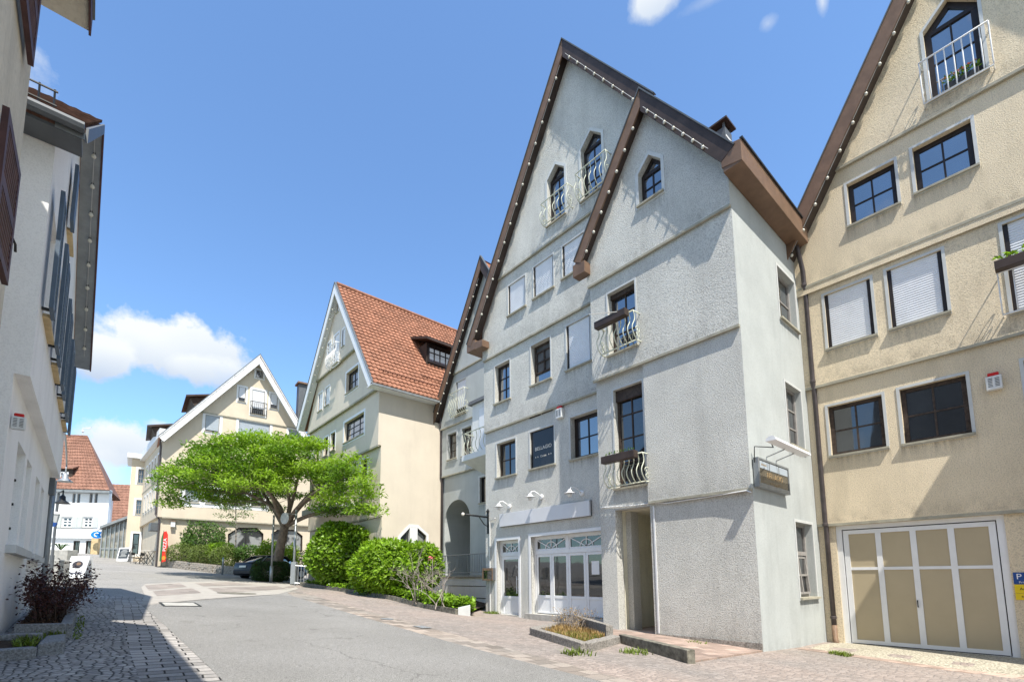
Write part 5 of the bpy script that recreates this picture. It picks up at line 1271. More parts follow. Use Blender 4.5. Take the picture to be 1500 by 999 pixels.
# snow guard tiles: two runs of little hoops above the eave
sgd = MB(); nrm = (Vector(tp[1]) - Vector(tp[0])).cross(Vector(tp[3]) - Vector(tp[0])).normalized(); nrm = nrm if nrm.z > 0 else -nrm
for (xa, xb, tt, nn_) in ((10.3, 13.6, .13, 26), (12.9, 15.5, .2, 18)):
    for k in range(nn_):
        p = Vector(tp[0]).lerp(Vector(tp[3]), tt); p.x = xa + (xb - xa) * k / nn_
        sgd.tube([p + nrm * .04, p + nrm * .14 + Vector((.03, 0, 0)), p + nrm * .15 + Vector((.08, 0, 0)), p + nrm * .05 + Vector((.11, 0, 0))], .022, 5)
sgd.build('snow_guard', 'tile_old', CH)
# dormer
D0 = (Vector((13.3, 0, 0)), )
yd = ye + 1.75; zd0 = CFr(yd) + .1
dm = MB(); xa, xb, hd_ = 13.75, 15.9, 1.3
yt = CA[0] - (CA[1] - (zd0 + hd_)) / sr_
dm.add([(xa, yd, zd0), (xb, yd, zd0), (xb, yd, zd0 + hd_), (xa, yd, zd0 + hd_), (xa, yt, zd0 + hd_), (xb, yt, zd0 + hd_)], [(0, 1, 2, 3), (0, 3, 4), (1, 2, 5), (3, 2, 5, 4)])
dmo = dm.build('dormer', 'timber_dark', CH)
df = Face((0, yd), (1, 0), (0, -1))
MB().fbox(df, xa + .12, xb - .1, zd0 + .22, zd0 + hd_ - .2, .002, .02).build('pane', 'glass_sky', dmo)
m = MB(); m.ring(df, rloop((xa + .06, xb - .05, zd0 + .16, zd0 + hd_ - .12)), rloop((xa + .18, xb - .15, zd0 + .27, zd0 + hd_ - .24)), .004, .05)
for k in range(1, 5): uu = xa + .12 + (xb - xa - .22) * k / 5; m.fbox(df, uu - .03, uu + .03, zd0 + .25, zd0 + hd_ - .22, .005, .045)
m.fbox(df, xa + .15, xb - .12, zd0 + .75, zd0 + .80, .006, .042); m.build('frame', 'frame_dark', dmo)
dr_ = MB(); dr_.hexa([(xa - .25, yd - .45, zd0 + hd_ - .02), (xb + .3, yd - .45, zd0 + hd_ - .02), (xb + .3, yt + .9, zd0 + hd_ + .85), (xa - .25, yt + .9, zd0 + hd_ + .85), (xa - .25, yd - .45, zd0 + hd_ + .13), (xb + .3, yd - .45, zd0 + hd_ + .13), (xb + .3, yt + .9, zd0 + hd_ + 1.0), (xa - .25, yt + .9, zd0 + hd_ + 1.0)]); dr_.build('dormer_roof', 'brown_dark', dmo)
# canopy slab over the side entrance of the cream house
ca_, cb2 = CF.px(442, 752, e=1.2), CF.px(490, 752, e=1.2)
cn = MB(); cn.fbox(CF, min(ca_[0], cb2[0]), max(ca_[0], cb2[0]), ca_[1] - .15, ca_[1] + .15, .1, 1.2); cn.build('canopy', 'trim_white', CH)

# neighbouring house further right, outside the photo; its corner shades the garage
NBH = thing('neighbour_house', 'plain beige house standing forward right of the garage, past the edge of the photo', 'building', (14, -6, -.5))
m = MB(); m.box(13.25, 24, -12, -5.45, -1.5, 9.6); m.box(13.25, 14.5, -5.45, -1.5, -1.5, 9.6); m.build('wall', 'beige_render', NBH)
m = MB(); m.add([(12.95, -12.3, 9.605), (24, -12.3, 9.605), (24, -5.5, 9.605), (12.95, -5.5, 9.605), (12.95, -8.9, 13.5), (24, -8.9, 13.5)], [(0, 1, 2, 3), (0, 3, 4), (1, 2, 5), (0, 1, 5, 4), (3, 2, 5, 4)]); m.build('roof', 'tile_old', NBH)

# ------------------------------------------------------------------ WHITE HOUSE on the left
VF = Face((-.71, 0), (0, 1), (1, 0)); VY0, VY1 = 7.71, 15.4
VH = thing('gabled_house', 'white house on the left with blue louvred shutters and a grey verge', 'building', (-3, 11, .8))
vw = MB(); hg, hu_, ht = [], [], []
wins = [(8.75, 9.72), (9.98, 10.72), (11.6, 12.45), (12.85, 13.6)]
for a, b_ in wins:
    wo = window(VH, VF, -.14, rloop((a, b_, 2.04, 3.42)), hg, frame='trim_grey', nx=1, nz=1, glass_='shutter_pale', dep=.12, sill=False, surround=None, fw=.04)
    for q in (2.3, 2.65, 3.0): MB().box(-.97, -.915, b_ - .10, b_ - .07, q, q + .035).build('hinge_pin', 'iron_black', wo)
for a, b_ in ((8.6, 10.9), (11.45, 13.75)): MB().fbox(VF, a, b_, 1.93, 2.035, -.2, -.04).build('ledge', 'trim_grey', VH)
ucs = [8.75, 10.6, 12.5, 14.2]
for c in ucs:
    wo = window(VH, VF, 0, rloop((c - .42, c + .42, 5.05, 6.55)), hu_, frame='paint_white', nx=2, nz=3, dep=.12, sw=0, surround=None, sillmat='sandstone')
    for sgn_ in (-1, 1):
        uu = c + sgn_ * .64; sh = MB()
        sh.ring(VF, rloop((uu - .21, uu + .21, 5.0, 6.6)), rloop((uu - .15, uu + .15, 5.08, 6.52)), .08, .125)
        so2 = sh.build('shutter', 'shutter_blue', wo)
        sl3 = MB()
        for k in range(24):
            zq = 5.09 + k * .06; sl3.add([VF.P(uu - .15, zq, .085), VF.P(uu + .15, zq, .085), VF.P(uu + .15, zq + .045, .118), VF.P(uu - .15, zq + .045, .118), VF.P(uu - .15, zq + .012, .085), VF.P(uu + .15, zq + .012, .085), VF.P(uu + .15, zq + .057, .118), VF.P(uu - .15, zq + .057, .118)], [(0, 1, 2, 3), (7, 6, 5, 4), (0, 4, 5, 1), (3, 2, 6, 7)])
        # louvres are pattern of one shutter
        k0 = sl3.build('louvres', 'shutter_blue', so2)
        MB().box(-.72, -.58, VF.P(uu, 0)[1] - .02, VF.P(uu, 0)[1] + .02, 5.03, 5.06).build('catch', 'iron_black', wo)
wo = window(VH, VF, 0, rloop((10.45, 11.2, 7.55, 8.45)), ht, frame='paint_white', nx=2, nz=2, dep=.12, sw=0, surround=None, sillmat='sandstone')
MB().fbox(VF, 10.02, 10.42, 7.5, 8.5, .05, .10).build('shutter', 'shutter_blue', wo)
VR = (-.395, 11.1, 10.25)
def Vr(y): return 10.25 - (10.25 - 7.16) / (11.1 - 7.35) * (11.1 - y) if y < 11.1 else 10.25 - (10.25 - 7.25) / 5.1 * (y - 11.1)
panel(vw, VF, [(VY0 + .005, .2), (VY1, .2), (VY1, 4.0), (VY0 + .005, 4.0)], hg, -.14, .3, .2)
panel(vw, VF, [(VY0 + .005, 4.0), (VY1, 4.0), (VY1, 7.0), (VY0 + .005, 7.0)], hu_, 0, .3, .2)
panel(vw, VF, [(VY0 + .005, 7.0), (VY1, 7.0), (VY1, Vr(VY1) - .1), (11.1, 10.1), (VY0 + .005, Vr(VY0) - .1)], ht, 0, .3, .2)
vw.quad((-7, VY0, .2), (-.852, VY0, .2), (-.852, VY0, 4.0), (-7, VY0, 4.0)); vw.quad((-7, VY0, 4.0), (-.712, VY0, 4.0), (-.712, VY0, 7.35), (-7, VY0, 7.35))
vw.quad((-7, VY1, .2), (-.85, VY1, .2), (-.85, VY1, 7.4), (-7, VY1, 7.4))
vw.build('wall', 'white_render', VH, recalc=False)
def Vx(y): return -.41 + .05 * (y - 7.35) / 8.9
slope(VH, 'roof', 'tile_old', (-9, 7.35, 7.16), (Vx(7.35), 7.35, 7.16), (Vx(11.1), 11.1, 10.25), (-9, 11.1, 10.25))
tiles(VH, (-5, 7.35, 7.18), (Vx(7.35) - .02, 7.35, 7.18), (Vx(11.1) - .02, 11.1, 10.27), (-5, 11.1, 10.27), 'tile_brown', .2, .18, .006, .03)
slope(VH, 'roof', 'tile_old', (-9, 16.2, 7.25), (Vx(16.2), 16.2, 7.25), (Vx(11.1), 11.1, 10.25), (-9, 11.1, 10.25))
for (ya_, za_), (yb_, zb_) in (((7.35, 7.16), (11.1, 10.25)), ((11.1, 10.25), (16.2, 7.25))):
    m = MB(); xa, xb = Vx(ya_), Vx(yb_); n_ = Vector((0, -(zb_ - za_), yb_ - ya_)).normalized()
    m.hexa([(-.70, ya_, za_ - .14), (xa - .012, ya_, za_ - .14), (xb - .012, yb_, zb_ - .14), (-.70, yb_, zb_ - .14), (-.70, ya_, za_ - .05), (xa - .012, ya_, za_ - .05), (xb - .012, yb_, zb_ - .05), (-.70, yb_, zb_ - .05)]); m.build('soffit', 'zinc', VH)
    m = MB(); m.hexa([(xa - .01, ya_, za_ - .17), (xa + .018, ya_, za_ - .17), (xb + .018, yb_, zb_ - .17), (xb - .01, yb_, zb_ - .17), (xa - .01, ya_, za_ + .03), (xa + .018, ya_, za_ + .03), (xb + .018, yb_, zb_ + .03), (xb - .01, yb_, zb_ + .03)]); m.build('barge_board', 'shutter_red' if ya_ > 10 else 'lead_grey', VH)
gm = MB(); gm.tube([(-4, 7.28, 7.12), (-.43, 7.28, 7.12)], .065, 8); gm.build('gutter', 'lead_grey', VH)
sf = MB(); sf.box(-6, -.45, 7.36, 7.70, 7.02, 7.06); sf.build('eave_soffit', 'lead_grey', VH)
sn = MB()
for q in range(12): sn.tube([(-.75 - q * .14, 7.6, 7.38), (-.75 - q * .14, 7.55, 7.66)], .012, 5)
for q in (7.45, 7.64): sn.tube([(-.72, 7.55, q), (-2.4, 7.55, q)], .012, 5)
sn.build('snow_guard', 'iron_black', VH)
lights('string_lights', 'bulb string under the grey verge of the white house on the left', (-.5, 15.8, 7.32), (-.5, 11.2, 9.98), 9, .03)
lights('string_lights', 'short bulb string on the near verge of the white house on the left', (-.5, 11.0, 9.98), (-.5, 7.6, 7.25), 5, .03)
alarm(Face((-.71, 7.9), (1, 0), (0, -1)), -.07, 3.45, 0, 'white alarm box with dark red beacon under the white house overhang', .5)
bx = Face((0, 14.6), (1, 0), (0, -1)); q = bx.rect((66, 699), (81, 699), (79, 724), (66, 722))
m = MB(); m.fbox(bx, q[0], q[1], q[2], q[3], -.3, 0); tag(m.build('wall_box', 'lead_grey', None, bevel=.01), 'dark grey box mounted below the overhang of the white house', 'box')
dn = MB(); dn.tube([(-.80, 15.15, 3.9), (-.80, 15.15, 1.0)], .055, 8); tag(dn.build('downpipe', 'zinc', None, smooth=True), 'grey downpipe at the far end of the white house', 'downpipe')
# ------------------------------------------------------------------ OLD CREAM HOUSE, nearest on the left
KX = -.776; OF = Face((KX, 0), (0, 1), (1, 0)); OY = 5.97
OH = thing('old_house', 'old weathered cream house with dark red louvred shutters at the left edge', 'building', (-3, 2, .5))
ow = MB(); ho = []
def red_shutter(par, u0, u1, z0, z1):
    """louvred leaf folded back on the wall"""
    SFc = Face((KX + .03, u0), (0, 1), (1, 0)); L_ = u1 - u0
    m = MB(); m.ring(SFc, rloop((0, L_, z0, z1)), rloop((.07, L_ - .07, z0 + .08, z1 - .08)), 0, .04); m.fbox(SFc, .07, L_ - .07, (z0 + z1) / 2 - .05, (z0 + z1) / 2 + .05, .002, .038); o = m.build('shutter', 'shutter_red', par)
    l = MB(); n = int((z1 - z0 - .16) / .055)
    for k in range(n):
        zq = z0 + .08 + k * .055; l.hexa([SFc.P(.07, zq, .004), SFc.P(L_ - .07, zq, .004), SFc.P(L_ - .07, zq + .012, .004), SFc.P(.07, zq + .012, .004), SFc.P(.07, zq + .035, .036), SFc.P(L_ - .07, zq + .035, .036), SFc.P(L_ - .07, zq + .047, .036), SFc.P(.07, zq + .047, .036)])
    l.build('louvres', 'shutter_red', o)
for z0, z1 in ((4.08, 5.12), (6.18, 7.02)):
    wo = window(OH, OF, 0, rloop((3.78, 4.70, z0, z1)), ho, frame='frame_worn', nx=2, nz=3, dep=.12, sw=0, surround=None)
    red_shutter(wo, 4.78, 5.56, z0, z1); red_shutter(wo, 2.9, 3.7, z0, z1)
panel(ow, OF, [(-8, -.5), (OY, -.5), (OY, 7.42), (-8, 7.42)], ho, 0, .3, .2)
ow.quad((-7, OY - .004, -.5), (KX - .005, OY - .004, -.5), (KX - .005, OY - .004, 7.42), (-7, OY - .004, 7.42)); ow.build('wall', 'old_cream_render', OH)
Oe = Face((0, OY + .1), (1, 0), (0, -1)).px(130, 46)
m = MB(); m.box(KX - .01, Oe[0], -8, OY + .1, Oe[1], Oe[1] + .06); m.build('eave_soffit', 'old_cream_render', OH)
m = MB(); m.box(Oe[0], Oe[0] + .02, -8, OY + .12, Oe[1] - .03, Oe[1] + .18); m.build('fascia', 'shutter_red', OH)
slope(OH, 'roof', 'lead_grey', (Oe[0] + .04, -8, Oe[1] + .18), (Oe[0] + .04, OY + .12, Oe[1] + .18), (-4.6, OY + .12, Oe[1] + 7.2), (-4.6, -8, Oe[1] + 7.2))  # unseen slope, pitched steep to shade the white house's near wall
MB().tube([OF.P(5.6, 4.6, .03), OF.P(5.68, 4.53, .07), OF.P(5.72, 4.48, .07)], .01, 5).build('shutter_catch', 'iron_black', OH)

# ------------------------------------------------------------------ LEMON HOUSE with the pizza flag, across the bend of the street
PC = at(36.3, 236, 757); PC2 = (PC.x, PC.y)
ra_ = ray(1676, 843); rb_ = ray(70, 846)
da = Vector((ra_.x, ra_.y)).normalized(); db = Vector((rb_.x, rb_.y)).normalized()
na = Vector((da.y, -da.x)); na = na if na.y < 0 else -na
nb = Vector((db.y, -db.x)); nb = nb if nb.x < 0 else -nb
PA = Face(PC2, da, na); PB = Face(PC2, db, nb)
PH = thing('gabled_house', 'pale yellow house with white verges beyond the round tree', 'building', (PC.x + 5, PC.y + 4, 2.2))
pw = MB(); hp0, hp1, hp2 = [], [], []
pe1, pe2 = .25, .32
kz = lambda px, y, e: PA.px(px, y, e=e)[1]
zj0 = kz(237, 757, .25); zj1 = kz(289, 601.6, pe2)
def RA(e, *q): return R(PA, e, *q)
def bxq(x0, y0, x1, y1, s=.175): return ((x0, y0), (x1, y0 + (x1 - x0) * s), (x1, y1 + (x1 - x0) * s), (x0, y1))
for q in (bxq(375.2, 541.5, 385.6, 552.5),): window(PH, PA, pe2, RA(pe2, *q), hp2, frame='frame_grey', nx=1, nz=2, glass_='glass_sky', dep=.1, sw=.14, surround='paint_white')
for q in (bxq(349.3, 566, 360, 587.6), bxq(396, 576, 406.7, 598)): window(PH, PA, pe2, RA(pe2, *q), hp2, frame='frame_grey', nx=1, nz=1, slats=.72, dep=.1, sw=.14, surround='paint_white')
fq = RA(pe2, *bxq(368.8, 570, 387.7, 606)); window(PH, PA, pe2, fq, hp2, frame='frame_grey', nx=1, nz=1, slats=.75, dep=.1, sw=.16, surround='paint_white')
railing(PH, PA, pe2, fq[0][0] - .1, fq[1][0] + .15, fq[0][1] + .02, fq[0][1] + 1.05, .22, .1, 8, r=.02, mat='iron_black')
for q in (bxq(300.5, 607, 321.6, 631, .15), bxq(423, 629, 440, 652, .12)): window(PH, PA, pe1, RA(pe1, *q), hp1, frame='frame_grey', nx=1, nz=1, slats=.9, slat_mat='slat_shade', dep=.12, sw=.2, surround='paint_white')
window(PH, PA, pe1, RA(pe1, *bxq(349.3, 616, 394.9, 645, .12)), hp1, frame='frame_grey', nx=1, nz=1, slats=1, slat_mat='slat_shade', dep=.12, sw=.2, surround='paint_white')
for x0, x1 in ((271, 292), (301.5, 323), (340, 362), (367, 388)): window(PH, PA, pe1, RA(pe1, *bxq(x0, 715 + (x0 - 271) * .07, x1, 735.5 + (x0 - 271) * .06, .06)), hp1, frame='frame_grey', nx=2, nz=2, dep=.14, sw=.32, surround='paint_white', glass_='glass_curtain')
for pts_ in (((333.8, 806), (386, 806), (386, 781.5), (376.6, 772.5), (349.5, 772.5), (333.8, 782)), ((398, 808), (443, 808), (443.4, 784.5), (432, 775.5), (406.6, 775.5), (397.6, 781.5))):
    lp = [PA.px(*p) for p in pts_]; ok = window(PH, PA, 0, lp, hp0, frame='frame_dark', nx=2, nz=1, glass_='glass_curtain', dep=.15, sw=.0, surround=None, fw=.12)
Aap = PA.px(381, 521, e=.95); Ale = PA.px(240, 634, e=.95); Are = PA.px(447, 634, e=.95)
s1_ = (Aap[1] - Ale[1]) / (Aap[0] - Ale[0]); s2_ = (Aap[1] - Are[1]) / (Are[0] - Aap[0])
def Ar(u): return Aap[1] - (s1_ * (Aap[0] - u) if u < Aap[0] else s2_ * (u - Aap[0]))
uR_ = 14.5; zgl = Ar(0) - .25
panel(pw, PA, [(.004, 0), (uR_, 0), (uR_, zj0), (.004, zj0)], hp0, 0, .4, .2)
cutu = lambda z: (Aap[0] - (Aap[1] - .2 - z) / s1_, Aap[0] + (Aap[1] - .2 - z) / s2_)
zk = zgl; l1, r1_ = cutu(zj1)
panel(pw, PA, [(.004, zj0), (uR_, zj0), (uR_, min(zj1, Ar(uR_) - .2) if Ar(uR_) - .2 > zj0 else zj0 + .1), (r1_, zj1), (l1, zj1), (.004, zk)], hp1, pe1, .4, .2)
panel(pw, PA, [(l1, zj1), (r1_, zj1), (Aap[0], Aap[1] - .2)], hp2, pe2, .4, .2)
hq0, hq1 = [], []
zB1 = PB.px(215, 728, e=.25)[1]; LB = PB.px(213.5, 720)[0]; LB = max(6.0, min(LB, 14))
for row, (zc_, holes_) in enumerate(((zj0 + 1.75, hq0), (zj0 + 4.4, hq1))):
    for k in range(5):
        uu = 1.2 + k * (LB - 2) / 5
        window(PH, PB, .25, rloop((uu, uu + .62, zc_ - .7, zc_ + .7)), holes_, frame='frame_grey', nx=1, nz=2, dep=.12, sw=.14, surround='paint_white')
panel(pw, PB, [(-.25, zj0), (LB + 3, zj0), (LB + 3, zk), (-.25, zk)], hq0 + hq1, .25, .4, .2)
panel(pw, PB, [(.0, 0), (LB + 3, 0), (LB + 3, zj0), (.0, zj0)], [], 0, .4, .2)
MB().fbox(PB, -.25, LB, zj0 + 2.95, zj0 + 3.02, .2, .275).build('jetty_lip', 'ledge', PH)
for zq, ee, a, b_ in ((zj0, pe1, .0, uR_), (zj1, pe2, l1, r1_)):
    MB().fbox(PA, a + .05, b_ - .05, zq - .07, zq + .02, ee - .1, ee + .012).build('jetty_lip', 'ledge', PH)
pw.quad(PA.P(uR_, 0), PA.P(uR_, 0, -12), PA.P(uR_, zj0 + 3, -12), PA.P(uR_, zj0 + 3)); pw.quad(PB.P(LB + 3, 0), PB.P(LB + 3, 0, -12), PB.P(LB + 3, zk, -12), PB.P(LB + 3, zk))
pw.build('wall', 'lemon_render', PH)
def PR(u, e): return PA.P(u, Ar(u), e)
for u in (-.55, Are[0] + 2.0):
    slope(PH, 'roof', 'tile_orange', PR(u, 1.0), PR(u, -13), PR(Aap[0], -13), PR(Aap[0], 1.0))
verge(PH, PA, 1.0, .25, (-.55, Ar(-.55)), Aap, .45, mat='paint_white', mat2='trim_white')
verge(PH, PA, 1.0, .25, Aap, (Are[0] + 2.0, Ar(Are[0] + 2.0)), .45, mat='paint_white', mat2='trim_white')
eb = MB(); eb.fbox(PB, -.95, LB + 3, zk - .35, zk + .25, .2, .62); eb.build('eave_box', 'paint_white', PH)
for k, (px_, py_, w_) in enumerate(((285, 590, 2.2), (222, 622, 2.4))):   # dark open dormers on the left slope
    u0 = 2.75 - k * 2.35; zq = Ar(u0) - .75; dm = MB()
    dm.hexa([PA.P(u0 - 1.0, zq - .2, -.4), PA.P(u0 + 1.7, zq + 1.0, -.4), PA.P(u0 + 1.7, zq + 1.0, -4.5), PA.P(u0 - 1.0, zq - .2, -4.5), PA.P(u0 - 1.4, zq + .55, -.4), PA.P(u0 + 1.2, zq + 1.25, -.4), PA.P(u0 + 1.2, zq + 1.25, -4.5), PA.P(u0 - 1.4, zq + .55, -4.5)])
    do = dm.build('dormer', 'timber_dark', PH)
    m = MB(); m.hexa([PA.P(u0 - 1.7, zq + .5, -.1), PA.P(u0 + 1.6, zq + 1.35, -.1), PA.P(u0 + 1.6, zq + 1.35, -4.8), PA.P(u0 - 1.7, zq + .5, -4.8), PA.P(u0 - 1.7, zq + .64, -.1), PA.P(u0 + 1.6, zq + 1.49, -.1), PA.P(u0 + 1.6, zq + 1.49, -4.8), PA.P(u0 - 1.7, zq + .64, -4.8)]); m.build('dormer_roof', 'brown_dark', do)
# projecting bay at the far end, facing us
TF = Face(PB.P(LB, 0, 0)[:2], tuple(-db.yx if False else na * 0 + Vector((-da.x, -da.y))), tuple(na))
t0, t1 = 0.0, 1.75
tw = MB(); ht_ = []
for q in (((202, 687), (211, 687), (211, 707.5), (202, 708)), ((199, 732), (208, 732), (208, 752.5), (199, 753.5))):
    r_ = TF.rect(*q); window(PH, TF, .02, rloop(r_), ht_, frame='frame_grey', nx=2, nz=3, dep=.12, sw=.16, surround='paint_white')
rdr = TF.rect((194, 781), (204, 781), (203, 812), (193.5, 812)); window(PH, TF, .02, rloop(rdr), ht_, frame='frame_dark', nx=1, nz=2, dep=.15, sw=.16, surround='paint_white', sill=False, name='door')
tl_x = TF.px(188, 740)[0]
ztp = TF.px(200, 672)[1]
panel(tw, TF, [(-.3, 0), (tl_x, 0), (tl_x, ztp), (-.3, ztp)], ht_, .02, .3, .2)
tw.quad(TF.P(tl_x - .004, 0, 0), TF.P(tl_x - .004, 0, -4), TF.P(tl_x - .004, ztp, -4), TF.P(tl_x - .004, ztp, 0))
tw.build('bay', 'lemon_render', PH)
m = MB(); m.fbox(TF, -.2, tl_x + .35, ztp, ztp + .4, -4, .45); m.build('bay_eave', 'paint_white', PH)
for qx, zz0 in ((-.05, ztp), ): MB().tube([TF.P(qx, zz0, .12), TF.P(qx, gz(*TF.P(qx, 0)[:2]), .12)], .07, 7).build('downpipe', 'copper_pipe', PH)
MB().tube([PB.P(-.15, zk - .3, .45), PB.P(.1, zk - .9, .34), PB.P(.1, zj0 + .2, .34), PB.P(-.05, zj0 - .2, .1), PB.P(-.05, 2.3, .1)], .07, 7).build('downpipe', 'copper_pipe', PH)
u, z = PA.px(253, 768); wl = thing('wall_lamp', 'square lantern on the pale yellow wall right of the pizza flag', 'lamp', PA.P(u, z, .1))
MB().fbox(PA, u - .14, u + .14, z - .2, z + .2, .05, .3).build('lantern', 'trim_white', wl); m = MB(); m.fbox(PA, u - .18, u + .18, z + .2, z + .26, .0, .34); m.build('cap', 'frame_wood', wl)
u, z = PB.px(226, 771, e=.3); m = MB(); m.fbox(PB, u - .5, u + .5, z - .35, z + .25, .02, .6); tag(m.build('ventilation_box', 'lead_grey', None, bevel=.02), 'dark ventilation box on the wall above the pizza flag', 'box')
chm = MB(); cpn = at(34, 444, 600); cb_ = PA.px(443, 575, e=-2.5)
chm.fbox(PA, cb_[0] - .35, cb_[0] + .4, cb_[1] - 4.5, cb_[1] + .8, -3.2, -2.4); c_ = chm.build('chimney', 'lead_grey', PH); m = MB(); m.fbox(PA, cb_[0] - .5, cb_[0] + .55, cb_[1] + .8, cb_[1] + .95, -3.4, -2.2); m.build('cap', 'frame_wood', c_)

# ------------------------------------------------------------------ FAR WHITE HOUSE, red roofs and the glazed passage
rr = ray(4300, 843); dw_ = Vector((rr.x, rr.y)).normalized(); nw_ = Vector((dw_.y, -dw_.x)); nw_ = nw_ if nw_.y < 0 else -nw_
FO = at(52, 75, 770); FFc = Face((FO.x, FO.y), dw_, nw_)
FH = thing('old_house', 'white house with a steep red tiled roof and pale shutters at the far end', 'building', (FO.x + 3, FO.y, 3.5))
fw_ = MB(); hf, hf0 = [], []
def RFq(x0, y0, x1, y1): return rloop(FFc.rect((x0, y0), (x1, y0 + 1), (x1, y1 + 1), (x0, y1)))
zf_g = FFc.px(120, 788)[1]; zf_e = FFc.px(120, 716)[1]; uf1 = FFc.px(159, 740)[0]
for x0 in (106, 113, 131, 138.5): window(FH, FFc, 0, RFq(x0, 722, x0 + 4.5, 736), hf, frame='frame_grey', nx=1, nz=1, dep=.1, sw=.0, surround=None, sill=False)
for x0, x1 in ((90.5, 105.5), (121.5, 135.5)):
    wo = window(FH, FFc, 0, RFq(x0, 756.5, x1, 772), hf, frame='paint_white', nx=2, nz=3, dep=.1, sw=.08, surround='trim_grey', mw=.12, fw=.14)
    for a, b_ in ((x0 - 8.5, x0 - 1), (x1 + 1, x1 + 8.5)):
        q = FFc.rect((a, 756), (b_, 757), (b_, 773), (a, 772)); m = MB(); m.fbox(FFc, *q, .02, .08); m.build('shutter', 'shutter_pale', wo)
for (x0, x1, y0), mt in (((104, 113.5, 791), 'glass_shop'), ((122.5, 131, 791), 'glass_curtain')):
    window(FH, FFc, -.3, RFq(x0, y0, x1, 816), hf0, frame='frame_dark', nx=2, nz=1, dep=.1, sw=0, surround=None, sill=False, glass_=mt, fw=.15, name='shop_window')
panel(fw_, FFc, [(-4, 2), (uf1, 2), (uf1, zf_g), (-4, zf_g)], hf0, -.3, .3, .2)
panel(fw_, FFc, [(-4, zf_g), (uf1, zf_g), (uf1, zf_e), (-4, zf_e)], hf, 0, .5, .2)
fw_.quad(FFc.P(uf1, 2, -.3), FFc.P(uf1 - 4.2, 2, -9), FFc.P(uf1 - 4.2, zf_e, -9), FFc.P(uf1, zf_e, 0))
fw_.build('wall', 'far_white_render', FH)
q = FFc.rect((134, 789), (144, 789), (144, 819), (134, 819)); MB().fbox(FFc, q[0], q[1], 3, q[3] + .1, -.28, .15).build('pillar', 'sandstone', FH)
er = FFc.px(160.5, 718, e=.5); rt = FFc.px(128, 638, e=-3.2); 
slope(FH, 'roof', 'tile_old', FFc.P(-5, er[1], .5), FFc.P(er[0], er[1], .5), FFc.P(rt[0], rt[1], -3.2), FFc.P(-3, rt[1], -3.2), .25)
tiles(FH, FFc.P(-5, er[1], .52), FFc.P(er[0], er[1], .52), FFc.P(rt[0], rt[1], -3.2), FFc.P(-3, rt[1], -3.2), 'tile_old', .45, .4, .03, .06)
fw2 = MB(); fw2.add([FFc.P(er[0], er[1], .5), FFc.P(er[0] - 2.6, er[1], -7), FFc.P(rt[0], rt[1], -3.2)], [(0, 1, 2)]); fw2.build('hip', 'tile_old', FH)
slope(FH, 'roof', 'tile_old', FFc.P(-5, er[1], -7), FFc.P(er[0] - 2.6, er[1], -7), FFc.P(rt[0], rt[1], -3.2), FFc.P(-3, rt[1], -3.2), .25)
m = MB(); m.fbox(FFc, -5, er[0] + .05, er[1] - .32, er[1] - .05, .1, .62); m.build('gutter', 'zinc', FH)
dq = FFc.rect((86, 687), (106, 687), (106, 706), (86, 706), e=-.2); dm = MB(); dm.fbox(FFc, dq[0], dq[1], dq[2], dq[3], -2.5, -.2); do = dm.build('dormer', 'frame_worn', FH)
m = MB(); m.ring(FFc, rloop((dq[0] + .1, dq[1] - .35, dq[2] + .12, dq[3] - .3)), rloop((dq[0] + .25, dq[1] - .5, dq[2] + .25, dq[3] - .42)), -.2, -.12)
m.fbox(FFc, (dq[0] + dq[1]) / 2 - .22, (dq[0] + dq[1]) / 2 - .08, dq[2] + .2, dq[3] - .4, -.19, -.13); m.fbox(FFc, dq[0] + .2, dq[1] - .4, (dq[2] + dq[3]) / 2 - .06, (dq[2] + dq[3]) / 2, -.188, -.132); m.build('frame', 'paint_white', do)
MB().fbox(FFc, dq[0] + .2, dq[1] - .45, dq[2] + .2, dq[3] - .38, -.199, -.17).build('pane', 'glass', do)
m = MB(); m.hexa([FFc.P(dq[0] - .3, dq[3], .1), FFc.P(dq[1] + .2, dq[3], .1), FFc.P(dq[1] + .2, dq[3] + 1.3, -3), FFc.P(dq[0] - .3, dq[3] + 1.3, -3), FFc.P(dq[0] - .3, dq[3] + .15, .1), FFc.P(dq[1] + .2, dq[3] + .15, .1), FFc.P(dq[1] + .2, dq[3] + 1.5, -3), FFc.P(dq[0] - .3, dq[3] + 1.5, -3)]); m.build('dormer_roof', 'tile_old', do)
wv = thing('weather_vane', 'small white weather vane on the ridge of the far red roof', 'weather vane', FFc.P(rt[0] - .5, rt[1], -3.2))
MB().tube([FFc.P(rt[0] - .5, rt[1], -3.2), FFc.P(rt[0] - .5, rt[1] + .95, -3.2)], .05, 6).build('pole', 'trim_grey', wv); MB().ball(FFc.P(rt[0] - .5, rt[1] + .5, -3.2), .14).build('ball', 'trim_white', wv, smooth=True)
m = MB(); m.prism(FFc, [(rt[0] - .6, rt[1] + .85), (rt[0] + .2, rt[1] + .82), (rt[0] + .35, rt[1] + 1.05), (rt[0] - .1, rt[1] + .98)], -3.22, -3.18); m.build('vane', 'trim_grey', wv)
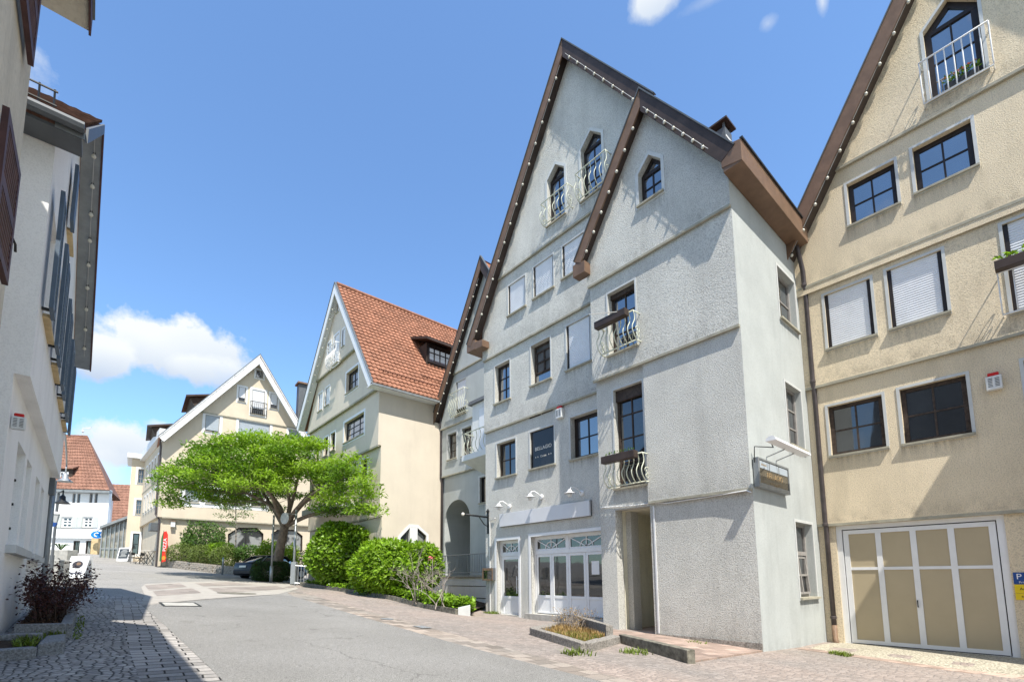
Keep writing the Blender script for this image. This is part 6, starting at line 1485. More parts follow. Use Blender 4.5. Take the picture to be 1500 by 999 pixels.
# round cyan shop signs
for (x, y, r_, lab) in ((142, 783, 4.5, 'left blue oval shop sign hanging at the far white house'), (151.5, 783, 4.2, 'right blue round shop sign beside the glass passage')):
    u, z = FFc.px(x, y, e=.9); sgn_ = thing('hanging_sign', lab, 'sign', FFc.P(u, z, .9), 'blue shop signs at the far end')
    rr_ = r_ / 13.5 * 1.2; m = MB(); m.prism(FFc, [(u + rr_ * 1.4 * math.cos(k * PI / 10), z + rr_ * math.sin(k * PI / 10)) for k in range(20)], .85, .95); m.build('disc', 'sign_cyan', sgn_)
    m = MB(); m.tube([FFc.P(u + rr_ * .5 * math.cos(k * PI / 8 + .6), z + rr_ * .5 * math.sin(k * PI / 8 + .6), .96) for k in range(12)], .06, 5); m.build('emblem', 'paint_white', sgn_)
    MB().tube([FFc.P(u, z + rr_, .9), FFc.P(u, z + rr_ + .25, .5), FFc.P(u, z + rr_ + .25, -.1)], .03, 5).build('arm', 'iron_black', sgn_)
# red roofs behind
FB = Face(tuple((at(62, 150, 770).xy)), dw_, nw_)
BHs = thing('old_house', 'house with a broad faded red tiled roof behind the far white house', 'building', FB.P(2, 4, 0))
a = FB.px(146, 768); b_ = FB.px(196, 768); c_ = FB.px(193, 710, e=-4); d_2 = FB.px(156, 710, e=-4)
slope(BHs, 'roof', 'tile_old', FB.P(a[0] - 2, a[1], 0), FB.P(b_[0], a[1], 0), FB.P(c_[0], c_[1], -4), FB.P(d_2[0] - 3, c_[1], -4), .25)
tiles(BHs, FB.P(a[0] - 2, a[1], 0), FB.P(b_[0], a[1], 0), FB.P(c_[0], c_[1], -4), FB.P(d_2[0] - 3, c_[1], -4), 'tile_old', .5, .5, .03, .05)
MB().fbox(FB, a[0] - 2, b_[0] + 3, 2, a[1], -8, -.6).build('wall', 'far_white_render', BHs)
m = MB(); m.add([FB.P(b_[0], a[1], -.6), FB.P(b_[0], a[1], -7.4), FB.P(c_[0], c_[1] - .1, -4)], [(0, 1, 2)]); m.build('gable', 'tile_brown', BHs)
FB2 = Face(tuple((at(60, 185, 770).xy)), dw_, nw_); B2 = thing('old_house', 'house with a darker red roof end beside the far passage', 'building', FB2.P(2, 4, 0))
MB().fbox(FB2, .3, 6, 2, 9, -6, -2).build('wall', 'lemon_render', B2); slope(B2, 'roof', 'tile_old', FB2.P(.2, 9, -1.5), FB2.P(6, 9, -1.5), FB2.P(6, 14.5, -5), FB2.P(.6, 12.5, -5), .3)
# glazed passage
GPF = Face(tuple(at(46, 152, 800).xy), dw_, nw_)
GPs = thing('glass_passage', 'glazed passage with a sloping dark roof between the white and yellow houses', 'building', GPF.P(1.5, 3.3, 0))
q0 = GPF.px(146, 822); q1 = GPF.px(190, 822); tz0 = GPF.px(148, 775)[1]; tz1 = GPF.px(190, 758)[1]
m = MB(); m.hexa([GPF.P(q0[0], tz0, .5), GPF.P(q1[0], tz1, .5), GPF.P(q1[0], tz1, -7), GPF.P(q0[0], tz0, -7), GPF.P(q0[0], tz0 + .25, .5), GPF.P(q1[0], tz1 + .25, .5), GPF.P(q1[0], tz1 + .25, -7), GPF.P(q0[0], tz0 + .25, -7)]); m.build('roof', 'zinc', GPs)
m = MB(); m.prism(GPF, [(q0[0], 2.6), (q1[0], 2.6), (q1[0], tz1), (q0[0], tz0)], -.06, -.03); m.build('glazing', 'glass_beige', GPs)
for k in range(8):
    t = k / 7; uu = q0[0] + (q1[0] - q0[0]) * t; MB().fbox(GPF, uu - .05, uu + .05, 2.6, tz0 + (tz1 - tz0) * t, -.03, .06).build('post', 'steel_grey', GPs)
MB().fbox(GPF, q0[0], q1[0], 4.4, 4.5, -.02, .05).build('transom', 'steel_grey', GPs)

# ------------------------------------------------------------------ beds, kerbs and steps on the right
def gp3(x, y, dz=0): return (x, y, gz(x, y) + dz)
def kerb(name, label, cat, pts, wd, h0, mat, parent=None, jitter=.01, closed=False, sink=.1, stone=.9):
    """row of kerb stones along a line, each with its own slightly uneven edges"""
    mb = MB()
    for (a, b_) in zip(pts, pts[1:]):
        a, b_ = Vector(a), Vector(b_); L_ = (b_ - a).length; n = max(1, round(L_ / stone)); d = (b_ - a) / n; s_ = Vector((-d.y, d.x)).normalized() * wd / 2
        for k in range(n):
            p, q = a + d * k + d * .006, a + d * (k + 1) - d * .006
            j = lambda: random.uniform(-jitter, jitter)
            c = []
            for r_ in (p - s_, q - s_, q + s_, p + s_): c.append((r_.x + j(), r_.y + j(), gz(r_.x, r_.y) - sink))
            for r_ in (p - s_, q - s_, q + s_, p + s_): c.append((r_.x + j(), r_.y + j(), gz(r_.x, r_.y) + h0 + j()))
            mb.hexa(c)
    o = mb.build(name, mat, parent, bevel=.012)
    if parent is None: tag(o, label, cat)
    return o
def bed_soil(poly, dz, name='bed_soil', mat='soil'):
    o = drape(name, poly, mat, dz, .5); return o
def tufts(name, label, cat, poly, n, h, mat, dz, wd=.012, lean=.35, kind='stuff'):
    mb = MB(); xs_ = [p[0] for p in poly]; ys_ = [p[1] for p in poly]
    def inside(x, y):
        c = False
        for i in range(len(poly)):
            (x0, y0), (x1, y1) = poly[i], poly[i - 1]
            if (y0 > y) != (y1 > y) and x < (x1 - x0) * (y - y0) / (y1 - y0) + x0: c = not c
        return c
    k = 0
    while k < n:
        x, y = random.uniform(min(xs_), max(xs_)), random.uniform(min(ys_), max(ys_))
        if not inside(x, y): continue
        k += 1; g = mnoise.noise(Vector((x * 2, y * 2, 3)))
        if g < -.25 and random.random() < .8: continue
        a = random.uniform(0, 2 * PI); l = Vector((math.cos(a), math.sin(a), 0)); hh = h * random.uniform(.4, 1.2); s_ = Vector((-l.y, l.x, 0)) * wd * .5
        p = Vector(gp3(x, y, dz)); m_ = p + Vector((0, 0, hh * .6)) + l * hh * lean * .3; t = p + Vector((0, 0, hh)) + l * hh * lean * random.uniform(.5, 1.6)
        mb.add([p - s_, p + s_, m_ + s_ * .7, m_ - s_ * .7, t], [(0, 1, 2, 3), (3, 2, 4)])
    o = mb.build(name, mat, None, recalc=False); tag(o, label, cat, kind=kind); return o
bedR = [(7.42, 7.43), (6.78, 5.52), (8.45, 6.15), (9.6, 7.9), (9.3, 8.3)]
kerb('kerb_stones', 'rough granite kerb round the dry grass bed before the shop', 'kerb', [(9.2, 8.25), (7.42, 7.45), (6.8, 5.55), (8.45, 6.1)], .2, .15, 'granite')
kerb('kerb_stones', 'rear granite kerb behind the dry grass bed beside the doorway', 'kerb', [(8.45, 6.25), (9.55, 8.05)], .16, .34, 'granite')
bed_soil([(7.45, 7.4), (6.9, 5.65), (8.4, 6.2), (9.45, 8.0), (9.2, 8.2)], .09)
tufts('dry_grass', 'straw coloured dry grass in the small granite bed', 'grass', [(7.5, 7.3), (6.95, 5.75), (8.35, 6.25), (9.3, 7.9), (9.1, 8.1)], 2600, .11, 'leaf_dry', .09)
tufts('green_grass', 'green blades among the dry grass in the small granite bed', 'grass', [(7.3, 6.8), (6.95, 5.75), (8.2, 6.2), (8.0, 6.9)], 900, .09, 'grass_green', .09)
r = thing('dry_heather', 'withered brown heather tuft at the back of the dry grass bed', 'plant', gp3(8.9, 7.75))
mb = MB()
for _ in range(110):
    b0 = Vector(gp3(8.6 + random.random() * .7, 7.3 + random.random() * .7, .08)); a = random.uniform(0, 2 * PI); l_ = random.uniform(.25, .55)
    mb.tube([b0, b0 + Vector((math.cos(a) * .1, math.sin(a) * .1, l_ * .6)), b0 + Vector((math.cos(a) * .25, math.sin(a) * .25, l_))], .006, 3, .002, cap=False)
mb.build('stem', 'twig_grey', r, recalc=False)
leaf_cloud([(Vector(gp3(8.5 + random.random() * .9, 7.2 + random.random() * .9, .15 + random.random() * .4)), Vector((0, 0, 1))) for _ in range(500)], .045, .4, 0).build('foliage', 'leaf_dry', r, recalc=False)
m = MB(); a0, a1 = Vector((8.52, 6.08)), Vector((7.58, 4.10)); s_ = Vector((.15, -.06)); zt = .43
m.hexa([(a0.x, a0.y, 0), (a1.x, a1.y, -.1), (a1.x + s_.x, a1.y + s_.y, -.1), (a0.x + s_.x, a0.y + s_.y, 0), (a0.x, a0.y, zt), (a1.x, a1.y, zt - .01), (a1.x + s_.x, a1.y + s_.y, zt - .01), (a0.x + s_.x, a0.y + s_.y, zt)])
tag(m.build('low_wall', 'concrete_mossy', None, bevel=.012), 'low mossy concrete wall beside the doorway ramp', 'wall')
m = MB(); m.add([(8.6, 6.2, .36), (7.7, 4.12, .225), (10.86, 4.22, .085), (10.86, 6.6, .2), (10.86, 7.78, .22), (9.5, 8.0, .34), (8.55, 6.3, .36)], [(0, 1, 2, 3), (0, 3, 4, 5, 6)])
m.add([(7.7, 4.12, .225), (10.86, 4.22, .085), (10.86, 4.22, -.3), (7.7, 4.12, -.1)], [(0, 1, 2, 3)])
m.add([(9.5, 8.0, .34), (10.86, 7.78, .22), (10.86, 7.78, -.3), (9.5, 8.0, -.3)], [(0, 1, 2, 3)])
structure(m.build('doorway_ramp', 'slab_red', None, loc=(0, 0, 0), recalc=False))
for (x, y, n, nm) in ((6.35, 5.35, 90, 'weeds in the paving by the granite bed corner'), (7.6, 5.05, 70, 'weeds at the foot of the low mossy wall'), (10.2, 5.3, 50, 'weeds by the plinth beside the doorway ramp'), (12.5, 3.3, 110, 'weeds between the paving and the garage apron'), (11.15, 13.3, 120, 'weeds at the left corner of the shop wall')):
    q = [(x - .25, y - .2), (x + .25, y - .2), (x + .25, y + .2), (x - .25, y + .2)]
    tufts('weeds', 'small green ' + nm, 'weeds', q, n * 2, .09, 'grass_green', .005 if y > 4 else .0, .02, .9)

# ------------------------------------------------------------------ planting bed with hedges in the middle
KB = [(9.55, 12.0), (8.95, 12.3), (9.15, 15.6), (8.85, 21.1), (8.3, 24.9), (10.5, 26.2)]
kerb('kerb_stones', 'long stone kerb along the planted bed in the middle of the street', 'kerb', KB[1:], .18, .17, 'concrete_mossy', stone=1.2)
m = MB(); g = gz(8.95, 12.2); m.hexa([(8.93, 12.28, g - .2), (9.25, 12.07, g - .2), (9.35, 12.21, g - .2), (9.03, 12.42, g - .2), (8.93, 12.28, g + .22), (9.25, 12.07, g + .30), (9.35, 12.21, g + .30), (9.03, 12.42, g + .22)])
tag(m.build('bed_end_wall', 'trim_grey', None, bevel=.01), 'short white rendered end wall of the ivy bed', 'wall')
bed_soil([(9.05, 12.45), (9.3, 12.25), (10.6, 13.6), (12.8, 15.4), (12.8, 20.4), (10.4, 20.5), (10.4, 26.1), (8.4, 24.9), (8.95, 21.1), (9.25, 15.6)], .12)
# ivy carpet
def carpet(pts_, n, size, h, mat):
    out_ = []
    xs_ = [p[0] for p in pts_]; ys_ = [p[1] for p in pts_]
    while len(out_) < n:
        x, y = random.uniform(min(xs_), max(xs_)), random.uniform(min(ys_), max(ys_))
        c = False
        for i in range(len(pts_)):
            (x0, y0), (x1, y1) = pts_[i], pts_[i - 1]
            if (y0 > y) != (y1 > y) and x < (x1 - x0) * (y - y0) / (y1 - y0) + x0: c = not c
        if not c: continue
        hh = h * (.6 + .9 * abs(mnoise.noise(Vector((x * 1.4, y * 1.4, 0)))) + .3 * random.random())
        out_.append((Vector(gp3(x, y, .1 + hh * random.random() ** .5)), Vector((random.gauss(0, .4), random.gauss(0, .4), 1)).normalized()))
    return leaf_cloud(out_, size, .85, .2, .7).build('ivy', mat, None, recalc=False)
iv = carpet([(8.95, 12.42), (9.5, 12.25), (10.6, 13.6), (10.5, 17.5), (9.6, 19.5), (8.95, 19.3), (9.1, 15.6)], 6500, .13, .36, 'leaf_laurel')
tag(iv, 'glossy green ivy carpet spilling over the bed kerb', 'ground cover', kind='stuff')
iv = carpet([(8.9, 19.3), (9.5, 19.3), (9.2, 24.5), (8.45, 24.7)], 2600, .11, .2, 'leaf_laurel')
tag(iv, 'low green ground cover at the foot of the round bush', 'ground cover', kind='stuff')
p = at(23.6, 500, 845); bush('bush', 'big rounded bright green laurel bush in the middle bed', (p.x, p.y, 2.72), 1.62, 1.62, 1.68, 15000, .17, 'leaf_laurel', lump=.16, freq=.9, ratio=.6, shell=.72, seed=1)
p = at(20.2, 560, 845); bush('bush', 'clipped bright green hedge bush right of the rounded laurel', (p.x + .1, p.y, 1.98), 1.35, 1.9, 1.2, 13000, .2, 'leaf_bright', box=False, lump=.22, freq=1.1, ratio=.42, shell=.65, seed=2)
p = at(18.8, 596, 845); bush('bush', 'flat topped leafy hedge behind the bare twiggy shrub', (p.x + .5, p.y + .5, 2.05), 1.1, 1.2, 1.0, 8000, .18, 'leaf_bright', box=True, lump=.15, ratio=.42, shell=.6, seed=3)
p = at(22.0, 552, 800); bush('bush', 'small dark rose bush behind the clipped hedge at the cream wall', (p.x + 1.2, p.y + 1.2, 2.6), .8, .8, 1.1, 2200, .12, 'leaf_dark', lump=.4, ratio=.7, shell=.4, seed=4)
# bare twiggy shrubs
def bare(name, label, base, h, spread, n, mat='twig_grey'):
    r = thing(name, label, 'shrub', base); mb = MB(); base = Vector(base)
    def grow(p, d, l, rad, lev):
        if lev == 0 or rad < .0025: return
        e = p + d * l; mid = p.lerp(e, .5) + Vector((random.gauss(0, .03), random.gauss(0, .03), 0)) * l * 2
        mb.tube([p, mid, e], rad, 4, rad * .6, cap=False)
        for _ in range(random.choice((2, 2, 3))):
            dd = (d + Vector((random.gauss(0, .5), random.gauss(0, .5), random.gauss(.1, .3)))).normalized(); grow(e, dd, l * random.uniform(.55, .85), rad * .62, lev - 1)
    for _ in range(n):
        a = random.uniform(0, 2 * PI); d = Vector((math.cos(a) * spread, math.sin(a) * spread, 1)).normalized(); grow(base + Vector((random.gauss(0, .15), random.gauss(0, .15), 0)), d, h * random.uniform(.3, .42), .02, 5)
    mb.build('branch', mat, r, recalc=False); return r
p = at(17.2, 612, 845); bare('bare_shrub', 'dense grey leafless shrub in front of the clipped hedge', gp3(p.x, p.y, .1), 1.8, .55, 7)
p = at(15.8, 652, 845); bare('bare_shrub', 'thin leafless shrub before the white terrace wall', gp3(p.x, p.y, .1), 1.6, .8, 4)
p = at(17.6, 630, 820); r = thing('rose_plant', 'single red and orange leaved shoot above the bare shrub', 'plant', gp3(p.x + .3, p.y + .3, .1))
MB().tube([gp3(p.x + .3, p.y + .3, .1), (p.x + .3, p.y + .3, 2.3)], .012, 5).build('stem', 'twig_grey', r)
leaf_cloud(blob_points((p.x + .3, p.y + .3, 2.35), .16, .16, .14, 16, .3), .11, .6).build('leaves', 'flower_pink', r, recalc=False)
# hedge block, car, posts on the cross street
hc_ = atg(26.5, 397); bush('hedge', 'low dark clipped hedge in front of the parked car', (hc_.x, hc_.y, hc_.z + .55), 1.05, .5, .58, 7000, .075, 'leaf_dark', 'hedge', box=True, lump=.1, ratio=.6, shell=.6, seed=5)
q = atg(25.6, 397); q2 = at(25.6, 402, 753)
ps_ = thing('sign_post', 'grey round post in front of the low hedge, thicker at its foot', 'post', q)
MB().tube([q, q.lerp(q2, .24)], .085, 10).build('foot', 'steel_grey', ps_, smooth=True); MB().tube([q.lerp(q2, .24), Vector((q.x, q.y, q2.z))], .05, 10).build('pole', 'steel_grey', ps_, smooth=True)
q = atg(24.5, 430); q2 = at(24.5, 432, 745); pt = Vector((q.x, q.y, q2.z))
ps_ = thing('sign_post', 'light grey post with a traffic sign and a grey cabinet at its foot', 'post', q)
MB().tube([q, pt], .06, 10).build('pole', 'steel_grey', ps_, smooth=True)
bb_ = MB(); bb_.obox(q + Vector((0, 0, .62)), RT, FW, (0, 0, 1), .13, .1, .55); bb_.build('cabinet', 'steel_grey', ps_, bevel=.01)
sc_ = at(24.3, 417, 759); ax = Vector((-.85, -.35, 0)).normalized()
MB().lathe(sc_, [(.30, -.012), (.30, .012)], 18, axis=ax).build('round_sign', 'sign_grey', ps_)
MB().tube([pt - Vector((0, 0, .25)), Vector((sc_.x, sc_.y, pt.z - .25))], .02, 6).build('bracket', 'steel_grey', ps_)
fn = thing('barrier', 'grey steel bar barrier between the light grey post and the rounded laurel', 'railing', atg(24.6, 443))
a, b_ = atg(24.3, 432), atg(24.6, 458)
mb = MB(); mb.tube([a + Vector((0, 0, 1.0)), b_ + Vector((0, 0, 1.0))], .03, 6); mb.tube([a + Vector((0, 0, .12)), b_ + Vector((0, 0, .12))], .025, 6); mb.build('rail', 'steel_grey', fn)
mb = MB()
for k in range(7): c = a.lerp(b_, k / 6); mb.tube([c, c + Vector((0, 0, 1.0))], .02, 6)
mb.build('bars', 'steel_grey', fn)
q = atg(31, 325.5); bl_ = thing('bollard', 'slim grey bollard before the rubble wall', 'bollard', q)
MB().lathe(q, [(.055, 0), (.055, 1.0), (.05, 1.05), (.03, 1.1), (0, 1.11)], 12).build('shaft', 'steel_grey', bl_, smooth=True); MB().lathe(q, [(.057, .86), (.057, .93)], 12).build('band', 'plate_white', bl_)

# parked dark saloon
vd = ray(395, 840); vd = Vector((vd.x, vd.y)).normalized()
ang = -math.radians(47); hd2 = Vector((vd.x * math.cos(ang) - vd.y * math.sin(ang), vd.x * math.sin(ang) + vd.y * math.cos(ang)))
rl_ = atg(28.0, 339); sd2 = Vector((hd2.y, -hd2.x))            # right-hand side of the car
orig = Vector((rl_.x, rl_.y)) + sd2 * .88                      # rear centre
car = thing('parked_car', 'dark navy saloon parked behind the low hedge, seen from behind', 'car', (orig.x + hd2.x * 2.2, orig.y + hd2.y * 2.2, rl_.z))
def cpt(l, s_, z): v = orig + hd2 * l + sd2 * s_; return (v.x, v.y, gz(orig.x + hd2.x * 2.2, orig.y + hd2.y * 2.2) + z)
def loft(secs, name, mat, smooth=True, bevel=0):
    n = len(secs[0]); vs = [v for s_ in secs for v in s_]; fs = [(i * n + k, i * n + (k + 1) % n, (i + 1) * n + (k + 1) % n, (i + 1) * n + k) for i in range(len(secs) - 1) for k in range(n)]
    fs += [tuple(range(n - 1, -1, -1)), tuple(range((len(secs) - 1) * n, len(secs) * n))]
    return MB().add(vs, fs).build(name, mat, car, smooth=smooth, bevel=bevel)
def csec(l, w_, zb, zm, zt, tw_): return [cpt(l, -w_ * .92, zb), cpt(l, w_ * .92, zb), cpt(l, w_, zb + .12), cpt(l, w_, zm), cpt(l, tw_, zt), cpt(l, -tw_, zt), cpt(l, -w_, zm), cpt(l, -w_, zb + .12)]
loft([csec(0.0, .74, .34, .62, .90, .62), csec(.06, .82, .24, .68, .97, .70), csec(.45, .87, .20, .78, 1.0, .76), csec(1.1, .88, .18, .82, .97, .80), csec(2.3, .89, .18, .82, .96, .82), csec(3.2, .88, .18, .78, .93, .78), csec(4.0, .84, .2, .70, .80, .70), csec(4.38, .74, .28, .58, .66, .55), csec(4.48, .6, .34, .5, .58, .45)], 'body', 'car_paint')
def gsec(l, w_, z0, z1, tw_): return [cpt(l, -w_, z0), cpt(l, w_, z0), cpt(l, tw_, z1), cpt(l, -tw_, z1)]
loft([gsec(.55, .72, .96, .99, .68), gsec(1.15, .76, .95, 1.36, .58), gsec(1.9, .77, .94, 1.43, .60), gsec(2.5, .77, .94, 1.39, .58), gsec(3.25, .74, .92, .96, .68)], 'windows', 'glass_car')
loft([gsec(1.1, .60, 1.345, 1.375, .56), gsec(1.5, .63, 1.40, 1.435, .585), gsec(1.95, .63, 1.425, 1.455, .59), gsec(2.5, .61, 1.385, 1.415, .57)], 'roof', 'car_paint')
for s_ in (-1, 1):
    mb = MB()
    for (l0, z0, l1, z1) in ((.58, .98, 1.12, 1.37), (2.02, .95, 1.98, 1.43), (3.2, .95, 2.5, 1.40)):
        w0, w1 = s_ * .745, s_ * .60
        mb.bar(cpt(l0, w0, z0), cpt(l1, w1, z1), .06, .05)
    mb.build('pillar', 'car_paint', car)
    m = MB(); m.hexa([cpt(.0, s_ * .50, .66), cpt(.07, s_ * .80, .66), cpt(.24, s_ * .86, .68), cpt(.12, s_ * .5, .66), cpt(.03, s_ * .50, .86), cpt(.09, s_ * .76, .84), cpt(.26, s_ * .82, .84), cpt(.14, s_ * .5, .86)]); m.build('tail_light', 'lamp_red', car, bevel=.015)
    for l0 in (.86, 3.62):
        ax_ = (sd2.x, sd2.y, 0); c = Vector(cpt(l0, s_ * .80, .315))
        w_ = MB().lathe(c, [(.2, -.11), (.30, -.105), (.315, -.07), (.315, .07), (.30, .1), (.22, .105)], 20, axis=ax_).build('wheel', 'rubber', car, smooth=True)
        so3 = Vector((sd2.x, sd2.y, 0)) * s_ * .10
        m = MB(); m.lathe(c + so3, [(.21, -.02), (.215, .01), (.19, .012), (.05, .005), (.0, .006)], 20, axis=ax_)
        m.build('rim', 'alloy', w_)
m = MB(); m.hexa([cpt(-.035, -.74, .30), cpt(-.035, .74, .30), cpt(.25, .87, .30), cpt(.25, -.87, .30), cpt(-.045, -.72, .54), cpt(-.045, .72, .54), cpt(.25, .885, .54), cpt(.25, -.885, .54)]); m.build('bumper', 'car_paint', car, bevel=.03)
m = MB(); m.hexa([cpt(-.055, -.26, .68), cpt(-.055, .26, .68), cpt(-.02, .26, .68), cpt(-.02, -.26, .68), cpt(-.03, -.26, .79), cpt(-.03, .26, .79), cpt(.0, .26, .79), cpt(.0, -.26, .79)]); m.build('number_plate', 'plate_white', car)
m = MB(); m.ball(cpt(2.75, .95, .98), .09); m.build('mirror', 'car_paint', car, smooth=True); m = MB(); m.ball(cpt(2.75, -.95, .98), .09); m.build('mirror', 'car_paint', car, smooth=True)

# ------------------------------------------------------------------ planting in front of the yellow house
Wl = [Vector(atg(36.5, 236)[:2]), Vector(atg(34, 275)[:2]), Vector(atg(32.2, 310)[:2]), Vector(atg(31.5, 345)[:2])]
mb = MB()
for row in range(5):
    for a, b_ in zip(Wl, Wl[1:]):
        n = 9
        for k in range(n):
            sh_ = .5 * (row % 2); p0 = a.lerp(b_, min(1, (k + sh_) / n)); p1 = a.lerp(b_, min(1, (k + sh_ + .96) / n))
            if (p1 - p0).length < .05: continue
            nn_ = Vector((-(b_ - a).y, (b_ - a).x)).normalized(); j = random.uniform(-.015, .02)
            z0_ = gz(p0.x, p0.y) + row * .12 - .05; q0, q1 = p0 + nn_ * .25, p1 + nn_ * .25; p0, p1 = p0 - nn_ * j, p1 - nn_ * j
            mb.hexa([(p0.x, p0.y, z0_), (p1.x, p1.y, z0_), (q1.x, q1.y, z0_), (q0.x, q0.y, z0_), (p0.x, p0.y, z0_ + .11), (p1.x, p1.y, z0_ + .11), (q1.x, q1.y, z0_ + .11), (q0.x, q0.y, z0_ + .11)])
tag(mb.build('rubble_wall', 'dry_stone', None), 'low rubble stone wall holding the hedge bed before the yellow house', 'wall')
for k, (px, d_, rx, ry, n, lab) in enumerate(((266, 35.6, 1.1, .7, 4500, 'left end of the clipped low hedge on the rubble wall'), (296, 34.2, 1.0, .7, 4500, 'middle length of the clipped low hedge on the rubble wall'), (328, 33.2, 1.0, .7, 4500, 'right length of the clipped low hedge by the car'))):
    q = atg(d_ + .3, px); bush('hedge', lab, (q.x, q.y, q.z + 1.1), rx, ry, .8, n, .09, 'leaf_box', 'hedge', lump=.12, ratio=.6, shell=.6, seed=10 + k, group='low hedge before the yellow house')
q = atg(37.5, 292); bush('bush', 'big mid green bush against the yellow house wall', (q.x, q.y, q.z + 2.3), 1.75, 1.3, 1.35, 6500, .16, 'leaf_mid', lump=.35, freq=.9, ratio=.55, shell=.5, seed=20)
q = atg(35.0, 322); bush('bush', 'light green loose shrub left of the thin young tree', (q.x, q.y, q.z + 1.5), 1.0, .7, .75, 2600, .13, 'leaf_bright', lump=.35, shell=.4, seed=21)
q = atg(34.0, 358); bush('bush', 'light green loose shrub right of the thin young tree', (q.x, q.y, q.z + 1.45), 1.0, .7, .7, 2600, .13, 'leaf_mid', lump=.35, shell=.4, seed=22)
q = atg(33.0, 394); bush('bush', 'yellow green bushy shrub left of the big trunk', (q.x, q.y, q.z + 1.55), 1.0, .8, .95, 3400, .15, 'leaf_yellow', lump=.35, shell=.45, seed=23)
q = atg(32.5, 424); bush('bush', 'yellow green shrub right of the big trunk', (q.x, q.y, q.z + 1.4), .55, .6, .8, 1600, .15, 'leaf_yellow', lump=.3, shell=.45, seed=24)
q = atg(33.5, 437); bush('bush', 'dark rounded bush behind the parked car', (q.x, q.y, q.z + 1.0), 1.1, .8, .9, 3000, .11, 'leaf_dark', lump=.2, shell=.5, seed=25)

# ------------------------------------------------------------------ trees
def limb(mb, pts, r0, r1, n=8):
    pts = [Vector(p) for p in pts]; fine = []
    for i in range(len(pts) - 1):
        p0 = pts[max(0, i - 1)]; p1, p2 = pts[i], pts[i + 1]; p3 = pts[min(len(pts) - 1, i + 2)]
        for k in range(5):
            t = k / 5; fine.append(.5 * ((2 * p1) + (p2 - p0) * t + (2 * p0 - 5 * p1 + 4 * p2 - p3) * t * t + (3 * p1 - p0 - 3 * p2 + p3) * t ** 3))
    fine.append(pts[-1]); m = len(fine)
    mb.tube(fine, [r0 + (r1 - r0) * (i / (m - 1)) ** .8 for i in range(m)], n); return fine
RH = Vector((RT.x, RT.y, 0)).normalized(); FH_ = Vector((FW.x, FW.y, 0)).normalized()
TD = 27.3
def tw_(px, py, dd=0): return at(TD + dd, px, py)
tb = atg(TD, 406)
big = thing('tree', 'spreading lime green tree with a gnarled trunk beside the parked car', 'tree', tb)
tk = MB(); fork = tw_(416, 776)
limb(tk, [tb - Vector((0, 0, .2)), tw_(407, 825), tw_(411, 800), fork, tw_(420, 762)], .33, .20, 12)
tk.build('trunk', 'bark', big, smooth=True)
random.seed(21)
bk = MB(); pads = []
# pad layout over a wide flattened dome, pixel columns only fix the tree's own proportions
cx0 = tw_(404, 725); Rl, Rr, Rd = 5.9, 6.4, 4.7
def top_h(a, d_):
    rr = math.sqrt((a / (Rl if a < 0 else Rr)) ** 2 + (d_ / Rd) ** 2)
    return None if rr > 1 else rr
N_PAD = 0
for _ in range(1300):
    a, d_ = random.uniform(-Rl, Rr), random.uniform(-Rd, Rd); rr = top_h(a, d_)
    if rr is None: continue
    top = 6.35 + 3.05 * math.sqrt(max(0, 1 - rr ** 2.2)); bot = 6.0 - (.9 * max(0, a / Rr) if a > 0 else -.05 * a) + (.9 * (1 - rr) if a < 2 else 0)
    if a > 2.2: top -= .25 * (a - 2.2)
    z = top - random.random() ** 1.6 * (top - bot)
    if any((Vector((a, d_, z * 1.7)) - Vector((p[0], p[1], p[2] * 1.7))).length < .78 for p in pads): continue
    if a > 2.0 and z < top - .8 and random.random() < .45: continue
    pads.append((a, d_, z))
    if len(pads) > 215: break
pads = [p for p in pads if (cx0 + RH * p[0] + FH_ * p[1]).x < 9.5]
for (px_, py_, X_) in ((478, 690, 9.0), (490, 678, 9.2), (500, 700, 9.2), (520, 692, 9.4), (537, 722, 9.4), (524, 744, 9.1), (503, 733, 8.9), (488, 716, 8.6), (470, 742, 8.9), (512, 672, 9.3), (532, 706, 9.0), (486, 748, 9.2), (515, 715, 9.5), (540, 746, 9.3), (466, 700, 8.7), (455, 682, 8.8), (476, 722, 9.3), (500, 685, 8.6)):
    r_ = ray(px_, py_); v_ = CAM + r_ * ((X_ - CAM.x) / r_.x) - Vector((cx0.x, cx0.y, 0)); pads.append((v_.dot(RH), v_.dot(FH_), v_.z))
lf = []; lf2 = []
for ip_, (a, d_, z) in enumerate(pads):
    c = Vector((cx0.x, cx0.y, 0)) + RH * a + FH_ * d_ + Vector((0, 0, z)); rp = random.uniform(.55, .95)
    n = int(335 * rp / .75)
    outw = (RH * a + FH_ * d_); outw = outw.normalized() if outw.length > .1 else Vector((0, 0, 0))
    for _k in range(n):
        q = Vector((random.gauss(0, 1), random.gauss(0, 1), random.gauss(0, 1))).normalized() * random.random() ** .45
        p = c + Vector((q.x * rp * 1.15, q.y * rp * 1.15, q.z * .27 - .10 * (q.x * q.x + q.y * q.y)))
        p += outw * .2 * q.z
        (lf2 if ip_ % 3 == 0 else lf).append((p, (Vector((q.x * .5, q.y * .5, .8)) + outw * .3).normalized()))
leaf_cloud(lf, .2, .36, .25, .75).build('crown', 'leaf_lime', big, recalc=False)
leaf_cloud(lf2, .2, .36, .25, .75).build('dark_crown', 'leaf_lime_deep', big, recalc=False)  # every third pad coloured darker, standing in for shaded gaps in the crown
random.seed(22)
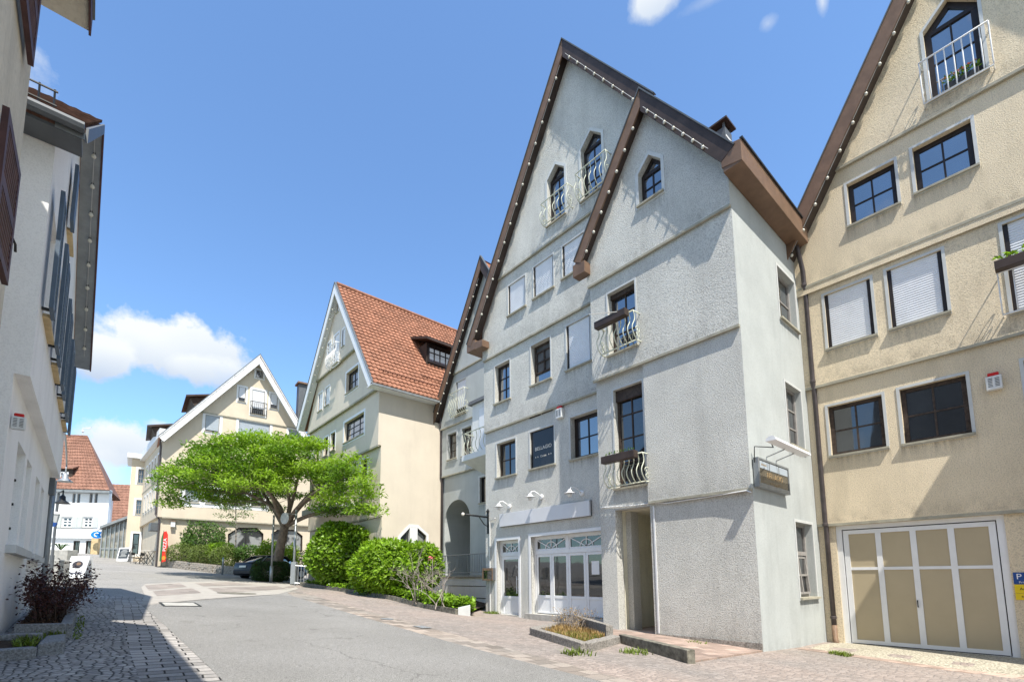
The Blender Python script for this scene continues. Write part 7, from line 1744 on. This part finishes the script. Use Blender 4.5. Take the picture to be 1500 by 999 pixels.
mains = [[(419, 768), (405, 735, -1.2), (370, 705, -2.2), (320, 690, -2.6)], [(419, 768), (398, 742, .6), (350, 718, 1.2), (292, 708, 1.5)], [(417, 772), (424, 738, -.5), (415, 700, -1.2), (395, 665, -1.5)], [(419, 770), (440, 742, -1.2), (470, 720, -2.6), (505, 700, -3.8)],
         [(419, 768), (446, 732, -1), (480, 702, -2.6), (512, 684, -4)], [(419, 770), (450, 756, -1.2), (490, 746, -2.8), (530, 740, -4.3)], [(417, 770), (428, 735, .3), (440, 690, .0), (455, 668, -1)], [(416, 772), (400, 745, 2), (375, 705, 3.2), (350, 680, 3.5)], [(419, 770), (432, 748, -1.5), (452, 728, -3), (470, 715, -3.8)], [(417, 770), (405, 745, -1.8), (395, 722, -3.2), (370, 712, -4)]]
tips = []
for i, mnn in enumerate(mains):
    f = limb(bk, [tw_(*p) for p in mnn], .15, .035, 7); tips += f[6:]
for (a, d_, z) in pads:
    c = Vector((cx0.x, cx0.y, 0)) + RH * a + FH_ * d_ + Vector((0, 0, z - .12))
    t = min(tips, key=lambda v: (v - c).length + (2 if v.z > c.z + .1 else 0))
    mid = t.lerp(c, .55) + Vector((random.gauss(0, .12), random.gauss(0, .12), -.12)); bk.tube([t, t.lerp(mid, .5) + Vector((0, 0, -.04)), mid, c], .028, 5, .008, cap=False)
bk.build('branch', 'bark', big, smooth=True, recalc=False)
# thin young tree
q = atg(34.6, 343); yt_ = thing('tree', 'thin young tree with sparse light green leaves before the yellow house', 'tree', q)
tk = MB(); tp_ = at(34.6, 346, 706); f = limb(tk, [q, q.lerp(tp_, .4) + RH * .06, q.lerp(tp_, .75), tp_], .07, .015, 7)
lf = []
for k in range(26):
    t = random.uniform(.38, 1); b0 = q.lerp(tp_, t); a = random.uniform(0, 2 * PI); l_ = 1.5 * (1.15 - t) + .35
    e = b0 + (RH * math.cos(a) + FH_ * math.sin(a)) * l_ + Vector((0, 0, .25)); tk.tube([b0, b0.lerp(e, .5) + Vector((0, 0, .1)), e], .016, 4, .004, cap=False)
    for _ in range(70): lf.append((b0.lerp(e, random.uniform(.35, 1.1)) + Vector((random.gauss(0, .16), random.gauss(0, .16), random.gauss(0, .09))), Vector((0, 0, 1))))
tk.build('trunk', 'bark_pale', yt_, smooth=True, recalc=False); leaf_cloud(lf, .15, .45, .2, .6).build('crown', 'leaf_mid', yt_, recalc=False)

# ------------------------------------------------------------------ left foreground beds
K1 = [(-.70, 8.75), (-.19, 8.75), (-.19, 12.2), (-.70, 12.2)]
kerb('kerb_stones', 'grey granite kerb round the bed of the dark red shrub', 'kerb', K1, .12, .2, 'granite_dark', stone=.55)
bed_soil([(-.70, 8.8), (-.22, 8.8), (-.22, 12.15), (-.70, 12.15)], .13)
K2 = [(-.84, 7.2), (-.36, 7.2)]
kerb('kerb_stones', 'front granite kerb of the low left bed at the photo edge', 'kerb', [(-1.2, 7.05), (-.40, 7.35)], .12, .12, 'granite_dark', stone=.8)
kerb('kerb_stones', 'rear granite kerb of the low left bed', 'kerb', [(-.84, 8.3), (-.40, 8.3)], .1, .14, 'granite_dark', stone=.7)
m = MB(); gg = gz(-.25, 7.8); m.hexa([(-.40, 7.45, gg - .1), (-.16, 7.5, gg - .1), (-.17, 8.35, gg - .1), (-.38, 8.3, gg - .1), (-.39, 7.47, gg + .13), (-.17, 7.52, gg + .14), (-.18, 8.33, gg + .15), (-.37, 8.28, gg + .14)]); tag(m.build('granite_block', 'granite_dark', None, bevel=.02), 'single rough granite block at the corner of the low left bed', 'stone')
bed_soil([(-1.2, 7.1), (-.42, 7.4), (-.42, 8.28), (-.84, 8.28)], .07)
pts = [(Vector((random.uniform(-.69, -.23), random.uniform(8.85, 12.1), 0)), Vector((0, 0, 1))) for _ in range(1500)]
pts = [(Vector((p.x, p.y, gz(p.x, p.y) + .135 + random.random() * .03)), o) for p, o in pts]
tag(leaf_cloud(pts, .045, .5, .6, .6).build('bark_mulch', 'bark_chip', None, recalc=False), 'brown bark mulch under the dark red shrub', 'mulch', kind='stuff')
tufts('weeds', 'green weeds on the kerb before the dark red shrub', 'weeds', [(-.5, 8.62), (-.2, 8.62), (-.2, 8.78), (-.5, 8.78)], 160, .1, 'grass_green', .03, .02, .9)
tufts('weeds', 'green weeds inside the low left bed', 'weeds', [(-.62, 7.7), (-.42, 7.7), (-.42, 8.2), (-.62, 8.2)], 160, .08, 'grass_green', .07, .02, .9)
tufts('weeds', 'weeds along the paving joint beside the left bed', 'weeds', [(-.12, 8.6), (-.02, 8.6), (.0, 11.5), (-.1, 11.5)], 160, .035, 'grass_green', .0, .02, .9)
random.seed(5)
rs = thing('red_shrub', 'dark red leaved twiggy shrub in the left granite bed', 'shrub', gp3(-.42, 10.2, .1))
mb = MB(); lf = []
for _ in range(46):
    b0 = Vector(gp3(-.42 + random.gauss(0, .10), 10.2 + random.gauss(0, .5), .12)); a = random.uniform(0, 2 * PI); l_ = random.uniform(.45, .95)
    e = b0 + Vector((math.cos(a) * .36 + .02, math.sin(a) * .8, random.uniform(.30, .72)));
    if e.x < -.66: e.x = -.66
    mb.tube([b0, b0.lerp(e, .45) + Vector((0, 0, .12)), e], .011, 4, .003, cap=False)
    for _k in range(95):
        t = random.uniform(.3, 1.08); lf.append((b0.lerp(e, t) + Vector((random.gauss(0, .07), random.gauss(0, .09), random.gauss(.06, .07))), Vector((0, 0, 1))))
mb.build('branch', 'twig_dark', rs, recalc=False); leaf_cloud(lf, .05, .5, .2, .4).build('foliage', 'leaf_red', rs, recalc=False)
# ------------------------------------------------------------------ things along the left wall further up
def frame_at(d_, px): q = atg(d_, px); return q
def panel_obj(c, rx, up_, wd, h, th): pass
q = atg(17.0, 74); pb_ = MB(); tag(pb_.obox(q + Vector((0, 0, .34)), RH, FH_, (0, 0, 1), .45, .25, .36).build('concrete_planter', 'concrete', None, bevel=.03), 'plain grey concrete trough standing beside the white advertising board', 'planter')
q = atg(23.0, 88); pl_ = thing('plant_trough', 'grey trough with a small palm like plant behind the white board', 'planter', q)
MB().obox(q + Vector((0, 0, .5)), RH, FH_, (0, 0, 1), .5, .3, .5).build('trough', 'concrete', pl_, bevel=.03)
lf = MB()
for k in range(26):
    a = random.uniform(0, 2 * PI); b0 = q + Vector((0, 0, .98)) - RH * .1; o_ = (RH * math.cos(a) + FH_ * math.sin(a)); s2_ = Vector((-o_.y, o_.x, 0)) * .02
    m1 = b0 + o_ * .25 + Vector((0, 0, .32)); e = b0 + o_ * .55 + Vector((0, 0, random.uniform(.05, .3))); lf.add([b0 - s2_, b0 + s2_, m1 + s2_, m1 - s2_, e], [(0, 1, 2, 3), (3, 2, 4)])
lf.build('leaves', 'leaf_dark', pl_, recalc=False)
q = atg(20.5, 95); MBp = MB().lathe(q, [(.14, 0), (.2, .3), (.22, .34), (.19, .34), (.17, .28)], 14); tag(MBp.build('plant_pot', 'concrete', None, smooth=True), 'round grey pot between the trough and the white board', 'pot')
def a_board(name, label, q, wd, h, mat_face, build_face, frame_mat='paint_white', fwd=None):
    n2 = fwd or -FH_; n2 = Vector((n2.x, n2.y)); d2 = Vector((-n2.y, n2.x))
    F_b = Face((q.x, q.y), d2, n2); r = thing(name, label, 'board', q); z0 = q.z
    for sg_ in (1, -1):
        e0 = .28 * sg_; mb = MB(); hw_ = wd / 2
        p = [F_b.P(-hw_, z0, e0), F_b.P(hw_, z0, e0), F_b.P(hw_, z0 + h, .02 * sg_), F_b.P(-hw_, z0 + h, .02 * sg_)]; p2 = [F_b.P(-hw_, z0, e0 + .03 * sg_), F_b.P(hw_, z0, e0 + .03 * sg_), F_b.P(hw_, z0 + h, .05 * sg_), F_b.P(-hw_, z0 + h, .05 * sg_)]
        mb.hexa(p + p2); mb.build('panel', frame_mat, r)
    tilt = Vector((n2.x * h, n2.y * h, .26)).normalized(); rt_ = Vector((d2.x, d2.y, 0)); upv = tilt.cross(rt_); upv = upv if upv.z > 0 else -upv
    ctr = Vector(F_b.P(0, z0 + h / 2, .15 + .035)); build_face(r, ctr, rt_, upv, tilt, wd, h); return r
def face_ad(r, c, rt_, up_, n_, wd, h):
    pts = [c + n_ * .004 + rt_ * (.21 * math.cos(k * PI / 12)) + up_ * (h * .12 + .15 * math.sin(k * PI / 12)) for k in range(24)]
    m = MB(); m.add(pts + [p + n_ * .006 for p in pts], [tuple(range(24)), tuple(range(47, 23, -1))]); m.build('picture', 'photo_dark', r)
    pts = [c + n_ * .012 + rt_ * (.09 * math.cos(k * PI / 8) + .04) + up_ * (h * .15 + .06 * math.sin(k * PI / 8)) for k in range(16)]
    m = MB(); m.add(pts, [tuple(range(16))]); m.add([p - n_ * .006 for p in pts], [tuple(range(16))]); m.build('picture_face', 'frame_wood', r)
    m = MB(); x = -.30
    for k in range(13):
        w_ = random.uniform(.02, .05); hh = random.uniform(.03, .07); m.obox(c + n_ * .006 + rt_ * (x + w_ / 2) - up_ * (h * .29), rt_, up_, n_, w_ / 2, hh / 2, .003); x += w_ + .008
        if x > .28: break
    m.build('lettering', 'text_ink', r)
a_board('advertising_board', 'white advertising board with a dark oval picture on the left pavement', atg(19.2, 117), .76, .86, 'paint_white', face_ad)
def face_chalk(r, c, rt_, up_, n_, wd, h):
    MB().obox(c + n_ * .004 + up_ * .06, rt_, up_, n_, wd * .40, h * .36, .006).build('chalkboard', 'chalkboard', r)
    m = MB()
    for k in range(6): m.obox(c + n_ * .012 + up_ * (.06 + h * (.26 - k * .095)) + rt_ * random.uniform(-.04, .04), rt_, up_, n_, wd * random.uniform(.15, .3), .018, .002)
    m.build('chalk_lines', 'trim_grey', r)
q = atg(41.5, 180.5); a_board('menu_board', 'white framed menu board before the glazed passage', q, 1.0, 1.18, 'paint_white', face_chalk)
# street lamps by the white house
lq = at(16.2, 73, 850); lq = Vector((lq.x, lq.y, gz(lq.x, lq.y)))
pole = thing('street_lamp', 'dark slender lamp post with a black bell lamp at the end of the white house', 'street lamp', lq)
tz = at(16.2, 75, 720).z; MB().tube([lq, lq + Vector((0, 0, .9))], .06, 8).build('foot', 'lead_grey', pole); MB().tube([lq + Vector((0, 0, .9)), Vector((lq.x, lq.y, tz))], .04, 8).build('pole', 'lead_grey', pole)
def bell(parent, c, s_, mat):
    MB().lathe(c, [(.03, .2), (.05, .16), (.075, .15), (.085, .02), (.10, -.0), (.22, -.09), (.225, -.10), (.0, -.085)], 16).build('shade', mat, parent, smooth=True)
c = at(16.0, 91.5, 733); arm_z = c.z + .34
MB().tube([Vector((lq.x, lq.y, arm_z)), Vector((c.x, c.y, arm_z)), c + Vector((0, 0, .2))], .022, 6).build('arm', 'iron_black', pole); bell(pole, c, 1, 'iron_black')
c2 = at(15.8, 82, 758); m = MB(); m.lathe(c2, [(.05, -.16), (.1, .1), (.12, .11), (.03, .2)], 6); m.build('lantern', 'trim_grey', pole); m = MB(); m.lathe(at(16.0, 79.5, 767), [(.10, -.01), (.10, .01)], 14, axis=-FH_); m.build('round_plate', 'sign_blue', pole)
c = at(15.9, 95.5, 701)
gl_ = thing('gooseneck_lamp', 'grey gooseneck lamp curving out from the end of the white house', 'street lamp', c)
ax0 = Vector((-.72, 15.42, c.z + .30)); tp0 = c + Vector((0, 0, .52))
f = [ax0, ax0.lerp(tp0, .35) + Vector((0, 0, .10)), ax0.lerp(tp0, .7) + Vector((0, 0, .09)), tp0 + Vector((0, 0, -.03)) , c + Vector((.0, 0, .36)), c + Vector((0, 0, .2))]
mb = MB(); limb(mb, f, .024, .024, 7); mb.build('arm', 'steel_grey', gl_, smooth=True); bell(gl_, c, 1, 'steel_grey')
# pizza flag, tables and chairs
q = atg(35.6, 235); ht = at(35.6, 236, 777).z - q.z
fl_ = thing('beach_flag', 'red PIZZA beach flag before the pale yellow house', 'flag', q)
MB().tube([q, q + Vector((0, 0, ht + .05))], .018, 6).build('pole', 'iron_black', fl_); m = MB(); m.lathe(q, [(.3, 0), (.3, .04), (.05, .1)], 12); m.build('base', 'iron_black', fl_)
FFl = Face((q.x, q.y), (RH.x, RH.y), (-FH_.x, -FH_.y)); z0 = q.z
m = MB(); m.prism(FFl, [(-.02, z0 + .35), (.30, z0 + .45), (.36, z0 + ht * .6), (.33, z0 + ht * .9), (.2, z0 + ht), (-.02, z0 + ht * .98)], -.006, .006); m.build('cloth', 'flag_red', fl_)
m = MB(); m.prism(FFl, [(-.16, z0 + .45), (-.02, z0 + .40), (-.02, z0 + ht * .97), (-.14, z0 + ht * .8)], -.008, .008); m.build('cloth_edge', 'flag_green', fl_)
m = MB(); m.prism(FFl, [(.14 + .14 * math.cos(k * PI / 8), z0 + .68 + .16 * math.sin(k * PI / 8)) for k in range(16)], .007, .012); m.build('emblem', 'flag_orange', fl_)
tt = text('PIZZA', .36, Face((0, 0), (1, 0), (0, -1)), 0, 0, 0, 'paint_white', None, width=1.0)
vs = tt.v; m = MB(); m.add([FFl.P(.16 - v[2], z0 + ht * .62 + v[0], .014 - v[1]) for v in vs], tt.f); m.build('lettering', 'paint_white', fl_)
def bistro(name, label, q, h, r_):
    t = thing(name, label, 'table', q); m = MB(); m.obox(q + Vector((0, 0, h)), RH, FH_, (0, 0, 1), r_, .35, .025); m.build('tabletop', 'wood_table', t)
    for s_ in (1, -1):
        MB().tube([q - RH * r_ * .7 * s_ + FH_ * .2, q + RH * r_ * .7 * s_ + FH_ * .2 + Vector((0, 0, h))], .02, 5).build('leg', 'iron_black', t)
        MB().tube([q - RH * r_ * .7 * s_ - FH_ * .2, q + RH * r_ * .7 * s_ - FH_ * .2 + Vector((0, 0, h))], .02, 5).build('leg', 'iron_black', t)
    return t
bistro('high_table', 'pale high folding table beside the pizza flag', atg(37, 218), 1.12, .55)
bistro('low_table', 'low dark table before the yellow bay', atg(39.5, 205), .74, .5)
def chair(q, label, ang):
    t = thing('bistro_chair', label, 'chair', q, 'bistro chairs by the yellow house'); a = Vector((math.cos(ang), math.sin(ang), 0)); b_ = Vector((-a.y, a.x, 0))
    MB().obox(q + Vector((0, 0, .45)), a, b_, (0, 0, 1), .21, .21, .02).build('seat', 'iron_black', t)
    m = MB(); m.obox(q + a * .2 + Vector((0, 0, .78)), a, b_, (0, 0, 1), .015, .2, .12); m.build('backrest', 'iron_black', t)
    for i in (-1, 1):
        for j in (-1, 1): MB().tube([q + a * .2 * i + b_ * .19 * j, q + a * .18 * i + b_ * .18 * j + Vector((0, 0, .9 if i > 0 else .45))], .014, 5).build('leg', 'iron_black', t)
chair(atg(38.5, 196), 'black bistro chair left of the low dark table', 2.5); chair(atg(38.2, 203), 'black bistro chair in front of the low dark table', -.8); chair(atg(39.5, 212), 'black bistro chair between the two tables', .3); chair(atg(40.5, 190), 'black bistro chair nearest the yellow bay door', 3.3)
